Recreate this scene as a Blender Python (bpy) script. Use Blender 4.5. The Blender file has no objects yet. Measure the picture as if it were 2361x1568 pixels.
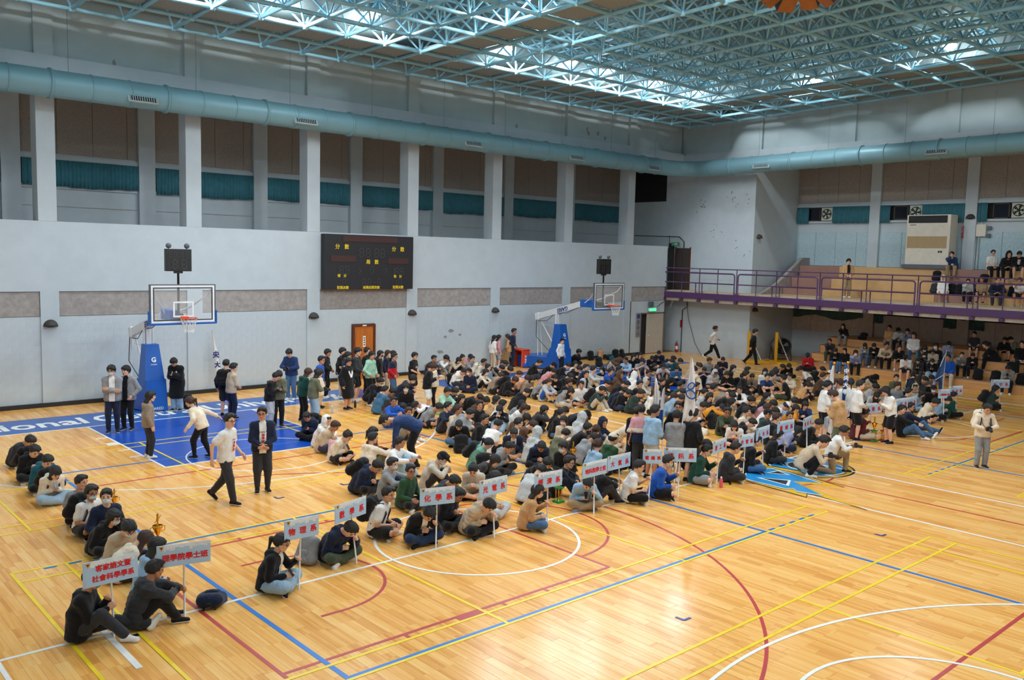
import bpy, bmesh, math, random
import numpy as np
from mathutils import Matrix, Vector
random.seed(7); np.random.seed(7)
SC = bpy.context.scene; COL = SC.collection
# ---------------------------------------------------------------- camera (on the opposite balcony, corner of the hall)
cam_d = bpy.data.cameras.new('camera'); cam = bpy.data.objects.new('camera', cam_d); COL.objects.link(cam)
cam_d.sensor_fit = 'HORIZONTAL'; cam_d.sensor_width = 36.0; cam_d.lens = 36.0*2014.95/2361.0; cam_d.clip_start = .1; cam_d.clip_end = 200
_r = Vector((0.7430265415, -0.6688319311, 0.0239876324)); _u = Vector((0.0461326166, 0.0869410114, 0.9951447343)); _f = Vector((0.6676700834, 0.7383123380, -0.0954544461))
M = Matrix.Identity(4)
for i in range(3): M[i][0] = _r[i]; M[i][1] = _u[i]; M[i][2] = -_f[i]
M.translation = (-9.7312, -25.5462, 4.9945); cam.matrix_world = M; SC.camera = cam
# ---------------------------------------------------------------- world, exposure
W = bpy.data.worlds.new('night_outside'); SC.world = W; W.use_nodes = True
W.node_tree.nodes['Background'].inputs[0].default_value = (.02, .03, .05, 1); W.node_tree.nodes['Background'].inputs[1].default_value = .2
SC.view_settings.view_transform = 'Standard'; SC.view_settings.look = 'None'; SC.view_settings.exposure = 0.18; SC.view_settings.gamma = 1.0
SC.view_settings.use_curve_mapping = False
LAMP_W = 560.0                      # watts of each high-bay lamp
LAMP_COL = (.93, .97, 1.0)

# ---------------------------------------------------------------- helpers
def link(o, parent=None):
    COL.objects.link(o)
    if parent is not None: o.parent = parent
    return o
def tag(o, label=None, cat=None, group=None, kind=None):
    if label: o['label'] = label
    if cat: o['category'] = cat
    if group: o['group'] = group
    if kind: o['kind'] = kind
    return o
def empty(name, loc=(0, 0, 0), rz=0, parent=None):
    o = bpy.data.objects.new(name, None); o.location = loc; o.rotation_euler = (0, 0, rz); o.empty_display_size = .1; return link(o, parent)
def np_mesh(name, V, Q, mats=(), mi=None, smooth=True):
    me = bpy.data.meshes.new(name); V = np.asarray(V, np.float32); Q = np.asarray(Q, np.int32)
    me.vertices.add(len(V)); me.vertices.foreach_set('co', V.ravel()); k = Q.shape[1]
    me.loops.add(Q.size); me.loops.foreach_set('vertex_index', Q.ravel()); me.polygons.add(len(Q))
    me.polygons.foreach_set('loop_start', np.arange(0, Q.size, k, dtype=np.int32)); me.polygons.foreach_set('loop_total', np.full(len(Q), k, np.int32))
    if mi is not None: me.polygons.foreach_set('material_index', np.asarray(mi, np.int32))
    if smooth: me.polygons.foreach_set('use_smooth', np.ones(len(Q), bool))
    for m in mats: me.materials.append(m)
    me.update(calc_edges=True); return me
class MB:
    """collects boxes, tubes, lathes into one mesh"""
    def __init__(s): s.v = []; s.f = []; s.m = []; s.sm = []
    def add(s, V, F, m=0, sm=False):
        b = len(s.v); s.v += [tuple(map(float, p)) for p in V]; s.f += [tuple(i+b for i in f) for f in F]; s.m += [m]*len(F); s.sm += [sm]*len(F); return s
    def box(s, lo, hi, m=0, M=None):
        x0, y0, z0 = lo; x1, y1, z1 = hi
        V = [(x0, y0, z0), (x1, y0, z0), (x1, y1, z0), (x0, y1, z0), (x0, y0, z1), (x1, y0, z1), (x1, y1, z1), (x0, y1, z1)]
        if M is not None: V = [M @ Vector(p) for p in V]
        return s.add(V, [(0, 3, 2, 1), (4, 5, 6, 7), (0, 1, 5, 4), (1, 2, 6, 5), (2, 3, 7, 6), (3, 0, 4, 7)], m)
    def bev(s, lo, hi, b=.01, m=0, M=None):
        x0, y0, z0 = lo; x1, y1, z1 = hi; b = min(b, (x1-x0)*.45, (y1-y0)*.45, (z1-z0)*.45)
        bm = bmesh.new(); bmesh.ops.create_cube(bm, size=1)
        for v in bm.verts: v.co = Vector((x0+(v.co.x+.5)*(x1-x0), y0+(v.co.y+.5)*(y1-y0), z0+(v.co.z+.5)*(z1-z0)))
        bmesh.ops.bevel(bm, geom=bm.edges[:], offset=b, segments=2, affect='EDGES', profile=.5)
        bm.verts.index_update(); V = [(M @ v.co if M is not None else v.co.copy()) for v in bm.verts]; F = [[v.index for v in f.verts] for f in bm.faces]; bm.free()
        return s.add(V, F, m)
    def tube(s, pts, r, n=8, m=0, close=False, cap=True):
        pts = [Vector(p) for p in pts]; rs = r if isinstance(r, (list, tuple)) else [r]*len(pts); V = []; F = []; N = len(pts); up = None
        for i, p in enumerate(pts):
            a = pts[i-1] if (i > 0 or close) else p; b = pts[(i+1) % N] if (i < N-1 or close) else p
            t = (b-a).normalized()
            if up is None: up = Vector((0, 0, 1)) if abs(t.z) < .9 else Vector((1, 0, 0))
            x = t.cross(up).normalized(); y = x.cross(t).normalized(); up = y
            for k in range(n):
                an = 2*math.pi*k/n; V.append(p+(x*math.cos(an)+y*math.sin(an))*rs[i])
        for i in range(N if close else N-1):
            for k in range(n): F.append((i*n+k, ((i+1) % N)*n+k, ((i+1) % N)*n+(k+1) % n, i*n+(k+1) % n))
        F = [f[::-1] for f in F]
        if cap and not close: F += [tuple(range(n)), tuple(range((N-1)*n, N*n))[::-1]]
        return s.add(V, F, m, True)
    def lathe(s, prof, c=(0, 0, 0), n=20, m=0, axis='z', a0=0, a1=2*math.pi):
        V = []; F = []; full = abs(a1-a0-2*math.pi) < 1e-6; K = n if full else n+1
        for r, h in prof:
            for k in range(K):
                a = a0+(a1-a0)*k/n; p = (r*math.cos(a), r*math.sin(a), h)
                if axis == 'x': p = (p[2], p[0], p[1])
                if axis == 'y': p = (p[0], p[2], p[1])
                V.append((c[0]+p[0], c[1]+p[1], c[2]+p[2]))
        for i in range(len(prof)-1):
            for k in range(n): F.append((i*K+k, i*K+(k+1) % K, (i+1)*K+(k+1) % K, (i+1)*K+k))
        return s.add(V, F, m, True)
    def prism(s, poly, z0, z1, m=0, M=None):
        n = len(poly); V = [(p[0], p[1], z0) for p in poly]+[(p[0], p[1], z1) for p in poly]
        if M is not None: V = [M @ Vector(p) for p in V]
        return s.add(V, [tuple(range(n))[::-1], tuple(range(n, 2*n))]+[(i, (i+1) % n, n+(i+1) % n, n+i) for i in range(n)], m)
    def mesh(s, name, mats):
        me = bpy.data.meshes.new(name); me.from_pydata(s.v, [], s.f)
        for m in (mats if isinstance(mats, (list, tuple)) else [mats]): me.materials.append(m)
        me.polygons.foreach_set('material_index', s.m); me.polygons.foreach_set('use_smooth', s.sm); me.update(); return me
    def build(s, name, mats, parent=None, loc=(0, 0, 0)):
        o = bpy.data.objects.new(name, s.mesh(name, mats)); o.location = loc; return link(o, parent)
def inst(name, me, parent=None, loc=(0, 0, 0), rot=(0, 0, 0), scale=(1, 1, 1), M=None):
    o = bpy.data.objects.new(name, me)
    if M is not None: o.matrix_local = M
    else: o.location = loc; o.rotation_euler = rot; o.scale = scale
    return link(o, parent)
def struct(o, label=None, cat=None): return tag(o, label, cat, kind='structure')
_txt = {}
def text_mesh(s, size=1.0, depth=.0, bold=.0, mat=None, align='CENTER', spacing=1.0, shear=0.0):
    dup = 0
    if bold and any(ord(ch) > 0x2e80 for ch in s): dup, bold = bold*.8, 0.0
    c = bpy.data.curves.new('lettering', 'FONT'); c.body = s; c.size = size; c.align_x = align; c.align_y = 'CENTER'; c.extrude = depth; c.offset = bold; c.space_character = spacing; c.shear = shear; c.resolution_u = 2
    o = bpy.data.objects.new('lettering', c); COL.objects.link(o); dg = bpy.context.evaluated_depsgraph_get()
    me = bpy.data.meshes.new_from_object(o.evaluated_get(dg)); bpy.data.objects.remove(o); me.materials.clear()
    if mat: me.materials.append(mat)
    if dup and len(me.vertices):       # heavier strokes: shifted copies of the same outline
        n = len(me.vertices); co = np.zeros(n*3, np.float32); me.vertices.foreach_get('co', co); co = co.reshape(-1, 3); F = [tuple(p.vertices) for p in me.polygons]; V = []; FF = []
        for k, (dx, dy) in enumerate(((-1, -1), (1, -1), (-1, 1), (1, 1), (0, 0))): V += [tuple(q) for q in co+np.array((dx*dup, dy*dup, k*.00025))]; FF += [tuple(i+k*n for i in f) for f in F]
        m2 = bpy.data.meshes.new('lettering'); m2.from_pydata(V, [], FF)
        if mat: m2.materials.append(mat)
        return m2
    return me
def text(s, M, size, mat, parent=None, depth=.003, bold=.0, name='lettering', align='CENTER', spacing=1.0, shear=0.0, key=None):
    k = (s, size, depth, bold, mat.name, align, spacing, shear)
    if k not in _txt: _txt[k] = text_mesh(s, size, depth, bold, mat, align, spacing, shear)
    return inst(name, _txt[k], parent, M=M)
def face(pos, x, y):           # matrix: text x along x, up along y
    x = Vector(x).normalized(); y = Vector(y).normalized(); z = x.cross(y); m = Matrix.Identity(4)
    for i in range(3): m[i][0] = x[i]; m[i][1] = y[i]; m[i][2] = z[i]
    m.translation = Vector(pos); return m
# ---------------------------------------------------------------- materials
MATS = {}
def mat(name, col, rough=.6, var=.06, scale=6.0, bump=.0, bscale=60.0, metal=0.0, spec=.5, coat=0.0, emit=None, estr=0, alpha=1.0, trans=0.0, stretch=None, detail=4):
    if name in MATS: return MATS[name]
    m = bpy.data.materials.new(name); m.use_nodes = True; nt = m.node_tree; b = nt.nodes['Principled BSDF']; MATS[name] = m
    b.inputs['Roughness'].default_value = rough; b.inputs['Metallic'].default_value = metal; b.inputs['Specular IOR Level'].default_value = spec; b.inputs['Coat Weight'].default_value = coat
    tc = nt.nodes.new('ShaderNodeTexCoord'); co = tc.outputs['Object']
    if stretch:
        mp = nt.nodes.new('ShaderNodeMapping'); mp.inputs['Scale'].default_value = stretch; nt.links.new(co, mp.inputs[0]); co = mp.outputs[0]
    nz = nt.nodes.new('ShaderNodeTexNoise'); nz.inputs['Scale'].default_value = scale; nz.inputs['Detail'].default_value = detail; nt.links.new(co, nz.inputs['Vector'])
    rp = nt.nodes.new('ShaderNodeValToRGB'); lo = [max(0, c*(1-var)) for c in col]; hi = [min(1, c*(1+var)) for c in col]
    rp.color_ramp.elements[0].position = .3; rp.color_ramp.elements[1].position = .7
    rp.color_ramp.elements[0].color = (*lo, 1); rp.color_ramp.elements[1].color = (*hi, 1); nt.links.new(nz.outputs['Fac'], rp.inputs[0]); nt.links.new(rp.outputs[0], b.inputs['Base Color'])
    if bump:
        n2 = nt.nodes.new('ShaderNodeTexNoise'); n2.inputs['Scale'].default_value = bscale; n2.inputs['Detail'].default_value = 3; nt.links.new(co, n2.inputs['Vector'])
        bp = nt.nodes.new('ShaderNodeBump'); bp.inputs['Strength'].default_value = bump; bp.inputs['Distance'].default_value = .02; nt.links.new(n2.outputs['Fac'], bp.inputs['Height']); nt.links.new(bp.outputs[0], b.inputs['Normal'])
    if emit: b.inputs['Emission Color'].default_value = (*emit, 1); b.inputs['Emission Strength'].default_value = estr
    if trans: b.inputs['Transmission Weight'].default_value = trans; b.inputs['IOR'].default_value = 1.1
    if alpha < 1: b.inputs['Alpha'].default_value = alpha
    return m
def srgb(*c): return tuple(((v/255+.055)/1.055)**2.4 if v/255 > .04045 else v/255/12.92 for v in c)

# ---------------------------------------------------------------- setting
X0, X1, Y0, Y1, ZR = -11.2, 29.05, -31.9, 3.9, 13.95
wall_m = mat('wall_paint_white', srgb(188, 199, 205), .75, .035, 2.2, .12, 30)
wallup_m = mat('wall_paint_upper', srgb(176, 194, 198), .8, .04, 1.6, .1, 30)
conc_m = mat('concrete_band', srgb(158, 152, 148), .9, .16, 7, .25, 50, detail=8)
fasc_m = mat('concrete_fascia', srgb(196, 180, 166), .9, .10, 5, .2, 40)
wood_wool = mat('wood_wool_panel', srgb(160, 152, 144), .95, .2, 26, .6, 90, detail=8)
wood_wool_b = mat('wood_wool_panel_blue', srgb(176, 200, 208), .95, .16, 22, .5, 90, detail=8)
painted_dark_m = mat('painted_dark_interior', (.012, .012, .013), .9)  # near-black colour stands in for the unlit depth behind openings
base_m = mat('baseboard_black', srgb(34, 33, 33), .6)
teal_steel = mat('teal_painted_steel', srgb(140, 194, 214), .34, .05, 3, spec=.55)
deck_m = mat('roof_deck', srgb(96, 120, 122), .7, .1, 1.5)
soffit_m = mat('soffit_panel_grey', srgb(140, 150, 150), .95, .15, 14, .3, 80)
curtain_m = mat('curtain_teal', srgb(58, 118, 132), .85, .12, 5, .3, 60)
curtain_g = mat('curtain_green', srgb(72, 104, 98), .85, .12, 5, .3, 60)
duct_m = mat('duct_pale_metal', srgb(126, 170, 182), .45, .03, 2, metal=.1)
def wood_floor(name, per_object):
    m = bpy.data.materials.new(name); m.use_nodes = True; nt = m.node_tree; b = nt.nodes['Principled BSDF']; N = nt.nodes.new; Lk = nt.links.new
    tc = N('ShaderNodeTexCoord'); geo = N('ShaderNodeNewGeometry'); mp = N('ShaderNodeMapping'); mp.inputs['Scale'].default_value = (26, 1.6, 1); Lk(geo.outputs['Position'], mp.inputs[0])
    nz = N('ShaderNodeTexNoise'); nz.inputs['Scale'].default_value = 1.0; nz.inputs['Detail'].default_value = 5; Lk(mp.outputs[0], nz.inputs['Vector'])
    if per_object: src = N('ShaderNodeObjectInfo').outputs['Random']
    else: at = N('ShaderNodeAttribute'); at.attribute_name = 'tone'; src = at.outputs['Fac']
    # strips inside one board: three laths wide
    wv = N('ShaderNodeMath'); wv.operation = 'MULTIPLY'; sp = N('ShaderNodeSeparateXYZ'); Lk(geo.outputs['Position'], sp.inputs[0]); Lk(sp.outputs['X'], wv.inputs[0]); wv.inputs[1].default_value = 20.0
    fl = N('ShaderNodeMath'); fl.operation = 'FLOOR'; Lk(wv.outputs[0], fl.inputs[0]); wn = N('ShaderNodeTexWhiteNoise'); wn.noise_dimensions = '2D'
    ad = N('ShaderNodeMath'); ad.operation = 'MULTIPLY_ADD'; ad.inputs[1].default_value = 1.6; Lk(sp.outputs['Y'], ad.inputs[0]); Lk(fl.outputs[0], ad.inputs[2]); fy = N('ShaderNodeMath'); fy.operation = 'FLOOR'; Lk(ad.outputs[0], fy.inputs[0])
    cb = N('ShaderNodeCombineXYZ'); Lk(fl.outputs[0], cb.inputs[0]); Lk(fy.outputs[0], cb.inputs[1]); Lk(cb.outputs[0], wn.inputs['Vector'])
    m1 = N('ShaderNodeMath'); m1.operation = 'MULTIPLY_ADD'; m1.inputs[1].default_value = .34; Lk(src, m1.inputs[0])
    m2 = N('ShaderNodeMath'); m2.operation = 'MULTIPLY_ADD'; m2.inputs[1].default_value = .3; Lk(wn.outputs['Value'], m2.inputs[0])
    m3 = N('ShaderNodeMath'); m3.operation = 'MULTIPLY'; m3.inputs[1].default_value = .5; Lk(nz.outputs['Fac'], m3.inputs[0]); Lk(m3.outputs[0], m2.inputs[2]); Lk(m2.outputs[0], m1.inputs[2])
    rp = N('ShaderNodeValToRGB'); e = rp.color_ramp.elements; e[0].position = .18; e[1].position = .92
    e[0].color = (*srgb(214, 140, 62), 1); e[1].color = (*srgb(252, 204, 128), 1); k = rp.color_ramp.elements.new(.55); k.color = (*srgb(242, 178, 94), 1)
    Lk(m1.outputs[0], rp.inputs[0]); Lk(rp.outputs[0], b.inputs['Base Color'])
    b.inputs['Roughness'].default_value = .27; b.inputs['Specular IOR Level'].default_value = .38
    n2 = N('ShaderNodeTexNoise'); n2.inputs['Scale'].default_value = .9; n2.inputs['Detail'].default_value = 2; Lk(geo.outputs['Position'], n2.inputs['Vector']); mr = N('ShaderNodeMapRange'); mr.inputs['To Min'].default_value = .15; mr.inputs['To Max'].default_value = .28; Lk(n2.outputs['Fac'], mr.inputs['Value']); Lk(mr.outputs[0], b.inputs['Roughness'])
    return m
# floor: slab, boards (the ones that show largest are single parts), markings
floor = struct(MB().box((X0-.2, Y0-.2, -.3), (34, 8.6, -.012)).build('floor', mat('subfloor_dark', srgb(150, 98, 52), .9)), 'polished maple sports hall floor with coloured court lines', 'floor')
BW, BL, GAP = .15, 1.8, .002
def camk(p):
    d = Vector(p)-cam.location; k = d.dot(_f); return k, d.dot(_r)/max(k, .01), d.dot(_u)/max(k, .01)
boards = []
nx = int((33.2-X0)/BW)
for i in range(nx):
    x = X0+i*BW; off = ((i*7) % 12)/12*BL
    y = Y0-off
    while y < Y1:
        a, b_ = max(y, Y0), min(y+BL, Y1)
        if x > 29.0: b_ = min(b_, -.7)
        if b_-a > .05: boards.append((x, a, b_))
        y += BL
def size_in_view(bd):
    k, u, v = camk((bd[0]+BW/2, (bd[1]+bd[2])/2, 0)); return -1 if (k < 1 or abs(u) > .6 or abs(v) > .4 or bd[2]-bd[1] < BL-.01) else 1/k
boards.sort(key=size_in_view, reverse=True)
bm_board = MB(); g = GAP/2; b0 = .0012
V = [(g, g, -.012), (BW-g, g, -.012), (BW-g, BL-g, -.012), (g, BL-g, -.012), (g, g, -b0), (BW-g, g, -b0), (BW-g, BL-g, -b0), (g, BL-g, -b0), (g+b0, g+b0, 0), (BW-g-b0, g+b0, 0), (BW-g-b0, BL-g-b0, 0), (g+b0, BL-g-b0, 0)]
bm_board.add(V, [(8, 9, 10, 11)]+[(a, (a+1) % 4, 4+(a+1) % 4, 4+a) for a in range(4)]+[(4+a, 4+(a+1) % 4, 8+(a+1) % 4, 8+a) for a in range(4)])
board_me = bm_board.mesh('floor_board', wood_floor('maple_board', True))
for (x, a, b_) in boards[:300]: inst('floor_board', board_me, floor, (x, a, 0))
VV = []; FF = []; tone = []
for (x, a, b_) in boards[300:]:
    n = len(VV); rt = random.random()
    VV += [(x+g, a+g, -.012), (x+BW-g, a+g, -.012), (x+BW-g, b_-g, -.012), (x+g, b_-g, -.012), (x+g, a+g, 0), (x+BW-g, a+g, 0), (x+BW-g, b_-g, 0), (x+g, b_-g, 0)]
    FF += [(n+4, n+5, n+6, n+7)]+[(n+k, n+(k+1) % 4, n+4+(k+1) % 4, n+4+k) for k in range(4)]; tone += [rt]*8
me = bpy.data.meshes.new('floor_boards'); me.from_pydata(VV, [], FF); at = me.attributes.new('tone', 'FLOAT', 'POINT'); at.data.foreach_set('value', tone); me.materials.append(wood_floor('maple_boards', False))
tag(inst('floor_boards', me, floor), kind='stuff')
# court markings, thin paint on the boards
PAINT = {k: mat('paint_'+k, srgb(*c), .3, .05, 4) for k, c in dict(white=(240, 240, 236), yellow=(246, 214, 40), blue=(24, 118, 204), red=(190, 62, 62), court=(18, 76, 176), strip=(38, 92, 170), black=(36, 38, 42), gold=(232, 180, 30), sky=(40, 148, 214), tape=(26, 66, 150)).items()}
ZL = dict(court=.0012, strip=.0012, white=.0066, red=.0028, blue=.0040, yellow=.0053, tape=.0078)
_nl = [0]
def zl(col):
    _nl[0] += 1; return ZL[col]+(_nl[0] % 50)*.000018
def line(col, x0, y0, x1, y1, w=.055, name='court_line'):
    if col == 'blue': w = .07
    if col == 'yellow': w = .048
    d = Vector((x1-x0, y1-y0, 0)); n = Vector((-d.y, d.x, 0)).normalized()*w/2; z = zl(col)
    poly = [(x0-n.x, y0-n.y), (x1-n.x, y1-n.y), (x1+n.x, y1+n.y), (x0+n.x, y0+n.y)]
    MB().prism(poly, 0.0004, z).build(name, PAINT[col], floor)
def arc(col, cx, cy, r, a0, a1, w=.05, n=48):
    V = []; F = []; z = zl(col)
    for i in range(n+1):
        a = math.radians(a0+(a1-a0)*i/n); c, s = math.cos(a), math.sin(a)
        V += [(cx+(r-w/2)*c, cy+(r-w/2)*s, .0004), (cx+(r+w/2)*c, cy+(r+w/2)*s, .0004), (cx+(r-w/2)*c, cy+(r-w/2)*s, z), (cx+(r+w/2)*c, cy+(r+w/2)*s, z)]
    for i in range(n):
        a, b = 4*i, 4*i+4; F += [(a+2, a+3, b+3, b+2), (a+1, b+1, b+3, a+3), (a, a+2, b+2, b)]
    MB().add(V, F).build('court_arc', PAINT[col], floor)
def rect(col, x0, y0, x1, y1, name): MB().box((x0, y0, .0004), (x1, y1, zl(col))).build(name, PAINT[col], floor)
for cx in (0.0, 17.9):
    rect('court', cx-2.42, -5.75, cx+2.42, 0, 'painted_key'); rect('court', cx-2.42, -28, cx+2.42, -22.2, 'painted_key')
    rect('strip', cx-7.5, .06, cx+7.5, 2.05, 'lettered_strip')
    for x in (-7.5, 7.5): line('white', cx+x, 0, cx+x, -28)
    for y in (0, -14, -28): line('white', cx-7.5, y, cx+7.5, y)
    arc('white', cx, -14, 1.8, 0, 360, .05, 72)
    for s, yb in ((1, 0), (-1, -28)):
        for x in (-2.42, 2.42): line('white', cx+x, yb, cx+x, yb-5.75*s)
        line('white', cx-2.42, yb-5.75*s, cx+2.42, yb-5.75*s); arc('white', cx, yb-5.75*s, 1.8, 180 if s > 0 else 0, 360 if s > 0 else 180); arc('white', cx, yb-5.75*s, 1.25 if s < 0 else 1.8, 0 if s > 0 else 180, 180 if s > 0 else 360, .03)
        arc('white', cx, yb-1.575*s, 6.75, 192 if s > 0 else 12, 348 if s > 0 else 168, .05, 80)
        for q in (1.75, 2.6, 3.45, 4.3): line('white', cx-2.42-.02, yb-q*s, cx-2.72, yb-q*s, .07 if q != 2.6 else .3)
    # badminton, long side along x
    for yc in (-5.83, -14.0, -22.14):
        for dy in (-3.05, -2.59, 2.59, 3.05): line('yellow', cx-6.7, yc+dy, cx+6.7, yc+dy, .04)
        for x in (-6.68, -5.92, -1.98, 1.98, 5.92, 6.68): line('yellow', cx+x, yc-3.05, cx+x, yc+3.05, .04)
        line('yellow', cx-6.68, yc, cx-1.98, yc, .04); line('yellow', cx+1.98, yc, cx+6.68, yc, .04)
    # volleyball
    for x in (-4.48, 4.48): line('blue', cx+x, -5, cx+x, -23, .05)
    for y in (-5, -11, -17, -23): line('blue', cx-4.48, y+.0, cx+4.48, y+.0, .05)
    for y in (-11, -17):
        for k in range(5):
            for sg in (-1, 1): line('blue', cx+sg*(4.62+.36*k), y, cx+sg*(4.8+.36*k), y, .05)
for sg, xb in ((1, -5.03), (-1, 22.93)):        # red: main court across the hall
    line('red', xb, -6.5, xb, -21.5)
    for y in (-16.43, -11.57): line('red', xb, y, xb+5.79*sg, y)
    line('red', xb+5.79*sg, -16.43, xb+5.79*sg, -11.57); arc('red', xb+5.79*sg, -14, 1.8, -90 if sg > 0 else 90, 90 if sg > 0 else 270)
    arc('red', xb+1.575*sg, -14, 6.75, -78 if sg > 0 else 102, 78 if sg > 0 else 258, .05, 90)
    arc('red', xb+1.575*sg, -14, 1.25, -90 if sg > 0 else 90, 90 if sg > 0 else 270)
    for y in (-15.25, -12.75): line('red', xb+1.575*sg, y, xb+1.2*sg, y)
    for q in (1.75, 3.45, 4.3):
        for y, s2 in ((-16.43, -1), (-11.57, 1)): line('red', xb+q*sg, y, xb+q*sg, y+.14*s2, .05)
    rect('red', min(xb+2.6*sg, xb+3.05*sg), -16.56, max(xb+2.6*sg, xb+3.05*sg), -16.43, 'court_block')
for y in (-6.5, -21.5): line('red', -5.03, y, 22.93, y)
line('red', 8.95, -6.5, 8.95, -21.5); arc('red', 8.95, -14, 1.8, 0, 360, .05, 72)
line('white', -6.255, -12.67, -6.255, -15.23, .08)
for (x, y) in ((0, -18.5), (6.0, -18.5), (.0, -9.5), (-1.6, -9.6)): line('tape', x, y, x+.14, y, .04); line('tape', x, y, x, y+.14, .04)
# emblem in the middle of the hall floor: layered paint
def poly(col, pts, z1): MB().prism(pts if sum(pts[i-1][0]*pts[i][1]-pts[i][0]*pts[i-1][1] for i in range(len(pts))) > 0 else pts[::-1], .0004, z1).build('floor_emblem', PAINT[col], floor)
def disc(col, r, z1): MB().lathe([(r, .0004), (r, z1), (.0, z1)], (9.95, -14.75, 0), 56).build('floor_emblem', PAINT[col], floor)
disc('black', 1.12, .0046); disc('gold', 1.07, .0050); disc('black', .97, .0054); disc('white', .93, .0058); disc('sky', .88, .0062); disc('white', .5, .0066); disc('black', .45, .0070); disc('sky', .2, .0074)
bolt = [(7.2, -14.37), (6.91, -14.63), (7.47, -14.64), (7.32, -16.22), (7.65, -16.05), (7.45, -17.45), (8.26, -15.4), (8.34, -15.5), (8.74, -16.29), (8.93, -15.5), (9.3, -14.9), (9.2, -14.2), (8.6, -14.02), (8.1, -14.02)]
poly('black', [(8.05+(x-8.05)*1.06, -15.15+(y+15.15)*1.035) for x, y in bolt], .0080); poly('gold', bolt, .0086)
inner = [(7.56, -14.46), (8.15, -14.14), (8.66, -14.12), (9.1, -14.3), (9.05, -14.9), (8.74, -15.85), (8.32, -15.34), (7.66, -16.45), (7.5, -15.9), (7.68, -15.72), (7.5, -15.6), (7.5, -14.66)]
poly('black', inner, .0092); poly('white', [(8.2+(x-8.2)*.94, -15.1+(y+15.1)*.965) for x, y in inner], .0098); poly('sky', [(8.2+(x-8.2)*.87, -15.1+(y+15.1)*.93) for x, y in inner], .0104)
poly('white', [(7.92, -14.6), (8.34, -15.26), (7.84, -15.5)], .0110); poly('black', [(7.97, -14.72), (8.25, -15.24), (7.89, -15.4)], .0116)
poly('white', [(8.5, -14.5), (8.95, -14.55), (8.78, -15.0)], .0110); poly('black', [(8.58, -14.56), (8.88, -14.6), (8.76, -14.9)], .0116)
# big letters on the blue strip
for cx in (0.0, 17.9):
    for wd, xa, xb_ in (('National', -6.15, -2.17), ('Central', -1.94, 1.12), ('University', 1.38, 6.1)):
        o = text(wd, Matrix.Identity(4), 1.45, PAINT['white'], floor, depth=.0008, bold=.03, name='strip_lettering', align='LEFT')
        xs = [v.co.x for v in o.data.vertices]; ys = [v.co.y for v in o.data.vertices]; sx = (xb_-xa)/(max(xs)-min(xs)); cap = 1.02/1.08
        o.matrix_local = Matrix.Translation((cx+xa-min(xs)*sx, 1.0, .0024)) @ Matrix.Diagonal((sx, cap, 1, 1))

# ---------------------------------------------------------------- left wall
CXL = [-2.5585+4.5306*k for k in range(-2, 7)]; CW_ = .53
wall = struct(MB().box((X0, 4.02, 0), (28.0, 4.3, 5.72)).build('wall_left', wall_m), 'long white painted wall with pilasters and upper gallery openings', 'wall')
w2 = MB().box((X0, Y1, 3.575), (28.0, 4.03, 5.72)).box((X0, 3.9, 9.9), (X1, 4.5, 10.68)); w2.build('wall_facing', wall_m, wall)
MB().box((X0, 4.06, 10.68), (X1, 4.5, ZR)).build('upper_panel_back', wallup_m, wall)
for x in CXL:
    MB().box((x, Y1, 0), (x+CW_, 4.03, 3.575)).build('pilaster', wall_m, wall)
    MB().bev((x, Y1, 5.72), (x+CW_, 4.5, 9.9), .012).build('column', wall_m, wall)
    MB().box((x, Y1, 10.68), (x+CW_, 4.07, ZR)).build('upper_pilaster', wallup_m, wall)
blk_m = mat('painted_block', srgb(188, 199, 205), .7, .03, 5, .1, 40); BWX, BH = .4, .2
blk = MB().bev((.0015, 0, .0015), (BWX-.0015, .05, BH-.0015), .0018).mesh('wall_block', blk_m); blkh = MB().bev((.0015, 0, .0015), (BWX/2-.0015, .05, BH-.0015), .0018).mesh('wall_block', blk_m)
near = []
for k, x in enumerate(CXL[:-1]):
    a, b = x+CW_, CXL[k+1]; n = int((b-a)/BWX); a += ((b-a)-n*BWX)/2
    for r in range(13):
        z = .12+r*BH; i = 0; xx = a
        if r % 2: near.append((xx, z, 1)); xx += BWX/2
        while xx+BWX <= a+n*BWX+.01: near.append((xx, z, 0)); xx += BWX
        if r % 2: near.append((xx, z, 1))
a = CXL[-1]+CW_
for r in range(13): near.append((a+.02, .12+r*BH, 0))
def keep(q): return not (8.3 < q[0]+.2 < 9.7 and q[1] < 2.2)
near = [q for q in near if keep(q)]
near.sort(key=lambda q: (camk((q[0], 3.95, q[1]))[0] if abs(camk((q[0], 3.95, q[1]))[1]) < .6 else 99))
for (x, z, h) in near[:300]: inst('wall_block', blkh if h else blk, wall, (x, 3.955, z))
mb = MB()
for (x, z, h) in near[300:]: mb.box((x+.003, 3.9555, z+.003), (x+(BWX/2 if h else BWX)-.003, 4.0, z+BH-.003))
tag(mb.build('wall_blocks', blk_m, wall), kind='stuff')
MB().box((X0, 3.9585, .1), (8.46, 4.03, 2.8)).box((9.53, 3.9585, .1), (25.9, 4.03, 2.8)).box((8.46, 3.9585, 2.2), (9.53, 4.03, 2.8)).build('mortar_backing', blk_m, wall)
for k, x in enumerate(CXL):
    a = x+CW_; b = CXL[k+1] if k+1 < len(CXL) else 28.0
    MB().bev((a+.01, 3.945, 2.81), (b-.01, 4.03, 3.56), .006).build('concrete_band', conc_m, wall)
MB().box((25.1, 3.9, 0), (25.97, 4.03, 2.8)).box((25.97, 3.9, 2.17), (27.9, 4.03, 2.8)).build('wall_facing', wall_m, wall)
bb = struct(MB().box((X0, 3.84, 0), (8.46, 3.92, .13)).box((9.53, 3.84, 0), (25.95, 3.92, .13)).build('baseboard_left', base_m))
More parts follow.
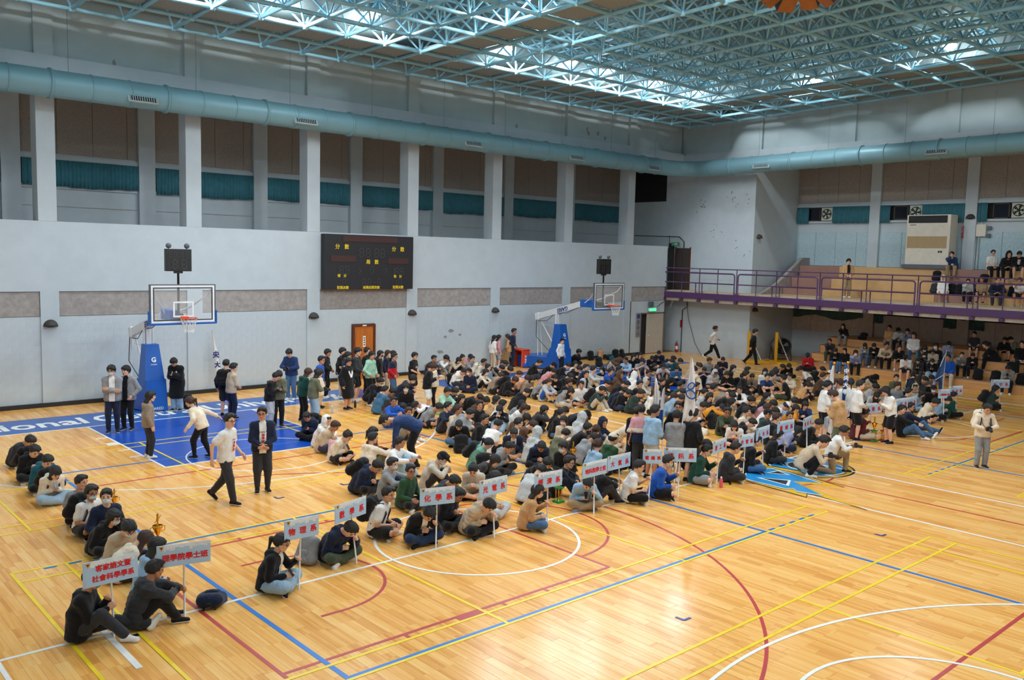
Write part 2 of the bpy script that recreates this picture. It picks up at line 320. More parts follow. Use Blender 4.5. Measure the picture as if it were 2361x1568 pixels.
# gallery behind the openings
YB = 8.4
gal = struct(MB().box((X0, YB, 5.3), (X1+.3, YB+.2, ZR)).build('wall_gallery', wall_m), 'rear wall of the upper gallery with curtained windows', 'wall')
MB().box((X0, 4.3, 5.3), (X1, YB, 5.62)).build('gallery_floor', conc_m, gal); MB().box((X0, 4.5, 10.3), (X1, YB, 10.5)).build('gallery_ceiling', wall_m, gal)
for k in range(len(CXL)):
    x = CXL[k]; MB().box((x-.05, YB-.22, 5.62), (x+.55, YB, 10.3)).build('gallery_pilaster', wall_m, gal)
    a, b = x+.55, x+4.48
    MB().box((a, YB-.05, 7.1), (b, YB, 8.0)).build('window_recess', painted_dark_m, gal)
    MB().box((a, YB-.1, 7.98), (b, YB, 8.12)).box((a, YB-.07, 6.98), (b, YB, 7.1)).build('window_ledge', wall_m, gal)
    w = (b-a)/3.3; xx = a
    while xx < b-.02:
        e = min(xx+w, b); MB().bev((xx+.006, YB-.06, 8.2), (e-.006, YB, 10.3), .006).build('acoustic_panel', wood_wool, gal); xx = e
    MB().box((a, YB-.02, 6.35), (b, YB, 6.37)).build('wall_groove', conc_m, gal)
def curtain(name, p0, p1, z0, z1, m, amp=.035, per=.13, label=None, nz=3, sag=0.0):
    p0, p1 = Vector(p0), Vector(p1); L = (p1-p0).length; d = (p1-p0)/L; n = Vector((-d.y, d.x, 0)); K = max(6, int(L/per*6)); V = []; F = []; ph = random.random()*6
    for j in range(nz+1):
        for i in range(K+1):
            t = i/K; a = amp*(math.sin(2*math.pi*t*L/per+ph)+.35*math.sin(2*math.pi*t*L/per*.37+ph*2)); p = p0+d*(t*L)+n*a*(.7+.3*j/nz); zz = z1+(z0-z1)*j/nz+(sag*math.sin(9*t+ph)+.012*math.sin(40*t))*j/nz
            V.append((p.x, p.y, zz))
    for j in range(nz):
        for i in range(K): F.append((j*(K+1)+i, j*(K+1)+i+1, (j+1)*(K+1)+i+1, (j+1)*(K+1)+i))
    o = MB().add(V, F, 0, True).build(name, m); md = o.modifiers.new('thickness', 'SOLIDIFY'); md.thickness = .008
    return tag(o, label, 'curtain')
for k in range(1, len(CXL)):
    x = CXL[k]; curtain('curtain', (x+.58, YB-.19, 0), (x+4.46, YB-.19, 0), 7.06 if k % 3 else 7.0, 7.97, curtain_m, label='gathered teal curtain over the %s upper gallery window from the left' % ('first second third fourth fifth sixth seventh eighth'.split()[k-1]), sag=.02)['group'] = 'teal gallery curtains'
# ---------------------------------------------------------------- far wall, alcove, roof, other walls
far = struct(MB().box((X1, -.67, 0), (X1+.25, 8.4, 10.6)).box((X1, Y0, 9.95), (X1+.25, -.67, 10.6)).build('wall_far', wall_m), 'white far wall with flaking paint beside the balcony alcove', 'wall')
MB().box((X1+.14, Y0, 10.6), (X1+.3, 8.4, ZR)).build('upper_panel_back', wallup_m, far)
for y in [-.67]+[-.67-4.53*k for k in range(1, 7)]: MB().box((X1, y-.53 if y < -.7 else y-.2, 10.6), (X1+.15, y+.0 if y < -.7 else y+1.5, ZR)).build('upper_pilaster', wallup_m, far)
MB().box((X1-.02, 4.95, 8.2), (X1, 7.2, 9.9)).build('painted_dark_louvre', painted_dark_m, far)  # flat black panel: the opening's darkness is painted, there is no hole
side = struct(MB().box((X1+.25, -.67, 0), (33.2, -.42, 10.2)).build('wall_alcove_side', wall_m), 'side wall of the seating alcove', 'wall')
back = struct(MB().box((33.2, Y0, 0), (33.4, -.42, 10.2)).build('wall_alcove_back', wall_m), 'rear wall of the seating alcove with curtained windows', 'wall')
MB().box((X1+.25, Y0, 10.0), (33.4, -.42, 10.2)).build('alcove_ceiling', wall_m, back)
PY = [-4.7-4.53*k for k in range(0, 6)]
for y in PY: MB().box((33.0, y-.52, 3.0), (33.2, y, 10.0)).build('alcove_pilaster', wall_m, back); MB().box((33.0, y-.52, 0), (33.2, y, 3.0)).build('alcove_pilaster', fasc_m, back)
ya = -.67
for y in PY:
    b, a = ya, y; w = (b-a)/3.6; yy = b
    while yy > a+.02:
        e = max(yy-w, a); MB().bev((33.14, e+.006, 8.15), (33.2, yy-.006, 10.0), .005).build('acoustic_panel', wood_wool, back); MB().bev((33.15, e+.006, 4.9), (33.2, yy-.006, 6.62), .005).build('acoustic_panel', wood_wool_b, back)
        MB().bev((33.15, e+.006, 1.45), (33.2, yy-.006, 2.5), .005).build('acoustic_panel', fasc_m, back); yy = e
    MB().box((33.16, a, 7.2), (33.2, b, 7.92)).build('window_recess', painted_dark_m, back); MB().box((33.08, a, 7.1), (33.2, b, 7.2)).box((33.08, a, 7.92), (33.2, b, 8.04)).build('window_ledge', wall_m, back)
    MB().box((33.16, a, 2.5), (33.2, b, 3.3)).build('window_recess', painted_dark_m, back)
    ya = y-.52
other = struct(MB().box((X0-.3, Y0, 0), (X0, 8.6, ZR)).build('wall_near_side', wall_m)); struct(MB().box((X0, Y0-.3, 0), (33.4, Y0, ZR)).build('wall_right', wall_m))
ceil = struct(MB().box((X0, Y0, ZR), (33.4, 8.6, ZR+.2)).build('ceiling', deck_m), 'teal grey metal roof deck above the space frame', 'ceiling')
# balcony slab
slab = struct(MB().box((28.02, Y0, 2.85), (33.2, 3.9, 3.38)).build('floor_balcony', fasc_m), 'concrete balcony slab over the wooden bleachers', 'balcony')
tan_m = mat('tan_bench_paint', srgb(200, 160, 108), .6, .06, 3); mauve_m = mat('mauve_bench_paint', srgb(150, 112, 100), .6, .06, 3); pale_m = mat('tread_paint', srgb(206, 178, 136), .6, .06, 3)
MB().box((28.1, Y0, 3.38), (33.2, 3.88, 3.4)).build('balcony_floor_finish', pale_m, slab)
for z0, z1, xf in ((3.4, 3.78, 30.62), (3.78, 4.33, 31.42), (4.33, 4.88, 32.17)):
    yy = -1.5-(xf-30.62)*.0; seg = 0
    while yy > Y0:
        L = (2.2, 5.4, 1.6, 5.2)[seg % 4]; e = max(yy-L, Y0); MB().bev((xf, e+.004, z0 if seg else z0), (33.19, yy-.004, z1), .012).build('bench_step', mauve_m if seg % 2 == 0 else tan_m, slab); yy = e; seg += 1
# stepped parapet at the left end of the upper benches
MB().prism([(28.6, 3.4), (30.2, 3.95), (31.6, 4.75), (32.5, 5.28), (33.19, 5.28), (33.19, 3.4)], -1.5, -1.3, 0, Matrix(((1, 0, 0, 0), (0, 0, 1, 0), (0, 1, 0, 0), (0, 0, 0, 1)))).build('parapet', conc_m, slab)
# wooden bleachers below
bl_m = mat('bleacher_wood', srgb(206, 150, 92), .45, .14, 3, stretch=(1, .25, 4)); bl_e = mat('bleacher_edge_orange', srgb(176, 84, 44), .5); carpet_m = mat('bleacher_carpet_grey', srgb(128, 122, 122), .9, .1, 20)
bleach = empty('bleachers', (28.2, -12, 0)); tag(bleach, 'four-tier wooden bleachers with orange end edges under the balcony', 'bleachers')
for z0, z1, xf in ((.0, .36, 28.2), (.36, .72, 28.95), (.72, 1.06, 29.7), (1.06, 1.40, 30.45)):
    yl = -4.7 if z0 == 0 else -4.25; n = 0; yy = yl
    while yy > -27.3:
        e = max(yy-3.0, -27.3); MB().bev((xf, e+.003, z0+.003), (32.98 if z0 > 1 else xf+.78, yy-.003, z1), .006).build('tier_board', bl_m, bleach, (-28.2, 12, 0)); yy = e
    MB().box((xf+.0, -27.3, z1), (xf+.16, yl, z1+.012)).build('tread_carpet', carpet_m, bleach, (-28.2, 12, 0)); MB().box((xf-.004, yl, z0), (xf+.06, yl+.02, z1+.02)).box((xf, yl, z1-.03), (xf+.78, yl+.02, z1+.02)).build('end_edge', bl_e, bleach, (-28.2, 12, 0))
    MB().box((xf, yl-.02, 0), (32.98, yl-.005, z1-.01)).build('end_panel', wall_m, bleach, (-28.2, 12, 0))
# ---------------------------------------------------------------- space frame roof
TX, TY, TZ = -1.7211, 3.0377, 11.9467
def node(i, j): 
    y = TY-1.5*j; return Vector((TX+1.5*i, y, TZ+.0415*min(j, 22-j)))
def top(i, j): a = node(i, j); return Vector((a.x+.75, a.y-.75, a.z+1.15))
NI, NJ = range(-6, 21), range(0, 23)
frame_o = empty('space_frame', (8.95, -14, 12)); tag(frame_o, 'teal tubular steel space frame spanning the whole hall roof', 'roof truss')
def unit_tube(r, n, name):
    return MB().tube([(0, 0, 0), (0, 0, .035), (0, 0, .09), (0, 0, .91), (0, 0, .965), (0, 0, 1)], [r*.42, r*.45, r, r, r*.45, r*.42], n).mesh(name, teal_steel)
def memb(me, a, b, name):
    d = b-a; o = bpy.data.objects.new(name, me); q = d.to_track_quat('Z', 'Y'); o.matrix_local = Matrix.LocRotScale(a-frame_o.location, q, (1, 1, d.length)); return link(o, frame_o)
mem = {'bottom_chord': [], 'diagonal': [], 'top_chord': []}
for i in NI:
    for j in NJ:
        if i < 20: mem['bottom_chord'].append((node(i, j), node(i+1, j)))
        if j < 22: mem['bottom_chord'].append((node(i, j), node(i, j+1)))
        if i < 20 and j < 22:
            t = top(i, j)
            for (u, v) in ((0, 0), (1, 0), (0, 1), (1, 1)): mem['diagonal'].append((node(i+u, j+v), t))
            if i < 19: mem['top_chord'].append((t, top(i+1, j)))
            if j < 21: mem['top_chord'].append((t, top(i, j+1)))
for nm, r, n in (('bottom_chord', .062, 10), ('diagonal', .036, 7), ('top_chord', .045, 7)):
    me = unit_tube(r, n, nm); L = mem[nm]
    def vis(ab):
        k, u, v = camk((ab[0]+ab[1])/2); return (0 if (k > 1 and abs(u) < .62 and abs(v) < .42) else 1000)+k
    L.sort(key=vis)
    for a, b in L[:300]: memb(me, a, b, nm)
    mb = MB()
    for a, b in L[300:]:
        d = b-a; mb.tube([a+d*s for s in (.0, .09, .91, 1)], [r*.45, r, r, r*.45], n-2, cap=False)
    tag(mb.build(nm+'s', teal_steel, frame_o, -frame_o.location), kind='stuff')
nd = MB().lathe([(.02, -.09), (.075, -.085), (.1, -.03), (.1, .04), (.07, .1), (.02, .12)], (0, 0, 0), 8).mesh('joint', teal_steel); nodes = [node(i, j) for i in NI for j in NJ]; nodes.sort(key=lambda p: vis((p, p)))
for p in nodes[:300]: inst('joint', nd, frame_o, p-frame_o.location)
mb = MB()
for p in nodes[300:]: mb.lathe([(.075, -.085), (.1, -.03), (.1, .04), (.07, .1)], p, 6)
tag(mb.build('joints', teal_steel, frame_o, -frame_o.location), kind='stuff')
# boarded soffit round the edge of the roof, closing off the outer two bays; upstands added to keep lamp light off walls
ZS = TZ+.52
sof = MB().box((X0, .12, ZS), (X1, Y1, ZS+.05)).box((X0, .12, ZS), (X1, .16, ZR)).box((25.42, Y0, ZS+.05), (X1, .12, ZS+.12)).box((25.42, Y0, ZS+.1), (25.46, .12, ZR)).box((X0, Y0, ZS), (25.42, -28.2, ZS+.05)).box((X0, -28.2, ZS+.02), (-8.6, .12, ZS+.07))
sof.build('edge_soffit_and_light_stop', soffit_m, ceil)
# catwalk panels lying on the lower chords
cat_o = empty('catwalk', (8.95, 0, 12)); tag(cat_o, 'grey panelled catwalk laid on the lower chords of the roof frame', 'catwalk')
pan = MB().bev((-.73, -.73, 0), (.73, .73, .05), .01).mesh('catwalk_panel', soffit_m)
cells = [(i, 1) for i in range(-6, 20)]+[(i, 20) for i in range(-6, 20)]+[(17, j) for j in range(2, 20)]+[(7, j) for j in range(2, 20)]+[(-4, j) for j in range(2, 20)]
for (i, j) in cells:
    c = (node(i, j)+node(i+1, j+1))/2; inst('catwalk_panel', pan, cat_o, Vector((c.x, c.y, c.z+.07))-cat_o.location)

# ---------------------------------------------------------------- high-bay lamps (each carries its own light)
lamp_body = mat('lamp_housing', srgb(190, 198, 200), .4, metal=.5); lamp_glow = mat('lamp_glow', (1, 1, 1), .5, 0, emit=LAMP_COL, estr=90)
LAMPS = [(x, -.3) for x in (3.5, 6.5, 12.55, 15.95, 18.2, 21.4, 24.4)]+[(8.9, -5.4), (25.3, -5.45), (24.3, -11.6)]
LNAME = ['first', 'second', 'fourth', 'sixth', 'seventh', 'eighth', 'ninth', 'fifth', 'tenth', 'rightmost']
LAMPS += [(x, -.3) for x in (-6, -2.8, .2)]+[(x, -27.6) for x in (-8, -4, 0, 4, 8, 12, 16, 20, 24)]+[(8.3, -11.5), (8.3, -17), (8.3, -22.5), (24.6, -18), (24.6, -22.5)]+[(x, y) for x in (-7.5, -3, 1.5) for y in (-8, -15, -21.5)]+[(16, -19), (16, -24)]  # unseen lamps; rows over the camera side added to light people from the front
lb = MB().lathe([(.03, .34), (.12, .32), (.14, .16), (.26, .03), (.27, 0), (.25, 0)], (0, 0, 0), 18).mesh('lamp_housing', lamp_body); ld = MB().lathe([(.24, .0), (.225, -.06), (.17, -.12), (.09, -.155), (.0, -.165)], (0, 0, 0), 18).mesh('lamp_lens', lamp_glow)
lrod = MB().tube([(0, 0, .33), (0, 0, .75)], .012, 5).mesh('hanger', lamp_body)
for k, (x, y) in enumerate(LAMPS):
    z = TZ+.028*min(3.04-y, 30-3.04+y)+.78; r = empty('high_bay_lamp', (x, y, z)); 
    if k < 10: lab = 'glowing round high-bay lamp in the roof frame, %s lit lamp counting from the left' % LNAME[k]
    else: lab = 'unseen round high-bay lamp beyond the frame, %s counted from the scoreboard wall' % 'first second third fourth fifth sixth seventh eighth ninth tenth eleventh twelfth thirteenth fourteenth fifteenth sixteenth seventeenth eighteenth nineteenth twentieth twenty-first twenty-second twenty-third twenty-fourth twenty-fifth twenty-sixth twenty-seventh twenty-eighth'.split()[k-10]
    tag(r, lab, 'ceiling lamp', 'high-bay lamps in the roof frame')
    inst('lamp_housing', lb, r); inst('lamp_lens', ld, r, (0, 0, -.005)); inst('hanger', lrod, r)
    L = bpy.data.lights.new('lamp_light', 'SPOT'); L.spot_size = math.radians(176); L.spot_blend = .2; L.energy = LAMP_W*(.85 if y > -1 else 1.3); L.color = LAMP_COL; L.shadow_soft_size = .14
    o = bpy.data.objects.new('lamp_light', L); o.location = (0, 0, -.32); link(o, r)
# ---------------------------------------------------------------- air duct
RD, ZD, YD, XD = .4, 9.7, 3.0, 28.0
duct = empty('air_duct', (8, YD, ZD)); tag(duct, 'large round pale air duct running under the roof along both walls', 'duct')
cur = [(X0+.1, YD, ZD)]+[(x, YD, ZD) for x in (-6, 0, 8, 16, 24, 26.6)]+[(26.8+1.2*math.sin(a), YD-1.2*(1-math.cos(a)), ZD) for a in [i*math.pi/16 for i in range(1, 9)]]+[(XD, y, ZD+.012*(1.8-y)) for y in (0, -6, -14, -22, Y0+.1)]
MB().tube(cur, RD, 28).build('duct_tube', duct_m, duct, (-8, -YD, -ZD))
ring = MB().lathe([(RD-.005, -.02), (RD+.022, -.015), (RD+.022, .015), (RD-.005, .02)], (0, 0, 0), 28, 0, 'x').mesh('duct_seam', duct_m); fl = MB().lathe([(RD-.005, -.04), (RD+.045, -.035), (RD+.045, .035), (RD-.005, .04)], (0, 0, 0), 28, 0, 'x').mesh('duct_flange', duct_m)
x = -9.1; n = 0
while x < 26.5:
    inst('duct_flange' if n % 3 == 0 else 'duct_seam', fl if n % 3 == 0 else ring, duct, Vector((x, YD, ZD))-duct.location); x += 1.12; n += 1
y = 1.2
while y > Y0+.5:
    inst('duct_flange' if n % 3 == 0 else 'duct_seam', fl if n % 3 == 0 else ring, duct, Vector((XD, y, ZD+.012*(1.8-y)))-duct.location, (0, 0, math.pi/2)); y -= 1.12; n += 1
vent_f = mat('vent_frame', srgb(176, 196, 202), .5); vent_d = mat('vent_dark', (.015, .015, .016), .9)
def vent(p, rz):
    # frame, dark slot, slats; tilted with the duct's flank
    M = Matrix.Translation(Vector(p)-duct.location) @ Matrix.Rotation(rz, 4, 'Z') @ Matrix.Rotation(math.radians(-22), 4, 'X')
    f = inst('vent', MB().bev((-.45, -.03, -.11), (.45, .05, .11), .012).mesh('vent', vent_f), duct, M=M)
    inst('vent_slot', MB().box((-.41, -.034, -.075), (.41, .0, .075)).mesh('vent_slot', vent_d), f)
    s = MB().box((-.012, -.042, -.072), (.012, -.03, .072)).mesh('slat', vent_f)
    for k in range(12): inst('slat', s, f, (-.385+.07*k, 0, 0))
for x in (-5.5, .16, 5.74, 13.36, 19.45, 25.0): vent((x, YD-RD*.97, ZD-.17), 0)
for y in (-.8-1.0, -7.9-2.1, -19): vent((XD-RD*.97, y, ZD-.15+.012*(1.8-y)), -math.pi/2)
wire = mat('hanger_wire', srgb(120, 140, 146), .5)
for x in (-5.1, -1.86, 1.98, 5.33, 8.7, 12.1, 15.4, 18.8, 22.2, 25.5): MB().tube([(x-8, .0, RD), (x-8, .0, 2.3)], .008, 4).build('hanger_wire', wire, duct)
for y in (-1.4, -5, -8.5, -12, -16, -20): MB().tube([(XD-8, y-YD, RD), (XD-8, y-YD, 2.3)], .008, 4).build('hanger_wire', wire, duct)
# ---------------------------------------------------------------- scoreboard
sb_m = mat('scoreboard_black', srgb(30, 30, 34), .6); sb_r = mat('scoreboard_maroon', srgb(62, 34, 32), .6); sb_y = mat('scoreboard_yellow', srgb(226, 196, 30), .6); seg_m = mat('segment_grey', srgb(62, 62, 64), .5); seg_d = mat('segment_dark', srgb(16, 16, 18), .5)
sb = empty('scoreboard', (9.09, 3.86, 3.57)); tag(sb, 'large black wall scoreboard with yellow characters and unlit digits', 'scoreboard'); sbw, sbh = 4.06, 2.1
MB().bev((-sbw/2, -.26, 0), (sbw/2, .03, sbh), .02).build('case', sb_m, sb)
def TF(x, z, y=-.265): return face((x, y, z), (1, 0, 0), (0, 0, 1))
def seg_digit(parent, x, z, h, m, lit='abcdefg', w=None, depth=.012, origin_y=-.262):
    w = w or h*.52; t = h*.1; S = dict(a=(0, h/2, 1), d=(0, -h/2, 1), g=(0, 0, 1), f=(-w/2, h/4, 0), b=(w/2, h/4, 0), e=(-w/2, -h/4, 0), c=(w/2, -h/4, 0)); mb = MB()
    for k in lit:
        a, b, hor = S[k]; lx, lz = (w/2-t*.6, t/2) if hor else (t/2, h/4-t*.6); mb.box((x+a-lx, origin_y-depth, z+b-lz), (x+a+lx, origin_y, z+b+lz))
    return mb.build('digit', m, parent)
def sbx(px): return (px-942/2*1.0)/942*0
for (x0, x1, z0, z1) in ((-1.25, 1.25, 1.83, 2.06), (-1.78, -.68, 1.06, 1.3), (.8, 1.78, 1.0, 1.24)): MB().box((x0, -.275, z0), (x1, -.25, z1)).build('name_strip', sb_r, sb)
for s, x, z, h in (('分　數', -1.28, 1.62, .2), ('分　數', 1.28, 1.58, .2), ('局　數', .08, 1.06, .19), ('得　分', -1.28, .52, .13), ('得　分', 1.28, .5, .13), ('犯規次數', -1.24, .07, .13), ('犯規次數', 1.3, .07, .13), ('球員犯規次數', .04, .07, .13)):
    text(s, TF(x, z), h, sb_y, sb, depth=.003, bold=.004)
for x in (-.42, -.12, .26, .54): seg_digit(sb, x, 1.42, .32, seg_m)
for x in (-1.42+.12, -1.42+.36): seg_digit(sb, x, .74, .28, seg_m)
seg_digit(sb, -1.5, .74, .28, seg_m, 'bc')
for x in (1.22, 1.46): seg_digit(sb, x, .7, .28, seg_m)
seg_digit(sb, 1.03, .7, .28, seg_m, 'bc'); seg_digit(sb, .06, .76, .26, seg_m)
for x, l in ((-1.42, 'bc'), (-1.2, 'abcdefg')): seg_digit(sb, x, .27, .26, seg_m, l)
for x, l in ((1.16, 'bc'), (1.38, 'abcdefg')): seg_digit(sb, x, .27, .26, seg_m, l)
for x, l in ((-.3, 'abcdefg'), (-.06, 'abcdefg'), (.38, 'abcdefg'), (.17, 'g')): seg_digit(sb, x, .27, .26, seg_m, l)
for x in (-.5, .7):
    for k in range(3): MB().lathe([(.0, 0), (.028, 0)], (x+.04*(k % 2), -.268, .62+.09*k), 8, 0, 'y').build('point_lamp', seg_m, sb)
# ---------------------------------------------------------------- basketball hoops
pad_m = mat('blue_pad_vinyl', srgb(18, 92, 178), .35, .05, 3, .1, 20); white_m = mat('white_enamel', srgb(222, 224, 224), .35); blk_m2 = mat('black_metal', srgb(28, 28, 30), .4); glass_m = mat('backboard_glass', (.92, .97, .96), .02, 0, alpha=.10, spec=.3); grey_m = mat('frame_grey', srgb(84, 90, 100), .4); rim_m = mat('rim_orange', srgb(226, 70, 30), .4); net_m = mat('net_cord', srgb(225, 222, 215), .8); print_w = mat('print_white', srgb(236, 238, 240), .6); print_b = mat('print_navy', srgb(20, 40, 120), .5)
def hoop(x, yface, label):
    r = empty('basketball_hoop', (x, 0, 0)); tag(r, label, 'basketball hoop', 'portable basketball hoops')
    b = MB(); b.prism([(-.26, 1.28), (.34, 1.28), (.86, 3.3), (.86, 3.62), (-.72, 3.62), (-.72, 3.3)], .04, .55); b.build('base', pad_m, r)
    base_f = MB(); P = [(-.29, 1.24, .02), (.36, 1.24, .02), (.52, 2.3, .02), (-.42, 2.3, .02), (-.27, 1.30, .98), (.33, 1.30, .98), (.36, 2.0, .98), (-.3, 2.0, .98)]
    base_f.add(P, [(0, 3, 2, 1), (4, 5, 6, 7), (0, 1, 5, 4), (1, 2, 6, 5), (2, 3, 7, 6), (3, 0, 4, 7)]); base_f.build('base_pad', pad_m, r)
    P = [(-.28, 1.34, .98), (.3, 1.34, .98), (.3, 1.95, .98), (-.28, 1.95, .98), (-.2, 1.5, 2.05), (.2, 1.5, 2.05), (.2, 1.85, 2.05), (-.2, 1.85, 2.05)]
    c = MB().add(P, [(0, 3, 2, 1), (4, 5, 6, 7), (0, 1, 5, 4), (1, 2, 6, 5), (2, 3, 7, 6), (3, 0, 4, 7)]).build('column_pad', pad_m, r)
    t = math.atan2(.16, 1.07); up = (0, math.sin(t), math.cos(t)); text('G', face((.0, 1.40, 1.58), (1, 0, 0), up), .2, print_w, c, .004, .008, name='maker_mark'); text('GARED', face((.0, 1.382, 1.44), (1, 0, 0), up), .06, print_w, c, .003, name='maker_mark')
    text('GARED', face((.03, 1.236, .1), (1, 0, 0), (0, .06, 1)), .12, print_w, c, .003, name='maker_mark')
    MB().bev((-.09, 1.72, 1.9), (.07, 1.9, 2.75), .02).bev((-.16, 1.76, 2.0), (-.12, 1.86, 2.7), .01).bev((.1, 1.76, 2.0), (.14, 1.86, 2.7), .01).build('lift_post', white_m, r)
    a, e = Vector((-.05, 3.05, 2.3)), Vector((-.02, .25, 3.05)); d = e-a
    Mb = face(a, d, (0, 0, 1)); yb = Vector((0, 0, 1)); zz = Vector(d).normalized(); yy = zz.cross(Vector((1, 0, 0))).normalized(); 
    Mt = Matrix(((1, zz.x, yy.x, a.x), (0, zz.y, yy.y, a.y), (0, zz.z, yy.z, a.z), (0, 0, 0, 1))); Ln = d.length
    boom = MB().bev((-.08, 0, -.13), (.08, Ln, .13), .015, 0, Mt).bev((-.1, -.12, -.17), (.1, .12, .17), .02, 0, Mt).build('boom', white_m, r)
    bt = Mt @ Vector((-.084, Ln*.55, 0)); text('GARED', face(bt, -zz, -yy), .24, print_b, boom, .003, .006, name='boom_lettering', shear=.2)
    MB().bev((-.14, -.34, 2.9), (.14, .4, 3.22), .03).build('arm_pad', pad_m, r)
    MB().bev((-.05, yface+.1, 2.96), (.05, -.3, 3.14), .02).build('neck', blk_m2, r)
    MB().tube([(-.02, 3.0, 2.25), (.0, 1.9, .9)], .03, 8).tube([(-.1, 3.05, 2.3), (-.16, 2.9, .5)], .014, 6).tube([(.06, 3.05, 2.3), (.12, 2.9, .5)], .014, 6).tube([(-.02, 3.0, 1.95), (-.02, 1.9, 1.95)], .01, 6).build('rear_brace', white_m, r)
    MB().tube([(-.09, 3.0, 2.12), (-.12, 2.4, 2.15), (-.1, 1.95, 2.5), (-.1, 1.2, 2.58), (-.1, .5, 2.86)], .012, 6).tube([(-.14, 3.06, 2.2), (-.2, 3.0, 1.4), (-.05, 2.3, .8)], .013, 6).build('hydraulic_hose', blk_m2, r)
    bd = empty('backboard', (0, 0, 0), 0, r); yf = yface
    MB().box((-.86, yf+.002, 2.95), (.86, yf+.014, 3.9)).build('glass_pane', glass_m, bd)
    MB().box((-.94, yf+.0, 2.87), (-.86, yf+.06, 3.98)).box((.86, yf, 2.87), (.94, yf+.06, 3.98)).box((-.86, yf, 3.9), (.86, yf+.06, 3.98)).box((-.86, yf, 2.87), (.86, yf+.06, 2.95)).build('frame', grey_m, bd)
    MB().box((-.9, yf-.006, 2.9), (-.85, yf, 3.95)).box((.85, yf-.006, 2.9), (.9, yf, 3.95)).box((-.85, yf-.006, 3.9), (.85, yf, 3.95)).box((-.85, yf-.006, 2.9), (.85, yf, 2.95)).build('border_line', print_w, bd)
    MB().box((-.84, yf-.004, 2.96), (-.815, yf, 3.89)).box((.815, yf-.004, 2.96), (.84, yf, 3.89)).box((-.815, yf-.004, 3.865), (.815, yf, 3.89)).box((-.815, yf-.004, 2.96), (.815, yf, 2.985)).build('inner_frame', blk_m2, bd)
    MB().box((-.295, yf-.006, 3.05), (-.245, yf, 3.5)).box((.245, yf-.006, 3.05), (.295, yf, 3.5)).box((-.245, yf-.006, 3.45), (.245, yf, 3.5)).box((-.245, yf-.006, 3.05), (.245, yf, 3.1)).build('target_square', print_w, bd)
    MB().bev((-.96, yf-.03, 2.84), (.96, yf+.08, 2.9), .02).bev((-.975, yf-.03, 2.84), (-.925, yf+.08, 3.24), .02).bev((.925, yf-.03, 2.84), (.975, yf+.08, 3.24), .02).build('edge_pad', pad_m, bd)
    for s in (-1, 1): MB().tube([(s*.08, .2, 3.05), (s*.4, -.45, 3.3), (s*.72, yf+.18, 3.62), (s*.82, yf+.07, 3.84)], .024, 8).build('strut', white_m, r)
    ri = empty('rim', (0, yf-.375, 3.05), 0, r)
    MB().tube([(.232*math.cos(q), .232*math.sin(q), 0) for q in [i*2*math.pi/28 for i in range(28)]], .011, 8, close=True).bev((-.09, .2, -.06), (.09, .37, .03), .01).tube([(-.08, .3, -.05), (-.16, .17, -.0)], .008, 6).tube([(.08, .3, -.05), (.16, .17, 0)], .008, 6).build('rim_ring', rim_m, ri)
    nt = MB(); K = 12; lev = [(0, .225), (-.1, .2), (-.2, .165), (-.3, .135), (-.4, .125)]
    for k in range(K):
        for sg in (1, -1): nt.tube([(R_*math.cos(2*math.pi*(k+sg*.5*i)/K), R_*math.sin(2*math.pi*(k+sg*.5*i)/K), h_) for i, (h_, R_) in enumerate(lev)], .0055, 4)
    nt.build('net', net_m, ri)
    sc = empty('shot_clock', (-.0, yf+.36, 4.34), 0, r)
    MB().bev((-.36, -.09, 0), (.36, .09, .63), .012).build('clock_case', blk_m2, sc); MB().tube([(0, 0, .0), (0, 0, -1.3)], .035, 8).bev((-.12, -.05, -.06), (.12, .05, .02), .01).build('mast', blk_m2, sc)
    for q in (-.25, -.12, .09, .22): seg_digit(sc, q, .47, .15, seg_m, origin_y=-.092)
    for q in (-.13, .13): seg_digit(sc, q, .2, .24, seg_m, origin_y=-.092)
    for q in (-.0, .03): MB().box((-.012, -.1, .42+q*3-.01), (.012, -.09, .44+q*3)).build('colon_dot', seg_m, sc)
    for q in (-.27, .25): MB().tube([(q, 0, .63), (q, 0, .67)], .012, 6).lathe([(.01, -.06), (.05, -.055), (.075, -.02), (.078, .02), (.03, .06)], (q, -.02, .72), 12, 0, 'y').build('horn', grey_m, sc)
    return r
hoop(-.08, -.98, 'near portable basketball hoop, blue padded base behind the gowned person'); hoop(17.75, -1.15, 'far portable basketball hoop whose white boom shows its lettering')
# ---------------------------------------------------------------- wall lights
dome_m = mat('sconce_dark', srgb(58, 54, 52), .6)
def sconce(p, rz, label):
    V = []; F = []; n = 14; m = 6
    for j in range(m+1):
        th = math.pi/2*j/m
        for i in range(n+1):
            ph = math.pi*i/n; V.append((.21*math.cos(th)*math.cos(ph), -.2*math.cos(th)*math.sin(ph), .21*math.sin(th)))
    for j in range(m):
        for i in range(n): F.append((j*(n+1)+i, j*(n+1)+i+1, (j+1)*(n+1)+i+1, (j+1)*(n+1)+i))
    b = len(V); V.append((0, 0, 0)); F += [(i+1, i, b) for i in range(n)]
    r = empty('wall_light', p, rz); tag(r, label, 'wall lamp', 'half-dome wall lights'); MB().add(V, F, 0, True).build('shade', dome_m, r); MB().box((-.1, -.012, -.03), (.1, .0, .0)).build('back_plate', dome_m, r)
for x, l in ((-2.29, 'leftmost dark half-dome wall light on a white pilaster'), (6.77, 'dark half-dome wall light below the left end of the scoreboard'), (11.3, 'dark half-dome wall light below the right end of the scoreboard'), (15.83, 'dark half-dome wall light above the standing group by the wall')): sconce((x, 3.9, 2.5), 0, l)
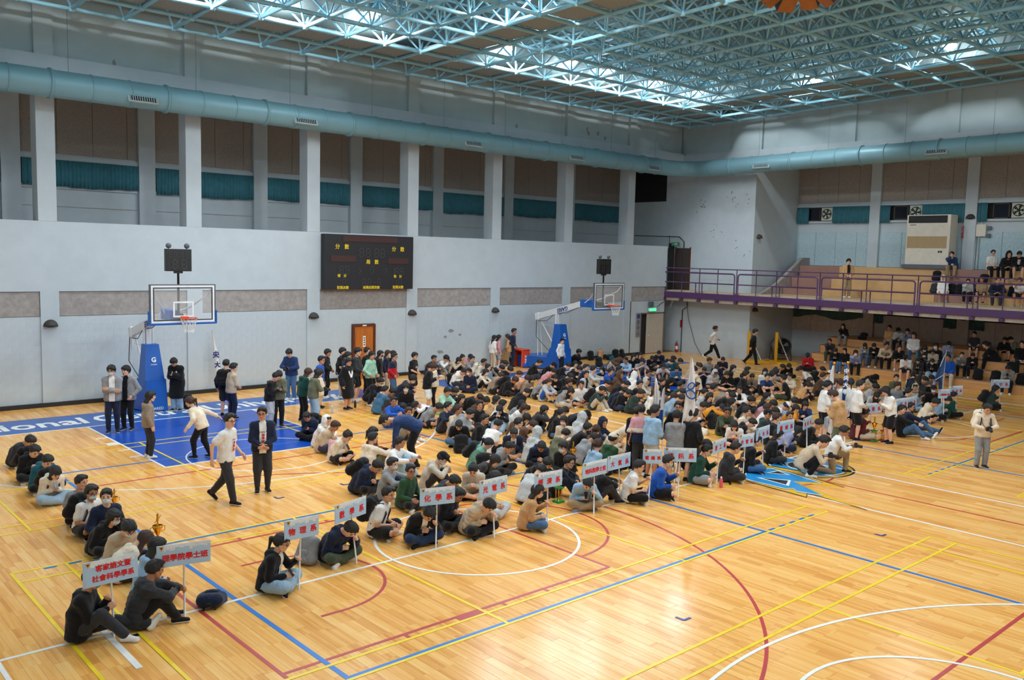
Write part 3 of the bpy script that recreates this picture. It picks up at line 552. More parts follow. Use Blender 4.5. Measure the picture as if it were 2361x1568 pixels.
sconce((29.5, -.67, 6.2), 0, 'small dark dome light high on the alcove side wall'); sconce((29.45, -.67, 2.48), 0, 'small dark dome light under the balcony on the alcove side wall')
sconce((33.0, -9.5, 7.22), -math.pi/2, 'dark dome light on the balcony pilaster above the electrical box'); sconce((33.0, -9.5, 2.55), -math.pi/2, 'dark dome light on the pilaster behind the bleachers')
# ---------------------------------------------------------------- doors
dw = mat('door_wood', srgb(184, 104, 36), .4, .18, 3, stretch=(6, 6, .6)); dwd = mat('door_frame_wood', srgb(92, 42, 24), .5, .15, 4)
dr = struct(empty('door_1', (8.995, 3.9, 0)), 'varnished orange wooden panel door with paper notice', 'door')
MB().box((-.52, -.05, 0), (-.44, .06, 2.18)).box((.44, -.05, 0), (.52, .06, 2.18)).box((-.44, -.05, 2.1), (.44, .06, 2.18)).build('door_frame', dwd, dr); MB().bev((-.44, -.01, .01), (.44, .04, 2.1), .008).build('door_leaf', dw, dr)
for x0, x1 in ((-.38, -.04), (.04, .38)):
    MB().prism([(x0, 1.0), (x1, 1.0), (x1, 1.86 if x0 > 0 else 1.98), ((x0+x1)/2, 1.96), (x0, 1.98 if x0 > 0 else 1.86)], -.03, -.005, 0, Matrix(((1, 0, 0, 0), (0, 0, 1, 0), (0, 1, 0, 0), (0, 0, 0, 1)))).build('door_panel', dw, dr); MB().bev((x0, -.03, .15), (x1, -.005, .85), .012).build('door_panel', dw, dr)
paper = mat('paper_white', srgb(236, 234, 226), .8)
n_ = MB().box((-.06, -.036, 1.28), (.06, -.03, 1.72)).build('notice', paper, dr); text('閒人勿進', face((0, -.037, 1.5), (1, 0, 0), (0, 0, 1)), .001, mat('ink', (.02, .02, .02)), n_, .0)
for k in range(4): MB().box((-.03, -.0375, 1.34+.09*k), (.03, -.036, 1.39+.09*k)).build('printed_mark', MATS['ink'], n_)
MB().box((-.09, -.056, 2.11), (.09, -.05, 2.16)).build('number_plate', paper, dr); MB().tube([(-.39, -.03, 1.0), (-.39, -.08, 1.0), (-.3, -.08, 1.0)], .012, 6).build('door_handle', blk_m2, dr)
# exit doorway at the far end of the left wall
d2 = struct(empty('door_2', (26.9, 3.9, 0)), 'open beige exit door under the green exit sign', 'door'); beige = mat('door_beige', srgb(186, 178, 164), .6, .06, 4)
MB().box((-.93, .08, 0), (.98, 1.6, 2.16)).build('painted_dark_passage', painted_dark_m, d2); MB().box((-.95, -.02, 0), (-.9, .1, 2.2)).box((.95, -.02, 0), (1.02, .1, 2.2)).box((-.95, -.02, 2.14), (1.02, .1, 2.2)).build('door_frame', mat('door_frame_grey', srgb(120, 112, 104), .6), d2)  # solid black block painted as the unlit room behind the door
lf = MB().bev((0, -.02, .02), (1.42, .03, 2.13), .008).build('door_leaf', beige, d2, (-.42, .02, 0)); MB().tube([(.1, -.03, 1.0), (.1, -.08, 1.0), (.2, -.08, 1.0)], .014, 6).build('door_handle', white_m, lf)
chair_b = mat('plastic_blue', srgb(30, 96, 150), .5)
bn = empty('banner', (25.72, 3.86, 1.5)); tag(bn, 'narrow grey cloth banner with blue characters beside the exit door', 'banner'); MB().bev((-.16, -.01, -.55), (.16, .01, .7), .005).build('cloth', mat('banner_grey', srgb(140, 140, 140), .9), bn)
for k, ch in enumerate('健身中心'): text(ch, face((0, -.013, .5-.3*k), (1, 0, 0), (0, 0, 1)), .26, print_b if k == 0 else mat('banner_ink', srgb(90, 92, 96), .8), bn, .002, .006, name='banner_character')
ex = empty('exit_sign', (26.75, 3.84, 2.36)); tag(ex, 'glowing green exit sign in a wire cage over the beige door', 'sign'); MB().bev((-.3, -.09, -.09), (.3, .0, .09), .01).build('sign_case', white_m, ex); glow = mat('exit_glow', srgb(40, 220, 120), .5, 0, emit=srgb(60, 235, 140), estr=2.2); MB().box((-.28, -.095, -.075), (.28, -.088, .075)).build('sign_face', glow, ex)
text('出口 EXIT', face((0, -.097, 0), (1, 0, 0), (0, 0, 1)), .1, print_w, ex, .001)
for k in range(9): MB().tube([(-.42+.1*k, -.22, -.12), (-.42+.1*k, -.22, .48), (-.42+.1*k, 0, .48)], .006, 4).build('cage_wire', wire, ex)
for k in range(4): MB().tube([(-.42, -.22, .06+.13*k), (.4, -.22, .06+.13*k)], .006, 4).build('cage_wire', wire, ex)
MB().bev((-.28, -.16, .14), (.0, -.02, .42), .01).build('junction_box', grey_m, ex)
# dark door and sign at gallery level
brown = mat('door_dark_brown', srgb(66, 56, 52), .6); d3 = struct(empty('door_3', (X1, 3.65, 3.4)), 'dark brown door behind the balcony railing', 'door'); MB().box((-.05, -.45, 0), (.0, .45, 2.25)).build('door_leaf', brown, d3); MB().box((-.06, -.5, 0), (.0, -.45, 2.3)).box((-.06, .45, 0), (0, .5, 2.3)).build('door_frame', dwd, d3)
d4 = struct(empty('door_4', (28.4, 4.0, 3.4)), 'dark open doorway at the end of the upper gallery', 'door'); MB().box((-.12, 0, 0), (.3, .06, 2.5)).build('opening', painted_dark_m, d4)  # near-black slab stands in for the doorway's unlit depth
e2 = empty('exit_sign', (28.5, 3.8, 5.85)); tag(e2, 'unlit green exit sign at the left end of the balcony', 'sign'); MB().bev((-.32, -.05, -.1), (.32, .02, .1), .01).build('sign_case', mat('sign_green', srgb(40, 120, 84), .6), e2); text('出口', face((0, -.052, 0), (1, 0, 0), (0, 0, 1)), .13, print_w, e2, .001)
# cables and pipes near the corner
cb = tag(MB().tube([(28.05, 3.85, 6.3), (28.05, 3.85, 2.85), (27.6, 3.82, 2.7), (27.2, 3.82, 2.5)], .018, 6).tube([(25.2, 3.85, 6.2), (28.9, 3.85, 6.25), (29.0, 3.6, 6.0), (29.0, 3.6, 3.4)], .03, 6).tube([(28.05, 3.85, 2.85), (28.98, 3.2, 2.82), (28.98, 3.2, 2.5), (28.98, 3.5, 2.3), (28.98, 3.5, .0)], .022, 6).tube([(28.98, 3.25, 2.75), (28.9, 3.0, 1.8), (28.85, 2.5, .6), (28.7, 1.95, .02), (28.5, 1.4, .02)], .014, 6).build('power_cable', blk_m2), 'black cables hanging from the balcony corner to the floor', 'cable')
fe = empty('fire_extinguisher', (28.75, 3.62, 0)); tag(fe, 'red fire extinguisher standing in the corner by the exit door', 'extinguisher'); red_m = mat('extinguisher_red', srgb(168, 28, 34), .35)
MB().lathe([(.0, 0), (.075, 0), (.085, .03), (.085, .42), (.05, .5), (.02, .53)], (0, 0, 0), 16).build('cylinder', red_m, fe); MB().tube([(0, 0, .52), (0, 0, .6), (.08, 0, .62)], .014, 6).tube([(0, 0, .56), (-.1, 0, .5), (-.1, 0, .12)], .012, 6).build('valve_and_hose', blk_m2, fe); MB().lathe([(.0865, .16), (.0865, .34)], (0, 0, 0), 16).build('label_band', paper, fe)
tag(MB().box((28.985, 3.5, 1.35), (29.04, 3.62, 1.75)).build('wall_plate', red_m), 'small red plate on the wall above the fire extinguisher', 'plate')
# flaking paint patches on the walls
pl = mat('bare_plaster', srgb(142, 142, 142), .95, .2, 20)
for (x, z, s) in ((13.4, 1.75, .18), (13.1, 1.5, .1), (13.9, 1.55, .1), (12.85, .86, .2), (12.6, .45, .16), (12.9, .4, .3), (13.2, .45, .2), (12.2, .3, .2)):
    pts = [(s*(.6+.5*random.random())*math.cos(a), s*(.4+.5*random.random())*math.sin(a)*.7) for a in [i*2*math.pi/9 for i in range(9)]]
    MB().prism(pts, 0, .004, 0, Matrix(((1, 0, 0, x), (0, 0, -1, 3.953), (0, 1, 0, z), (0, 0, 0, 1)))).build('flaked_patch', pl, wall)
for (y, z, s) in ((2.6, 7.9, .12), (2.5, 7.6, .14), (2.7, 7.7, .08), (.6, 8.4, .12), (.8, 8.2, .08), (.5, 8.0, .1), (3.0, 9.2, .08), (2.0, 6.4, .1), (1.2, 6.5, .08), (.2, 5.9, .1), (-.3, 5.3, .1), (2.9, 8.9, .05), (1.6, 6.9, .06), (-.2, 8.1, .1)):
    for k in range(3):
        pts = [(s*.6*(.3+.6*random.random())*math.cos(a), s*.6*(.3+.6*random.random())*math.sin(a)) for a in [i*2*math.pi/7 for i in range(7)]]
        MB().prism(pts, 0, .004, 0, Matrix(((0, 0, -1, X1-.001), (1, 0, 0, y+random.uniform(-.25, .25)), (0, 1, 0, z+random.uniform(-.3, .3)), (0, 0, 0, 1)))).build('flaked_patch', pl, far)
for (x, z) in ((21.6, 11.2), (21.7, 11.0), (22.4, 11.05), (22.9, 10.9), (17.0, 10.8), (-.2, 10.75)):
    pts = [(.1*(.3+.9*random.random())*math.cos(a), .2*(.3+.6*random.random())*math.sin(a)) for a in [i*2*math.pi/7 for i in range(7)]]
    MB().prism(pts, 0, .004, 0, Matrix(((1, 0, 0, x), (0, 0, -1, 4.059), (0, 1, 0, z), (0, 0, 0, 1)))).build('flaked_patch', pl, wall)
# ---------------------------------------------------------------- balcony railing
pur = mat('railing_purple', srgb(84, 52, 98), .45, .06, 3); rl = empty('balcony_railing', (28.0, -6, 3.0)); tag(rl, 'purple steel railing along the front edge of the balcony', 'railing'); B_ = Vector((-28.0, 6, -3.0))
def rb(mb, n): return mb.build(n, pur, rl, B_)
rb(MB().bev((27.9, Y0+.1, 3.02), (27.98, 3.95, 3.32), .01), 'toe_plate'); rb(MB().tube([(27.94, 3.95, 4.58), (27.94, Y0+.1, 4.58)], .026, 8), 'top_rail')
yy = 3.95; k = 0
ys = []
y = 3.95
while y > Y0+.5: ys.append(y); y -= 1.12
for i, y in enumerate(ys):
    rb(MB().tube([(27.94, y, 2.98), (27.94, y, 4.58)], .024, 6).bev((27.86, y-.09, 2.86), (28.0, y+.09, 2.99), .01), 'post')
for i in range(0, len(ys)-4, 4):
    a, b = ys[i]-.1, ys[i+4]+.1; r_ = .14
    pts = [(27.9, a, 3.3), (27.9, a, 4.22)]+[(27.9, a-r_+r_*math.cos(q), 4.22+r_*math.sin(q)) for q in (.5, 1.0, 1.571)]+[(27.9, b+r_-r_*math.cos(q), 4.22+r_*math.sin(q)) for q in (1.571, 1.0, .5)]+[(27.9, b, 4.22), (27.9, b, 3.3)]
    if i == 0: pts = [(27.9, 3.95, 4.36)]+pts[4:]
    rb(MB().tube(pts, .036, 8), 'guard_loop'); rb(MB().tube([(27.9, a if i else 3.95, 3.84), (27.9, b, 3.84)], .03, 8), 'mid_rail')
    m_ = (a+b)/2
    for s in (-.2, .2): rb(MB().tube([(27.9, m_+s, 3.3), (27.9, m_+s, 3.84)], .03, 6), 'short_post')
# air conditioner, windows with fans, curtains on the balcony
ac = empty('air_conditioner', (32.5, -8.0, 4.88)); tag(ac, 'tall cream floor-standing air conditioner cabinet on the balcony', 'air conditioner'); crm = mat('cabinet_cream', srgb(214, 206, 190), .45)
MB().bev((-.4, -1.0, .18), (.4, 1.0, 2.5), .02).build('cabinet', crm, ac); MB().box((-.5, -1.15, 0), (.45, 1.1, .18)).build('plinth', grey_m, ac); MB().box((-.41, -.85, 2.12), (-.39, .92, 2.46)).build('grille_slot', vent_d, ac)
for k in range(6): MB().box((-.425, -.85, 2.15+.055*k), (-.4, .92, 2.168+.055*k)).build('louvre', blk_m2, ac)
MB().box((-.412, -.88, .95), (-.398, .94, 1.5)).build('wood_effect_panel', mat('panel_wood', srgb(168, 142, 100), .5, .1, 4, stretch=(1, 8, 1)), ac); MB().box((-.415, -.72, .66), (-.4, -.5, .86)).build('control_plate', crm, ac); MB().box((-.42, -.7, .74), (-.41, -.62, .84)).box((-.42, -.6, .74), (-.41, -.52, .84)).build('gauge', blk_m2, ac); MB().box((-.412, .55, 2.02), (-.4, .85, 2.05)).build('maker_plate', blk_m2, ac)
brn = mat('window_frame_brown', srgb(58, 42, 40), .5); fan_w = mat('fan_housing', srgb(198, 206, 192), .5)
for k, (yb, fy, c) in enumerate(((-.67, -2.4, [(-.72, -1.4), (-2.72, -4.68)]), (-5.22, -6.98, [(-5.24, -5.75), (-7.2, -9.2)]), (-9.75, -11.5, [(-9.78, -10.2), (-12.4, -13.7)]))):
    w_ = struct(empty('window_%d' % (k+1), (33.1, fy, 7.55)), None); MB().box((0, -.75, -.34), (.05, 1.1, -.28)).box((0, -.75, .3), (.05, 1.1, .36)).box((0, .38, -.34), (.05, .45, .36)).box((0, 1.05, -.34), (.05, 1.1, .36)).build('window_frame', brn, w_); MB().box((.03, .45, -.28), (.04, 1.05, .3)).build('pane', mat('night_glass', (.01, .014, .025), .08), w_)
    f = empty('window_fan', (33.06, fy, 7.56)); tag(f, ('square pale ventilation fan in the balcony window nearest the alcove corner', 'square pale ventilation fan in the window above the air conditioner', 'square pale ventilation fan in the rightmost balcony window')[k], 'fan', 'window fans')
    MB().bev((-.03, -.3, -.33), (.06, .3, .33), .012).build('housing', fan_w, f); MB().lathe([(.0, -.035), (.27, -.035)], (0, 0, 0), 20, 0, 'x').build('fan_opening', painted_dark_m, f)
    for q in range(5):
        a = q*2*math.pi/5; MB().add([(-.05, .04*math.cos(a), .04*math.sin(a)), (-.045, .24*math.cos(a-.3), .24*math.sin(a-.3)), (-.06, .24*math.cos(a+.35), .24*math.sin(a+.35))], [(0, 1, 2)]).build('blade', fan_w, f)
    for rr in (.12, .2, .27): MB().tube([(-.065, rr*math.cos(a), rr*math.sin(a)) for a in [i*2*math.pi/20 for i in range(20)]], .005, 4, close=True).build('guard_ring', fan_w, f)
    for q, (a, b) in enumerate(c): curtain('curtain', (33.02, b, 0), (33.02, a, 0), 7.08, 7.93, MATS['curtain_teal'], label='%s teal curtain of the %s balcony window' % (('narrow', 'wide')[q], ('first', 'second', 'third')[k]))['group'] = 'balcony window curtains'
for q, (a, b, s) in enumerate(((-.75, -4.68, .1), (-5.25, -5.7, .02), (-8.6, -9.2, .02), (-9.75, -10.4, .02))):
    curtain('curtain', (33.08, b, 0), (33.08, a, 0), 2.1 if q else 2.2, 3.2 if q == 0 else 2.85, curtain_g, label=('wide bunched green curtain under the balcony', 'narrow green curtain right of the wide one under the balcony', 'narrow green curtain left of the pilaster under the balcony', 'narrow green curtain right of the pilaster under the balcony')[q], sag=s)
for k, y in enumerate((-6.1, -7.2, -8.3)): MB().box((33.12, y-.03, 2.5), (33.16, y+.03, 3.2)).build('mullion', brn, back)
for k, y in enumerate((-10.8, -12.0, -13.2)): MB().box((33.12, y-.03, 2.5), (33.16, y+.03, 3.2)).build('mullion', brn, back)
eb = empty('electrical_box', (33.08, -9.98, 6.65)); tag(eb, 'small cream electrical box with conduit on the balcony pilaster', 'electrical box'); MB().bev((-.1, -.22, -.25), (.06, .2, .3), .01).build('case', crm, eb); MB().tube([(0, .1, -.25), (0, .1, -1.75)], .035, 8).tube([(0, .22, -.25), (0, .22, -1.75)], .03, 8).tube([(0, 0, .3), (0, 0, .8)], .025, 8).build('conduit', mat('conduit_white', srgb(190, 204, 208), .5), eb); MB().bev((-.06, -.42, .05), (.06, -.28, .22), .01).bev((-.05, -.4, -.3), (.06, -.27, -.12), .01).build('switch', grey_m, eb)
vw = empty('wall_notice', (32.99, -9.2, 6.6)); tag(vw, 'vertical red characters on the balcony pilaster', 'notice')
for k, ch in enumerate('請勿跨越'): text(ch, face((0, 0, .2-.14*k), (0, -1, 0), (0, 0, 1)), .13, mat('notice_red', srgb(180, 40, 40), .7), vw, .002, .003)
# drum fan and yellow posts in the alcove
df = empty('drum_fan', (30.6, -1.6, 0), math.radians(-130)); tag(df, 'big grey steel drum fan on a tubular stand in the alcove', 'fan'); gs = mat('galvanised_steel', srgb(120, 122, 122), .4, .1, 3, metal=.6)
MB().lathe([(.42, -.3), (.46, -.3), (.46, -.1), (.475, -.09), (.475, -.05), (.46, -.04), (.46, .3), (.42, .3)], (0, 0, .72), 28, 0, 'x').build('drum', gs, df); MB().lathe([(.0, .0), (.42, 0)], (0, 0, .72), 24, 0, 'x').build('painted_inner_shadow', painted_dark_m, df)  # black disc paints the shade inside the drum
for q in range(4): a = q*math.pi/2+.3; MB().add([(.05, .06*math.cos(a), .72+.06*math.sin(a)), (.12, .38*math.cos(a-.25), .72+.38*math.sin(a-.25)), (.04, .38*math.cos(a+.3), .72+.38*math.sin(a+.3))], [(0, 1, 2)]).build('blade', gs, df)
for rr in (.1, .2, .3, .4): MB().tube([(.29, rr*math.cos(a), .72+rr*math.sin(a)) for a in [i*2*math.pi/20 for i in range(20)]], .005, 4, close=True).build('guard_ring', gs, df)
for s in (-1, 1): MB().tube([(-.35, s*.46, .02), (-.1, s*.5, .35), (0, s*.5, .7)], .018, 6).tube([(.35, s*.46, .02), (.1, s*.5, .35), (0, s*.5, .7)], .018, 6).build('stand_leg', blk_m2, df)
MB().tube([(-.35, -.46, .02), (-.35, .46, .02)], .018, 6).tube([(.35, -.46, .02), (.35, .46, .02)], .018, 6).build('stand_bar', blk_m2, df)
ylw = mat('yellow_post_paint', srgb(226, 170, 30), .45)
for k, (x, y, lab) in enumerate(((28.1, -1.3, 'left yellow net post stand behind the walking person in black'), (29.0, -2.3, 'right yellow net post stand beside the drum fan'))):
    gp = empty('net_post', (x, y, 0), math.radians(-35)); tag(gp, lab, 'net post', 'yellow net posts'); MB().bev((-.06, -.06, .0), (.06, .06, 1.55), .01).build('upright', ylw, gp); MB().bev((-.1, -.55, 0), (.9, .55, .1), .02).build('foot', ylw, gp); MB().tube([(.8, .3, .1), (.05, 0, 1.45)], .022, 6).build('stay', white_m, gp)
# orange box beside the far hoop base
og = empty('goal_box', (17.05, 3.45, 0)); tag(og, 'orange plastic box with white lettering beside the far hoop base', 'box'); orm = mat('orange_plastic', srgb(222, 70, 32), .45)
MB().bev((-.25, -.35, 0), (.25, -.29, .82), .03).bev((-.25, .29, 0), (.25, .35, .82), .03).bev((-.25, -.35, .74), (.25, .35, .82), .03).bev((.18, -.32, .0), (.24, .32, .78), .02).build('shell', orm, og); text('MAX', face((-.0, -.356, .35), (0, 0, 1), (-1, 0, 0)), .2, print_w, og, .002, .006)
# rolled banner leaning at the wall
lb_ = empty('leaning_flag', (2.75, 3.75, 0)); tag(lb_, 'white furled flag with blue characters leaning on the wall near the first hoop', 'flag'); MB().tube([(.35, -.25, 0), (-.0, .0, 2.2)], .015, 6).build('pole', white_m, lb_); MB().tube([(.2, -.14, .55), (.14, -.1, 1.0), (.09, -.07, 1.5), (.01, -.02, 2.1)], [.09, .08, .06, .02], 8).build('cloth', paper, lb_); text('央', face((.06, -.2, 1.35), (1, 0, 0), (0, 0, 1)), .25, print_b, lb_, .004, .008); text('大', face((.1, -.22, 1.0), (1, 0, 0), (0, 0, 1)), .22, print_b, lb_, .004, .008)
# speaker cluster hanging under the roof
sp = empty('speaker_cluster', (10.9, -13.3, 11.9)); sp.scale = (.85, .85, .85); tag(sp, 'cluster of dark loudspeaker boxes with orange ends hanging from the roof frame', 'speaker'); spd = mat('speaker_dark', srgb(58, 62, 68), .6); spo = mat('speaker_wood', srgb(160, 100, 50), .5, .12, 4)
for k in range(8):
    a = k*math.pi/4+.2; Mx = Matrix.Translation((.85*math.cos(a), .85*math.sin(a), -.05*(k % 2))) @ Matrix.Rotation(a, 4, 'Z') @ Matrix.Rotation(math.radians(35), 4, 'Y')
    c = MB().bev((-.3, -.25, -.2), (.3, .25, .2), .02, 0, Mx).build('speaker_box', spd, sp); MB().bev((.29, -.25, -.2), (.33, .25, .2), .01, 0, Mx).bev((-.3, -.25, -.225), (.3, .25, -.2), .008, 0, Mx).build('speaker_face', spo, c)
MB().tube([(0, 0, -.1), (0, 0, .7)], .05, 8).tube([(-.9, 0, .15), (.9, 0, .15)], .03, 6).tube([(0, -.9, .15), (0, .9, .15)], .03, 6).build('hanging_bracket', spd, sp)

# ---------------------------------------------------------------- figures: signed distance fields meshed with surface nets
import numpy as np, math
A3 = lambda *v: np.array(v, float)
def nrm(v):
    v = np.asarray(v, float); n = np.linalg.norm(v); return v/n if n > 1e-9 else v
class Field:
    def __init__(s, lo, hi, h):
        s.h = h; s.lo = np.asarray(lo, float)-2.5*h; s.n = np.ceil((np.asarray(hi, float)+2.5*h-s.lo)/h).astype(int)+1
        s.ax = [(s.lo[i]+h*np.arange(s.n[i])).astype(np.float32) for i in range(3)]
        s.d = np.full(s.n, 1e3, np.float32)
    def sub(s, lo, hi):
        i0 = np.clip(np.floor((lo-s.lo)/s.h).astype(int), 0, s.n-1); i1 = np.clip(np.ceil((hi-s.lo)/s.h).astype(int)+1, 1, s.n)
        sl = tuple(slice(a, b) for a, b in zip(i0, i1))
        return sl, s.ax[0][sl[0]][:, None, None], s.ax[1][sl[1]][None, :, None], s.ax[2][sl[2]][None, None, :]
    def blend(s, sl, v, k):
        o = s.d[sl]
        if k > 0:
            hh = np.clip(.5+.5*(o-v)/k, 0, 1); s.d[sl] = o*(1-hh)+v*hh-k*hh*(1-hh)
        else: s.d[sl] = np.minimum(o, v)
    def cone(s, a, b, ra, rb, k=.03):
        a = np.asarray(a, float); b = np.asarray(b, float); m = max(ra, rb)+k+2*s.h
        sl, X, Y, Z = s.sub(np.minimum(a, b)-m, np.maximum(a, b)+m)
        ab = b-a; L = max(float(ab@ab), 1e-9)
        t = np.clip(((X-a[0])*ab[0]+(Y-a[1])*ab[1]+(Z-a[2])*ab[2])/L, 0, 1)
        v = np.sqrt((X-a[0]-t*ab[0])**2+(Y-a[1]-t*ab[1])**2+(Z-a[2]-t*ab[2])**2)-(ra+(rb-ra)*t)
        s.blend(sl, v.astype(np.float32), k); return s
    def ell(s, c, r, k=.03, M=None):
        c = np.asarray(c, float); r = np.asarray(r, float); m = r.max()+k+2*s.h
        sl, X, Y, Z = s.sub(c-m, c+m)
        x, y, z = X-c[0], Y-c[1], Z-c[2]
        if M is not None: x, y, z = (M[0, 0]*x+M[1, 0]*y+M[2, 0]*z, M[0, 1]*x+M[1, 1]*y+M[2, 1]*z, M[0, 2]*x+M[1, 2]*y+M[2, 2]*z)
        q = np.sqrt((x/r[0])**2+(y/r[1])**2+(z/r[2])**2); v = (q-1)*r.min()*1.15
        s.blend(sl, v.astype(np.float32), k); return s
    def cut(s, v): s.d = np.maximum(s.d, v.astype(np.float32)); return s
    def grid(s): return s.ax[0][:, None, None], s.ax[1][None, :, None], s.ax[2][None, None, :]
    def half(s, p, n, off=0):          # remove the half space beyond plane (p, n)
        X, Y, Z = s.grid(); return s.cut((X-p[0])*n[0]+(Y-p[1])*n[1]+(Z-p[2])*n[2]-off)
    def wrinkle(s, amp, f, seed=0):
        X, Y, Z = s.grid(); q = seed*1.7
        s.d += (amp*(np.sin(f*(X*.8+Z*.7)+q+2.1*np.sin(f*.37*Y+q))*np.sin(f*(Y*.9-Z*.45)+1.3*q+1.7*np.sin(f*.41*X)))).astype(np.float32); return s
    def mesh(s, limit=None):
        d = s.d; S = d < 0
        n = s.n-1; cnt = np.zeros(n, np.int8); acc = np.zeros((3,)+tuple(n), np.float32)
        c8 = np.zeros(n, np.int8)
        for i in (0, 1):
            for j in (0, 1):
                for k in (0, 1): c8 += S[i:i+n[0], j:j+n[1], k:k+n[2]]
        idx = np.argwhere((c8 > 0) & (c8 < 8))
        if len(idx) == 0: return np.zeros((0, 3)), np.zeros((0, 4), int)
        vid = np.full(n, -1, np.int32); vid[tuple(idx.T)] = np.arange(len(idx))
        P = np.zeros((len(idx), 3), np.float32); W = np.zeros(len(idx), np.float32)
        cor = {}
        for i in (0, 1):
            for j in (0, 1):
                for k in (0, 1): cor[i, j, k] = d[idx[:, 0]+i, idx[:, 1]+j, idx[:, 2]+k]
        for ax in range(3):
            for p in (0, 1):
                for q in (0, 1):
                    a = [0, 0, 0]; o = [t for t in range(3) if t != ax]; a[o[0]] = p; a[o[1]] = q; b = list(a); b[ax] = 1
                    va, vb = cor[tuple(a)], cor[tuple(b)]; m = (va < 0) != (vb < 0)
                    t = np.where(m, va/np.where(m, va-vb, 1), 0); pt = np.tile(np.array(a, np.float32), (len(idx), 1)); pt[:, ax] = t
                    P[m] += pt[m]; W[m] += 1
        V = s.lo+s.h*(idx+P/W[:, None])
        F = []
        for ax in range(3):
            o = [t for t in range(3) if t != ax]
            sl0 = [slice(None)]*3; sl1 = [slice(None)]*3; sl0[ax] = slice(0, -1); sl1[ax] = slice(1, None)
            A, B = S[tuple(sl0)], S[tuple(sl1)]; e = np.argwhere(A != B)
            ok = (e[:, o[0]] > 0) & (e[:, o[1]] > 0) & (e[:, o[0]] < n[o[0]]) & (e[:, o[1]] < n[o[1]]); e = e[ok]
            if len(e) == 0: continue
            ins = A[tuple(e.T)]
            def g(u, v):
                q = e.copy(); q[:, o[0]] -= u; q[:, o[1]] -= v; return vid[tuple(q.T)]
            f = np.stack([g(1, 1), g(0, 1), g(0, 0), g(1, 0)], 1)
            flip = ins if ax != 1 else ~ins
            f[~flip] = f[~flip][:, ::-1]; F.append(f)
        F = np.concatenate(F) if F else np.zeros((0, 4), int)
        return V, F[(F >= 0).all(1)]

def ik(a, t, l1, l2, pole):
    a = np.asarray(a, float); t = np.asarray(t, float); d = t-a; L = np.linalg.norm(d); mx = (l1+l2)*.998
    if L > mx: t = a+d/L*mx; d = t-a; L = mx
    if L < abs(l1-l2)+.02: L = abs(l1-l2)+.02
    x = (l1*l1-l2*l2+L*L)/(2*L); h = math.sqrt(max(l1*l1-x*x, 0)); n = nrm(d)
    p = np.asarray(pole, float); p = nrm(p-n*(p@n)); return a+n*x+p*h, t
def rotm(pitch, yaw, roll=0):       # head frame: x forward, y left, z up (columns); pitch>0 looks down
    cp, sp, cy, sy, cr, sr = (f(math.radians(v)) for v in (pitch, yaw, roll) for f in (math.cos, math.sin))
    Ry = np.array([[cp, 0, sp], [0, 1, 0], [-sp, 0, cp]]); Rz = np.array([[cy, -sy, 0], [sy, cy, 0], [0, 0, 1]]); Rx = np.array([[1, 0, 0], [0, cr, -sr], [0, sr, cr]])
    return Rz@Ry@Rx
def frame(x, up):
    x = nrm(x); y = nrm(np.cross(up, x)); z = np.cross(x, y); return np.stack([x, y, z], 1)

def make_pose(pel, lean=0, side=0, curl=0, head=(0, 0, 0), hl=None, hr=None, el=(-.6, .5, -.6), er=(-.6, -.5, -.6), fl=None, fr=None, kl=(1, 0, .2), kr=(1, 0, .2),
              tl=(1, .15, 0), tr=(1, -.15, 0), ul=(0, 0, 1), ur=(0, 0, 1), grip=(0, 0), palml=None, palmr=None, twist=0):
    J = {}; pel = A3(*pel); le = math.radians(lean); sd = math.radians(side); cu = math.radians(curl); tw = math.radians(twist)
    up0 = nrm(A3(math.sin(le), math.sin(sd), math.cos(le)*math.cos(sd))); up1 = nrm(A3(math.sin(le+cu), math.sin(sd), math.cos(le+cu)))
    mid = pel+up0*.24; nb = mid+up1*.26; lat = A3(-math.sin(tw), math.cos(tw), 0); lat = nrm(lat-up1*(lat@up1))
    J.update(pel=pel, mid=mid, nb=nb, up0=up0, up1=up1, lat=lat)
    J['sl'] = nb+lat*.163-up1*.05; J['sr'] = nb-lat*.163-up1*.05
    J['hl'] = pel+A3(0, .085, 0); J['hr'] = pel-A3(0, .085, 0)
    J['H'] = rotm(*head); hup = J['H'][:, 2]
    J['nt'] = nb+nrm(up1*.6+hup*.4+A3(.25, 0, .2)*(.6 if lean+curl < 60 else .1))*.085
    J['hd'] = J['nt']+hup*.112+J['H'][:, 0]*.03
    for s, tgt, pole in (('l', hl, el), ('r', hr, er)):
        sh = J['s'+s]; tgt = A3(*tgt) if tgt is not None else sh+A3(.03, .1 if s == 'l' else -.1, -.5)
        e, w = ik(sh, tgt, .28, .245, pole); J['e'+s] = e; J['w'+s] = w
        d = nrm(w-e); pn = palml if s == 'l' else palmr
        pn = A3(*pn) if pn is not None else A3(0, -1 if s == 'l' else 1, -.2)
        J['M'+s] = frame(d, -(pn-d*(pn@d)) if abs(pn@d) < .98 else A3(0, 0, 1)); J['g'+s] = grip[0 if s == 'l' else 1]
    for s, tgt, pole, td, uu in (('l', fl, kl, tl, ul), ('r', fr, kr, tr, ur)):
        hp = J['h'+s]; k, a = ik(hp, A3(*tgt), .415, .405, pole); J['k'+s] = k; J['a'+s] = a
        J['F'+s] = frame(A3(*td), A3(*uu))
    return J

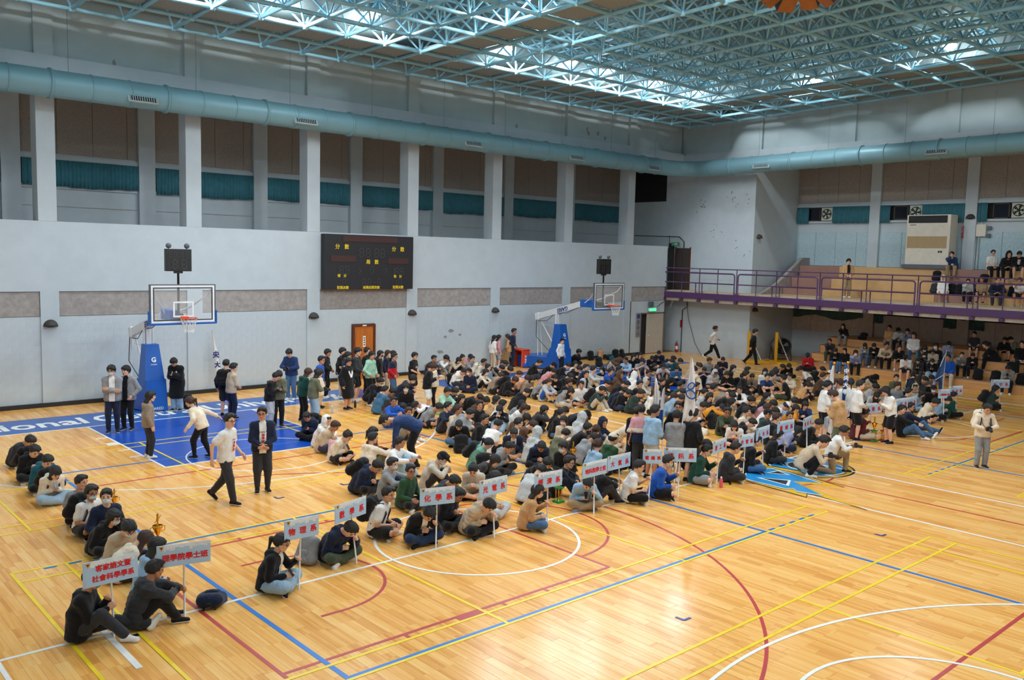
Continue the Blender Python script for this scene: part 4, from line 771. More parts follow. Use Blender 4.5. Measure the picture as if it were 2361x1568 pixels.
def clothes_top(J, kind, h=.022, seed=0):
    sleeve = kind in ('tee', 'polo', 'vest'); loose = {'tee': .012, 'puffer': .035, 'hoodie': .022, 'jacket': .024, 'robe': .04, 'coat': .03}.get(kind, .014)
    hips = (J['kl']+J['kr'])/2; pts = np.array([J[k] for k in ('pel', 'nb', 'sl', 'sr', 'el', 'er', 'wl', 'wr', 'kl', 'kr')])
    F = Field(pts.min(0)-.25, pts.max(0)+.25, h); lat, up0, up1 = J['lat'], J['up0'], J['up1']; fw = np.cross(lat, up1)
    for sgn in (-1, 1):
        F.cone(J['pel']+A3(0, sgn*.06, 0)-up0*.03, J['mid']+lat*sgn*.06, .124+loose, .112+loose, .05)
        F.cone(J['mid']+lat*sgn*.06, J['nb']+lat*sgn*.07-up1*.10, .112+loose, .098+loose, .05)
    for s, sg in (('l', 1), ('r', -1)):
        F.cone(J['nb']+lat*sg*.045-up1*.035, J['s'+s], .062+loose*.7, .062+loose*.8, .04)
        if kind == 'vest': continue
        if sleeve: F.cone(J['s'+s], J['s'+s]+(J['e'+s]-J['s'+s])*.62, .062+loose, .066+loose, .03)
        else:
            F.cone(J['s'+s], J['e'+s], .054+loose*.8, .045+loose*.8, .03)
            F.cone(J['e'+s], J['e'+s]+(J['w'+s]-J['e'+s])*.9, .045+loose*.8, .036+loose*(1.5 if kind in ('robe',) else .6), .02)
    bo = fw*.0
    if kind in ('hoodie', 'puffer', 'jacket', 'coat'):
        r = .048 if kind != 'jacket' else .028
        if kind != 'jacket' or seed % 2:
            b = J['nb']-fw*.1-up1*.03; F.cone(b+lat*.06, b-lat*.06, r+.014, r+.014, .03).cone(b-up1*.05-fw*.01, b-up1*.12-fw*.012, r+.008, r*.7, .03)
        for sg in (-1, 1): F.cone(J['nb']-fw*.07+lat*sg*.055-up1*.01, J['nb']+fw*.05+lat*sg*.055-up1*.045, r, r*.75, .03)
    else: F.cone(J['nb']-up1*.02, J['nt']-(J['nt']-J['nb'])*.55, .066, .058, .03)
    if kind in ('robe', 'coat'):
        L = .92 if kind == 'robe' else .7
        for s in 'lr':
            e = J['h'+s]+(J['k'+s]-J['h'+s])*L; F.cone(J['h'+s], e, .13, .15, .08)
        F.cone(J['pel'], (J['kl']+J['kr'])/2*.9+J['pel']*.1, .14, .15, .1)
    F.wrinkle(.0035, 30, seed).wrinkle(.0042, 62, seed+5).wrinkle(.003, 100, seed+2)
    if kind == 'puffer':
        X, Y, Z = F.grid(); F.d += (.006*np.sin((X*up0[0]+Y*up0[1]+Z*up0[2])*2*math.pi/.075)).astype(np.float32)
    lowp = J['pel']-up0*.085
    if kind in ('robe', 'coat'): F.half(A3(0, 0, min(J['kl'][2], J['kr'][2])-.1), A3(0, 0, -1))
    else: F.half(lowp, -up0)
    return F.mesh()

def clothes_bottom(J, kind, h=.022, seed=0):
    pts = np.array([J[k] for k in ('pel', 'kl', 'kr', 'al', 'ar')]); F = Field(pts.min(0)-.22, pts.max(0)+.22, h)
    lo = {'slim': .008, 'trousers': .012, 'wide': .03, 'shorts': .022, 'jogger': .018}[kind]
    F.cone(J['pel']+A3(0, .06, 0), J['pel']-A3(0, .06, 0), .118, .118, .05).cone(J['pel']+J['up0']*.09+A3(0, .05, 0), J['pel']+J['up0']*.09-A3(0, .05, 0), .105, .105, .04)
    for s in 'lr':
        if kind == 'shorts':
            F.cone(J['h'+s], J['h'+s]+(J['k'+s]-J['h'+s])*.82, .098+lo*.6, .088+lo, .035)
        else:
            F.cone(J['h'+s], J['k'+s], .094+lo*.6, .068+lo, .035)
            e = J['k'+s]+(J['a'+s]-J['k'+s])*.93; F.cone(J['k'+s], e, .068+lo, .047+lo*1.3 if kind != 'jogger' else .05, .02)
    F.wrinkle(.003, 34, seed+3).wrinkle(.004, 66, seed+1).wrinkle(.0025, 100, seed+6)
    return F.mesh()

def body_mesh(J, h=.024):
    pts = np.array([J[k] for k in ('pel', 'nb', 'nt', 'sl', 'sr', 'el', 'er', 'wl', 'wr', 'kl', 'kr', 'al', 'ar')]); F = Field(pts.min(0)-.16, pts.max(0)+.16, h)
    lat, up0, up1 = J['lat'], J['up0'], J['up1']
    for sg in (-1, 1):
        F.cone(J['pel']+A3(0, sg*.06, 0), J['mid']+lat*sg*.055, .095, .088, .05).cone(J['mid']+lat*sg*.055, J['nb']+lat*sg*.065-up1*.1, .088, .085, .05)
    F.cone(J['nb']-up1*.06, J['nt']+(J['hd']-J['nt'])*.3, .056, .05, .03)
    for s, sg in (('l', 1), ('r', -1)):
        F.cone(J['nb']+lat*sg*.03-up1*.03, J['s'+s], .05, .055, .03).cone(J['s'+s], J['e'+s], .052, .041, .02).cone(J['e'+s], J['w'+s], .041, .027, .012)
        F.cone(J['h'+s], J['k'+s], .083, .056, .03).cone(J['k'+s], J['k'+s]+(J['a'+s]-J['k'+s])*.35, .056, .057, .02).cone(J['k'+s]+(J['a'+s]-J['k'+s])*.35, J['a'+s], .057, .036, .02)
    return F.mesh()

def head_template(h=.0085):
    F = Field((-.14, -.11, -.19), (.13, .11, .14), h)
    F.ell((-.014, 0, .03), (.099, .078, .088), .02).ell((.022, 0, -.045), (.066, .056, .072), .03).cone((.058, -.012, -.098), (.058, .012, -.098), .02, .02, .02)
    for sg in (-1, 1):
        F.cone((.072, sg*.012, .024), (.062, sg*.05, .02), .016, .014, .014).ell((.06, sg*.04, -.025), (.024, .022, .024), .02)
        F.cone((.0, sg*.055, -.03), (.035, sg*.038, -.088), .022, .02, .025)
        F.ell((-.012, sg*.08, -.004), (.019, .011, .031), .008)
    F.cone((.088, 0, .016), (.1, 0, -.024), .009, .0135, .012).cone((.094, -.012, -.03), (.094, .012, -.03), .009, .009, .008)
    X, Y, Z = F.grid()
    for sg in (-1, 1): F.cut(.016-np.sqrt(((X-.104)/1.)**2+((Y-sg*.032)/1.2)**2+(Z-.004)**2))
    F.cone((.083, -.016, -.062), (.083, .016, -.062), .0105, .0105, .008)
    F.cone((-.028, 0, -.05), (-.04, 0, -.16), .053, .054, .02)
    V, Q = F.mesh(); cen = V[Q].mean(1)
    mi = np.zeros(len(Q), int); mi[(cen[:, 0] > .08) & (abs(cen[:, 2]+.062) < .011) & (abs(cen[:, 1]) < .024)] = 2
    for sg in (-1, 1):
        for c, rr, m in (((.0865, sg*.032, .004), (.0075, .0135, .0065), 1), ((.0895, sg*.034, .03), (.006, .02, .0048), 1)):
            v, q = ball(c, rr, 8, 5); Q = np.concatenate([Q, q+len(V)]); V = np.concatenate([V, v]); mi = np.concatenate([mi, np.full(len(q), m)])
    return V, Q, mi
def ball(c, r, nu=10, nv=6):
    V = []; Q = []
    for j in range(nv+1):
        th = math.pi*j/nv
        for i in range(nu):
            ph = 2*math.pi*i/nu; V.append((c[0]+r[0]*math.sin(th)*math.cos(ph), c[1]+r[1]*math.sin(th)*math.sin(ph), c[2]+r[2]*math.cos(th)))
    for j in range(nv):
        for i in range(nu): Q.append((j*nu+i, (j+1)*nu+i, (j+1)*nu+(i+1) % nu, j*nu+(i+1) % nu))
    return np.array(V), np.array(Q)
def hand_template(curl, h=.0068):
    F = Field((-.03, -.06, -.1), (.2, .09, .04), h)
    for y in (-.028, -.009, .011, .029): F.cone((.0, y*.55, 0), (.085, y, 0), .014, .012, .012)
    for y, L, dx in ((-.03, .056, -.006), (-.0105, .07, 0), (.0105, .076, .002), (.031, .068, -.003)):
        p = A3(.085+dx, y, 0); a = math.radians(curl*.55)
        for f in (.44, .32, .24):
            q = p+A3(math.cos(a), y*.25, -math.sin(a))*L*f*1.05; F.cone(p, q, .0098, .0088, .004); p = q; a += math.radians(curl)
    p0, p1, p2, p3 = A3(.012, .018, -.006), A3(.045, .046, -.014), A3(.072, .054, -.03), A3(.09, .045, -.046)
    F.cone(p0, p1, .015, .0125, .01).cone(p1, p2, .012, .0105, .004).cone(p2, p3, .0105, .009, .004)
    return F.mesh()
def shoe_template(h=.0125):
    F = Field((-.1, -.07, -.1), (.22, .07, .06), h)
    F.cone((-.04, 0, -.045), (.13, .004, -.052), .043, .036, .02).cone((-.035, 0, -.02), (-.012, 0, .02), .042, .044, .03).cone((.02, 0, -.025), (.1, 0, -.045), .04, .034, .02).cone((.13, -.012, -.055), (.13, .012, -.055), .03, .03, .02)
    X, Y, Z = F.grid(); F.cut(-(Z+.08)); F.cut(Z-.035)
    V, Q = F.mesh(); cen = V[Q].mean(1); return V, Q, (cen[:, 2] < -.052).astype(int)
def hair_mesh(style, J, h=.0125, seed=0):
    M = J['H'].T; dn = M@A3(0, 0, -1); bk = M@(-np.cross(J['lat'], J['up1'])); bk = nrm(bk)
    big = .0 if style == 'short' else .008
    ext = .42 if style in ('long', 'tail') else .16
    F = Field((-.2-.25*(ext > .2), -.17-.1*(ext > .2), -ext), (.17+.2*(ext > .2), .17+.1*(ext > .2), .17), h)
    F.ell((-.016, 0, .036), (.11+big, .09+big, .098+big), .02).ell((-.03, 0, .01), (.1+big, .089+big, .09+big), .02)
    if style in ('short', 'crop'): F.ell((.03, .012, .095), (.07, .07, .032), .03)
    if style in ('mop', 'long', 'tail'): F.ell((.045, 0, .062), (.058, .077, .05), .03)
    X, Y, Z = F.grid(); F.d += (.0045*np.sin(90*Y+8*np.sin(20*X+seed))*np.sin(40*(X+Z)+seed)+.004*np.sin(150*Y+3*Z)).astype(np.float32)
    fr = {'short': .058, 'crop': .07, 'mop': .036, 'long': .045, 'tail': .05, 'bun': .06, 'bowl': .032}.get(style, .055)
    # open the face and trim the nape
    F.cut(np.minimum(np.minimum(X-.035-.25*(Z+.0), fr+.02*np.cos(50*Y+seed)-Z), .075-abs(Y)*.9+.0*X).astype(np.float32) if style not in ('long',) else np.minimum(np.minimum(X-.045, fr-Z), .066-abs(Y)))
    nape = {'short': -.045, 'crop': -.03, 'mop': -.065, 'bowl': -.06, 'bun': -.05, 'tail': -.055}.get(style, -.12)
    F.cut(nape-Z-.3*np.maximum(X+.02, 0)*0)
    if style in ('short', 'crop', 'mop', 'bowl', 'bun', 'tail'): F.cut(np.minimum(X+.0, -(Z+.012)))
    if style == 'long':
        for y in (-.062, -.03, 0, .03, .062):
            p = A3(-.055+abs(y)*.5, y, .0); q = p+nrm(dn+bk*.55)*.15; e = q+nrm(dn+bk*.22)*.17; F.cone(p, q, .036, .034, .03).cone(q, e, .034, .02, .03)
    if style == 'tail':
        p = A3(-.105, 0, .035); q = p+nrm(dn*.5+bk)*.07; e = q+nrm(dn+bk*.25)*.19; F.cone(p, q, .022, .032, .01).cone(q, e, .032, .012, .02)
    if style == 'bun': F.ell((-.08, 0, .11), (.04, .042, .036), .01)
    return F.mesh()
def hood_mesh(J, h=.014):
    F = Field((-.19, -.16, -.2), (.16, .16, .2), h)
    F.ell((-.02, 0, .035), (.128, .108, .118), .03).cone((-.03, 0, -.03), (-.05, 0, -.13), .11, .115, .05).cone((-.05, 0, .09), (-.12, 0, .07), .07, .03, .04)
    X, Y, Z = F.grid(); F.d += (.006*np.sin(40*Z+20*X)*np.sin(38*Y)).astype(np.float32)
    F.cut(.0-np.maximum(np.sqrt(((X-.1)/.12)**2+(Y/.075)**2+((Z+.005)/.1)**2)-1, -.5)*.07)
    F.cut(-(Z+.15)); return F.mesh()
def cap_mesh(h=.012):
    F = Field((-.15, -.13, 0), (.24, .13, .18), h); F.ell((-.012, 0, .045), (.115, .095, .098), .01)
    X, Y, Z = F.grid(); F.cut(.05-Z); F.cone((.07, -.045, .052), (.165, -.025, .04), .013, .009, .01).cone((.07, .045, .052), (.165, .025, .04), .013, .009, .01).cone((.07, 0, .06), (.175, 0, .044), .013, .01, .012).cone((.11, -.05, .048), (.11, .05, .048), .012, .012, .015)
    return F.mesh()
def mask_mesh(h=.01):
    F = Field((0, -.1, -.13), (.15, .1, .02), h); F.ell((.028, 0, -.048), (.082, .067, .062), .01)
    X, Y, Z = F.grid(); F.cut(.045-X); F.cut(Z+.002-.0*X); F.cut(-(Z+.1)); F.cut(abs(Y)-.062)
    for sg in (-1, 1): F.cone((.05, sg*.062, -.028), (-.01, sg*.082, .0), .005, .005, .003)
    return F.mesh()

# pose library: x forward, y left, z up, metres, for a 1.70 m figure
POSES = {}
def _p(n, **k): POSES[n] = k
CL = dict(pel=(0, 0, .115), fl=(.30, -.10, .075), fr=(.36, .12, .075), kl=(.6, 1, .25), kr=(.6, -1, .25), tl=(.35, -.9, -.1), tr=(.35, .9, -.1), ul=(.5, .2, .8), ur=(.5, -.2, .8))
_p('cross_phone', **CL, lean=22, curl=14, head=(38, 0, 0), hl=(.33, .05, .33), hr=(.33, -.06, .33), grip=(1, 1))
_p('cross_lap', **CL, lean=14, curl=10, head=(8, -18, 0), hl=(.31, .07, .24), hr=(.30, -.07, .24))
_p('cross_look', **CL, lean=10, curl=8, head=(2, 25, 0), hl=(.34, .2, .25), hr=(.34, -.18, .25))
_p('cross_bow', **CL, lean=27, curl=22, head=(50, 0, 0), hl=(.36, .07, .26), hr=(.36, -.07, .27), grip=(1, 1))
_p('cross_chin', **CL, lean=26, curl=18, head=(18, -8, 0), hl=(.36, .1, .30), hr=(.40, -.05, .60), er=(.5, -.5, -.8))
_p('cross_hold', **CL, lean=12, curl=12, head=(14, 6, 0), hl=(.32, .08, .27), hr=(.42, -.16, .45), grip=(0, 1), palmr=(0, 1, 0))
_p('cross_hold_bow', **CL, lean=26, curl=22, head=(55, 0, 0), hl=(.34, .06, .27), hr=(.44, -.18, .38), grip=(1, 1), palmr=(0, 1, 0))
KU = dict(pel=(0, 0, .115), fl=(.52, .12, .08), fr=(.50, -.13, .08), kl=(.3, .25, 1), kr=(.3, -.25, 1))
_p('knees_hug', **KU, lean=18, curl=14, head=(10, -12, 0), hl=(.50, -.03, .36), hr=(.50, .04, .34), el=(.2, 1, -.3), er=(.2, -1, -.3))
_p('knees_phone', **KU, lean=16, curl=16, head=(36, 0, 0), hl=(.46, .05, .52), hr=(.46, -.06, .52), grip=(1, 1), el=(0, 1, -.6), er=(0, -1, -.6))
_p('knees_rest', **KU, lean=12, curl=8, head=(4, 22, 0), hl=(.56, .2, .46), hr=(.55, -.22, .46), el=(.1, 1, -.5), er=(.1, -1, -.5))
_p('knees_down', **KU, lean=26, curl=36, head=(66, 0, 0), hl=(.48, .02, .42), hr=(.48, .04, .40), el=(.3, 1, -.2), er=(.3, -1, -.2))
_p('knees_hold', **KU, lean=14, curl=12, head=(12, -10, 0), hl=(.50, -.04, .40), hr=(.58, -.08, .42), grip=(0, 1), palmr=(0, 1, 0), el=(.2, 1, -.3), er=(.2, -1, -.3))
EX = dict(pel=(0, 0, .115), fl=(.80, .22, .085), fr=(.60, -.12, .08), kl=(.3, .4, 1), kr=(.3, -.2, 1), tl=(.45, .35, .8), ul=(-.8, 0, .5))
_p('extend_hold', **EX, lean=6, curl=10, head=(14, 8, 0), hl=(.34, .02, .50), hr=(.36, -.02, .40), grip=(1, 1), palmr=(0, 1, 0), palml=(0, -1, 0))
_p('extend_back', **EX, lean=-14, curl=8, head=(6, -14, 0), hl=(-.28, .26, .06), hr=(.42, -.12, .42))
BN = dict(pel=(0, 0, .10), fl=(.46, .13, -.30), fr=(.44, -.14, -.30), kl=(1, .2, .5), kr=(1, -.2, .5))
_p('bench_elbow', **BN, lean=34, curl=14, head=(12, 8, 0), hl=(.48, .03, .16), hr=(.48, -.03, .17), el=(.1, 1, -.4), er=(.1, -1, -.4))
_p('bench_phone', **BN, lean=20, curl=18, head=(40, 0, 0), hl=(.36, .05, .32), hr=(.36, -.05, .32), grip=(1, 1))
_p('bench_up', **BN, lean=6, curl=8, head=(8, -15, 0), hl=(.30, .1, .16), hr=(.30, -.09, .16))
_p('bench_chin', **BN, lean=30, curl=16, head=(14, -6, 0), hl=(.42, .1, .2), hr=(.38, -.04, .58), er=(.5, -.6, -.8))
ST = dict(pel=(0, 0, .89), fl=(0, .10, .08), fr=(.03, -.10, .08), kl=(1, .1, 0), kr=(1, -.1, 0))
_p('stand', **ST, lean=1, curl=4, head=(4, -10, 0), hl=(.06, .27, .86), hr=(.04, -.27, .86))
_p('stand_clasp', **ST, lean=2, curl=5, head=(4, -14, 0), hl=(.22, .03, .98), hr=(.22, -.04, .97), el=(-.5, 1, -.4), er=(-.5, -1, -.4))
_p('stand_phone', **ST, lean=4, curl=10, head=(32, 0, 0), hl=(.30, .05, 1.16), hr=(.30, -.06, 1.15), grip=(1, 1))
_p('stand_crossed', **ST, lean=0, curl=5, head=(6, -12, 0), hl=(.19, -.06, 1.12), hr=(.23, .06, 1.08), el=(-.1, .8, -1), er=(-.1, -.8, -1), palml=(-1, 0, 0), palmr=(-1, 0, 0))
_p('stand_pocket', **ST, lean=0, curl=5, head=(2, -14, 0), hl=(.12, .19, .93), hr=(.12, -.19, .93), el=(-.7, .8, 0), er=(-.7, -.8, 0))
_p('stand_camera', **ST, lean=3, curl=10, head=(28, 0, 0), hl=(.27, .06, 1.06), hr=(.27, -.07, 1.06), grip=(1, 1), el=(-.2, 1, -.7), er=(-.2, -1, -.7))
_p('walk', pel=(0, 0, .875), fl=(-.34, .09, .16), fr=(.20, -.09, .08), kl=(1, .1, 0), kr=(1, -.1, 0), tl=(.75, .1, -.65), ul=(.6, 0, .75), lean=3, curl=4, head=(4, -22, 0), hl=(.18, .25, .90), hr=(-.12, -.28, .88))
_p('stride', pel=(0, 0, .85), fl=(-.38, .09, .2), fr=(.36, -.09, .085), kl=(1, .1, 0), kr=(1, -.1, 0), tl=(.7, .1, -.7), ul=(.6, 0, .75), lean=5, curl=4, head=(2, -6, 0), hl=(.24, .24, 1.0), hr=(-.14, -.24, .98))
_p('squat', pel=(0, 0, .24), fl=(.22, .14, .08), fr=(.16, -.16, .08), kl=(1, .25, .5), kr=(1, -.3, .3), lean=30, curl=16, head=(34, 0, 0), hl=(.50, .04, .42), hr=(.50, -.07, .42), grip=(1, 1), el=(0, 1, -.8), er=(0, -1, -.8))
_p('kneel', pel=(0, 0, .47), fl=(.40, .14, .08), fr=(-.33, -.13, .10), kl=(1, .2, .3), kr=(.8, -.1, -1), tr=(.2, 0, -.95), ur=(.95, 0, .2), lean=16, curl=14, head=(20, 0, 0), hl=(.50, .05, .72), hr=(.48, -.06, .70), grip=(1, 1), el=(0, 1, -.8), er=(0, -1, -.8))
_p('bend', pel=(0, 0, .86), fl=(.0, .12, .08), fr=(.05, -.12, .08), kl=(1, .1, 0), kr=(1, -.1, 0), lean=62, curl=26, head=(75, 0, 0), hl=(.46, .2, .46), hr=(.50, -.2, .44), el=(-.3, .8, .3), er=(-.3, -.8, .3))
_p('reach', pel=(0, 0, .86), fl=(.14, .13, .08), fr=(-.16, -.13, .08), kl=(1, .2, 0), kr=(1, -.2, 0), lean=22, curl=10, head=(20, 12, 0), hl=(.2, .36, .86), hr=(-.28, -.46, 1.02), er=(-.3, -.3, .6), palmr=(0, 0, -1))
def mirror_pose(n):
    k = dict(POSES[n]); fy = lambda t: None if t is None else (t[0], -t[1], t[2]); o = dict(k)
    DEF = dict(el=(-.6, .5, -.6), er=(-.6, -.5, -.6), kl=(1, 0, .2), kr=(1, 0, .2), tl=(1, .15, 0), tr=(1, -.15, 0), ul=(0, 0, 1), ur=(0, 0, 1), palml=None, palmr=None, hl=None, hr=None)
    for p in ('h', 'e', 'f', 'k', 't', 'u', 'palm'):
        o[p+'l'] = fy(k.get(p+'r', DEF.get(p+'r'))); o[p+'r'] = fy(k.get(p+'l', DEF.get(p+'l')))
    o['head'] = (k['head'][0], -k['head'][1], -k['head'][2]); g = k.get('grip', (0, 0)); o['grip'] = (g[1], g[0]); POSES[n+'_m'] = o
for _n in ('cross_hold', 'cross_hold_bow', 'knees_hold', 'extend_hold', 'cross_look', 'cross_lap', 'knees_rest', 'cross_chin', 'stand', 'stand_clasp'): mirror_pose(_n)
_JC = {}
def figure(name):
    if name not in _JC: _JC[name] = make_pose(**POSES[name])
    return _JC[name]

# ---------------------------------------------------------------- people
SKIN = [mat('skin_light', srgb(226, 178, 150), .5, .04, 12), mat('skin_medium', srgb(208, 154, 122), .5, .04, 12), mat('skin_tan', srgb(184, 128, 98), .5, .04, 12)]
EYE = mat('eye_and_brow', (.02, .015, .012), .35); LIP = mat('lips', srgb(186, 112, 104), .45)
CLOTH = dict(black=(24, 24, 27), charcoal=(52, 53, 57), navy=(29, 38, 62), darkblue=(38, 58, 100), royal=(28, 84, 178), steel=(62, 104, 138), teal=(30, 92, 108), lightblue=(150, 184, 212), denim=(138, 166, 192),
    grey=(140, 142, 144), lightgrey=(186, 188, 188), white=(232, 230, 226), cream=(226, 212, 190), beige=(198, 178, 150), tan=(196, 152, 104), taupe=(150, 134, 118), brown=(92, 66, 48), peach=(222, 166, 130), pink=(206, 150, 156),
    mint=(160, 206, 182), seafoam=(110, 160, 142), green=(30, 168, 108), forest=(40, 74, 46), darkgreen=(24, 70, 60), bottle=(44, 62, 60), olive=(106, 108, 82), camo=(66, 76, 56), red=(184, 30, 40), maroon=(86, 32, 40), orange=(212, 140, 40), lavender=(146, 154, 190),
    jeans=(74, 108, 146), darkjeans=(36, 52, 82), lightjeans=(150, 178, 200), khaki=(160, 136, 104), stone=(196, 184, 166))
def cloth(c):
    n = 'cloth_'+c
    if n in MATS: return MATS[n]
    m = mat(n, srgb(*CLOTH[c]), .9, .10, 7, spec=.18); nt = m.node_tree; b = nt.nodes['Principled BSDF']; tc = nt.nodes.new('ShaderNodeTexCoord')
    b.inputs['Sheen Weight'].default_value = .15
    nz = nt.nodes.new('ShaderNodeTexNoise'); nz.inputs['Scale'].default_value = 9; nz.inputs['Detail'].default_value = 3; nz.inputs['Distortion'].default_value = 1.6; nt.links.new(tc.outputs['Object'], nz.inputs['Vector'])
    bp = nt.nodes.new('ShaderNodeBump'); bp.inputs['Strength'].default_value = .42; bp.inputs['Distance'].default_value = .035; nt.links.new(nz.outputs['Fac'], bp.inputs['Height'])
    n2 = nt.nodes.new('ShaderNodeTexNoise'); n2.inputs['Scale'].default_value = 240; nt.links.new(tc.outputs['Object'], n2.inputs['Vector']); b2 = nt.nodes.new('ShaderNodeBump'); b2.inputs['Strength'].default_value = .15; b2.inputs['Distance'].default_value = .004
    nt.links.new(n2.outputs['Fac'], b2.inputs['Height']); nt.links.new(bp.outputs[0], b2.inputs['Normal']); nt.links.new(b2.outputs[0], b.inputs['Normal']); return m
HAIRC = dict(black=mat('hair_black', (.010, .009, .009), .5, .3, 60, .6, 70, stretch=(1, 5, 1)), brown=mat('hair_brown', srgb(62, 38, 26), .5, .25, 60, .6, 70, stretch=(1, 5, 1)))
MASKC = dict(mask=mat('mask_paper_blue', srgb(200, 222, 232), .8), blackmask=mat('mask_black', (.02, .02, .022), .8), pinkmask=mat('mask_pink', srgb(226, 196, 208), .8), whitemask=mat('mask_white', srgb(232, 232, 232), .8), greenmask=mat('mask_green', srgb(130, 196, 180), .8))
SHOEC = {c: (cloth(c), mat('shoe_sole', srgb(215, 213, 208), .7) if c in ('black', 'white', 'grey') else mat('shoe_sole_dark', srgb(60, 52, 46), .7)) for c in ('black', 'white', 'grey', 'brown')}
GLASS_M = mat('spectacle_frame', (.015, .015, .015), .3)
_mc = {}; HS = 1.06
HEAD = head_template(); HANDS = {0: hand_template(22), 1: hand_template(62)}
_sv, _sq, _smi = shoe_template()
CAPM, MASKM = np_mesh('cap', *cap_mesh()), np_mesh('face_mask', *mask_mesh())
_g = MB()
for sg in (-1, 1): _g.tube([(.103+.0*math.cos(a), sg*.034+.026*math.cos(a), .0+.02*math.sin(a)) for a in [i*math.pi/5 for i in range(10)]], .0028, 5, close=True).tube([(.1, sg*.058, .004), (-.02, sg*.086, .008)], .0025, 4)
_g.tube([(.105, -.01, .004), (.105, .01, .004)], .0025, 4); GLASSM = _g.mesh('glasses', GLASS_M)
def slot(o, i, m):
    o.material_slots[i].link = 'OBJECT'; o.material_slots[i].material = m
def m4(R3, p):
    m = Matrix.Identity(4)
    for i in range(3):
        for j in range(3): m[i][j] = float(R3[i, j])
    m.translation = Vector([float(v) for v in p]); return m
def get_body(pose, hi=False):
    k = ('body', pose)
    if k not in _mc:
        J = figure(pose); V, Q = body_mesh(J); mi = np.zeros(len(Q), int)
        hv = HEAD[0]*HS@J['H'].T+J['hd']; Q = np.concatenate([Q, HEAD[1]+len(V)]); V = np.concatenate([V, hv]); mi = np.concatenate([mi, HEAD[2]])
        for s in 'lr':
            hV, hQ = HANDS[J['g'+s]]; hV = hV.copy(); hQ = hQ.copy()
            if s == 'l': hV[:, 1] *= -1; hQ = hQ[:, ::-1]
            Q = np.concatenate([Q, hQ+len(V)]); V = np.concatenate([V, hV@J['M'+s].T+J['w'+s]]); mi = np.concatenate([mi, np.zeros(len(hQ), int)])
        _mc[k] = np_mesh('body', V, Q, [SKIN[0], EYE, LIP], mi)
    return _mc[k]
def get(kind, pose, sub, seed=0):
    k = (kind, pose, sub, seed)
    if k not in _mc:
        J = figure(pose)
        if kind == 'top': V, Q = clothes_top(J, sub, seed=seed)
        elif kind == 'bot': V, Q = clothes_bottom(J, sub, seed=seed)
        elif kind == 'hair': V, Q = hair_mesh(sub, J, seed=seed)
        elif kind == 'hood': V, Q = hood_mesh(J)
        _mc[k] = np_mesh(sub, V, Q, [EYE])
    return _mc[k]
def get_shoe(): 
    if 'shoe' not in _mc: _mc['shoe'] = np_mesh('shoe', _sv, _sq, [EYE, EYE], _smi)
    return _mc['shoe']
TOPNAME = dict(tee='t_shirt', polo='shirt', vest='vest', hoodie='hoodie', jacket='jacket', puffer='puffer_jacket', sweat='sweatshirt', shirt='shirt', robe='gown', coat='long_coat')
def person(x, y, z, deg, sc, pose, top, topc, bot, botc, hair, hairc, extras, shoe, skin, label, seed=0, group=None):
    r = empty('person', (x, y, z), math.radians(deg)); r.scale = (sc, sc, sc); tag(r, label, 'person', group); J = figure(pose); s2 = seed % 2
    b = inst('body', get_body(pose), r); slot(b, 0, SKIN[skin])
    t = inst(TOPNAME[top], get('top', pose, top, s2), r); slot(t, 0, cloth(topc))
    bt = inst('shorts' if bot == 'shorts' else 'trousers', get('bot', pose, bot, s2), r); slot(bt, 0, cloth(botc))
    for s in 'lr':
        o = inst('shoe', get_shoe(), r, M=m4(J['F'+s], J['a'+s])); up, so = SHOEC[shoe]; slot(o, 0, up); slot(o, 1, so)
    HM = m4(J['H']*HS, J['hd']); hc = HAIRC[hairc]
    if 'hood' in extras:
        o = inst('hood', get('hood', pose, 'hood'), r, M=HM); slot(o, 0, cloth(topc))
        o = inst('hair', get('hair', pose, 'crop', 0), r, M=HM); slot(o, 0, hc)
    elif hair != 'bald':
        o = inst('hair', get('hair', pose, hair, s2), r, M=HM); slot(o, 0, hc)
    for e in extras:
        if e in MASKC:
            o = inst('face_mask', MASKM, r, M=HM)
            if not o.data.materials: o.data.materials.append(EYE)
            slot(o, 0, MASKC[e])
        elif e.startswith('cap_'):
            o = inst('cap', CAPM, r, M=HM)
            if not o.data.materials: o.data.materials.append(EYE)
            slot(o, 0, cloth(e[4:]))
        elif e == 'glasses': inst('glasses', GLASSM, r, M=HM)
    return r

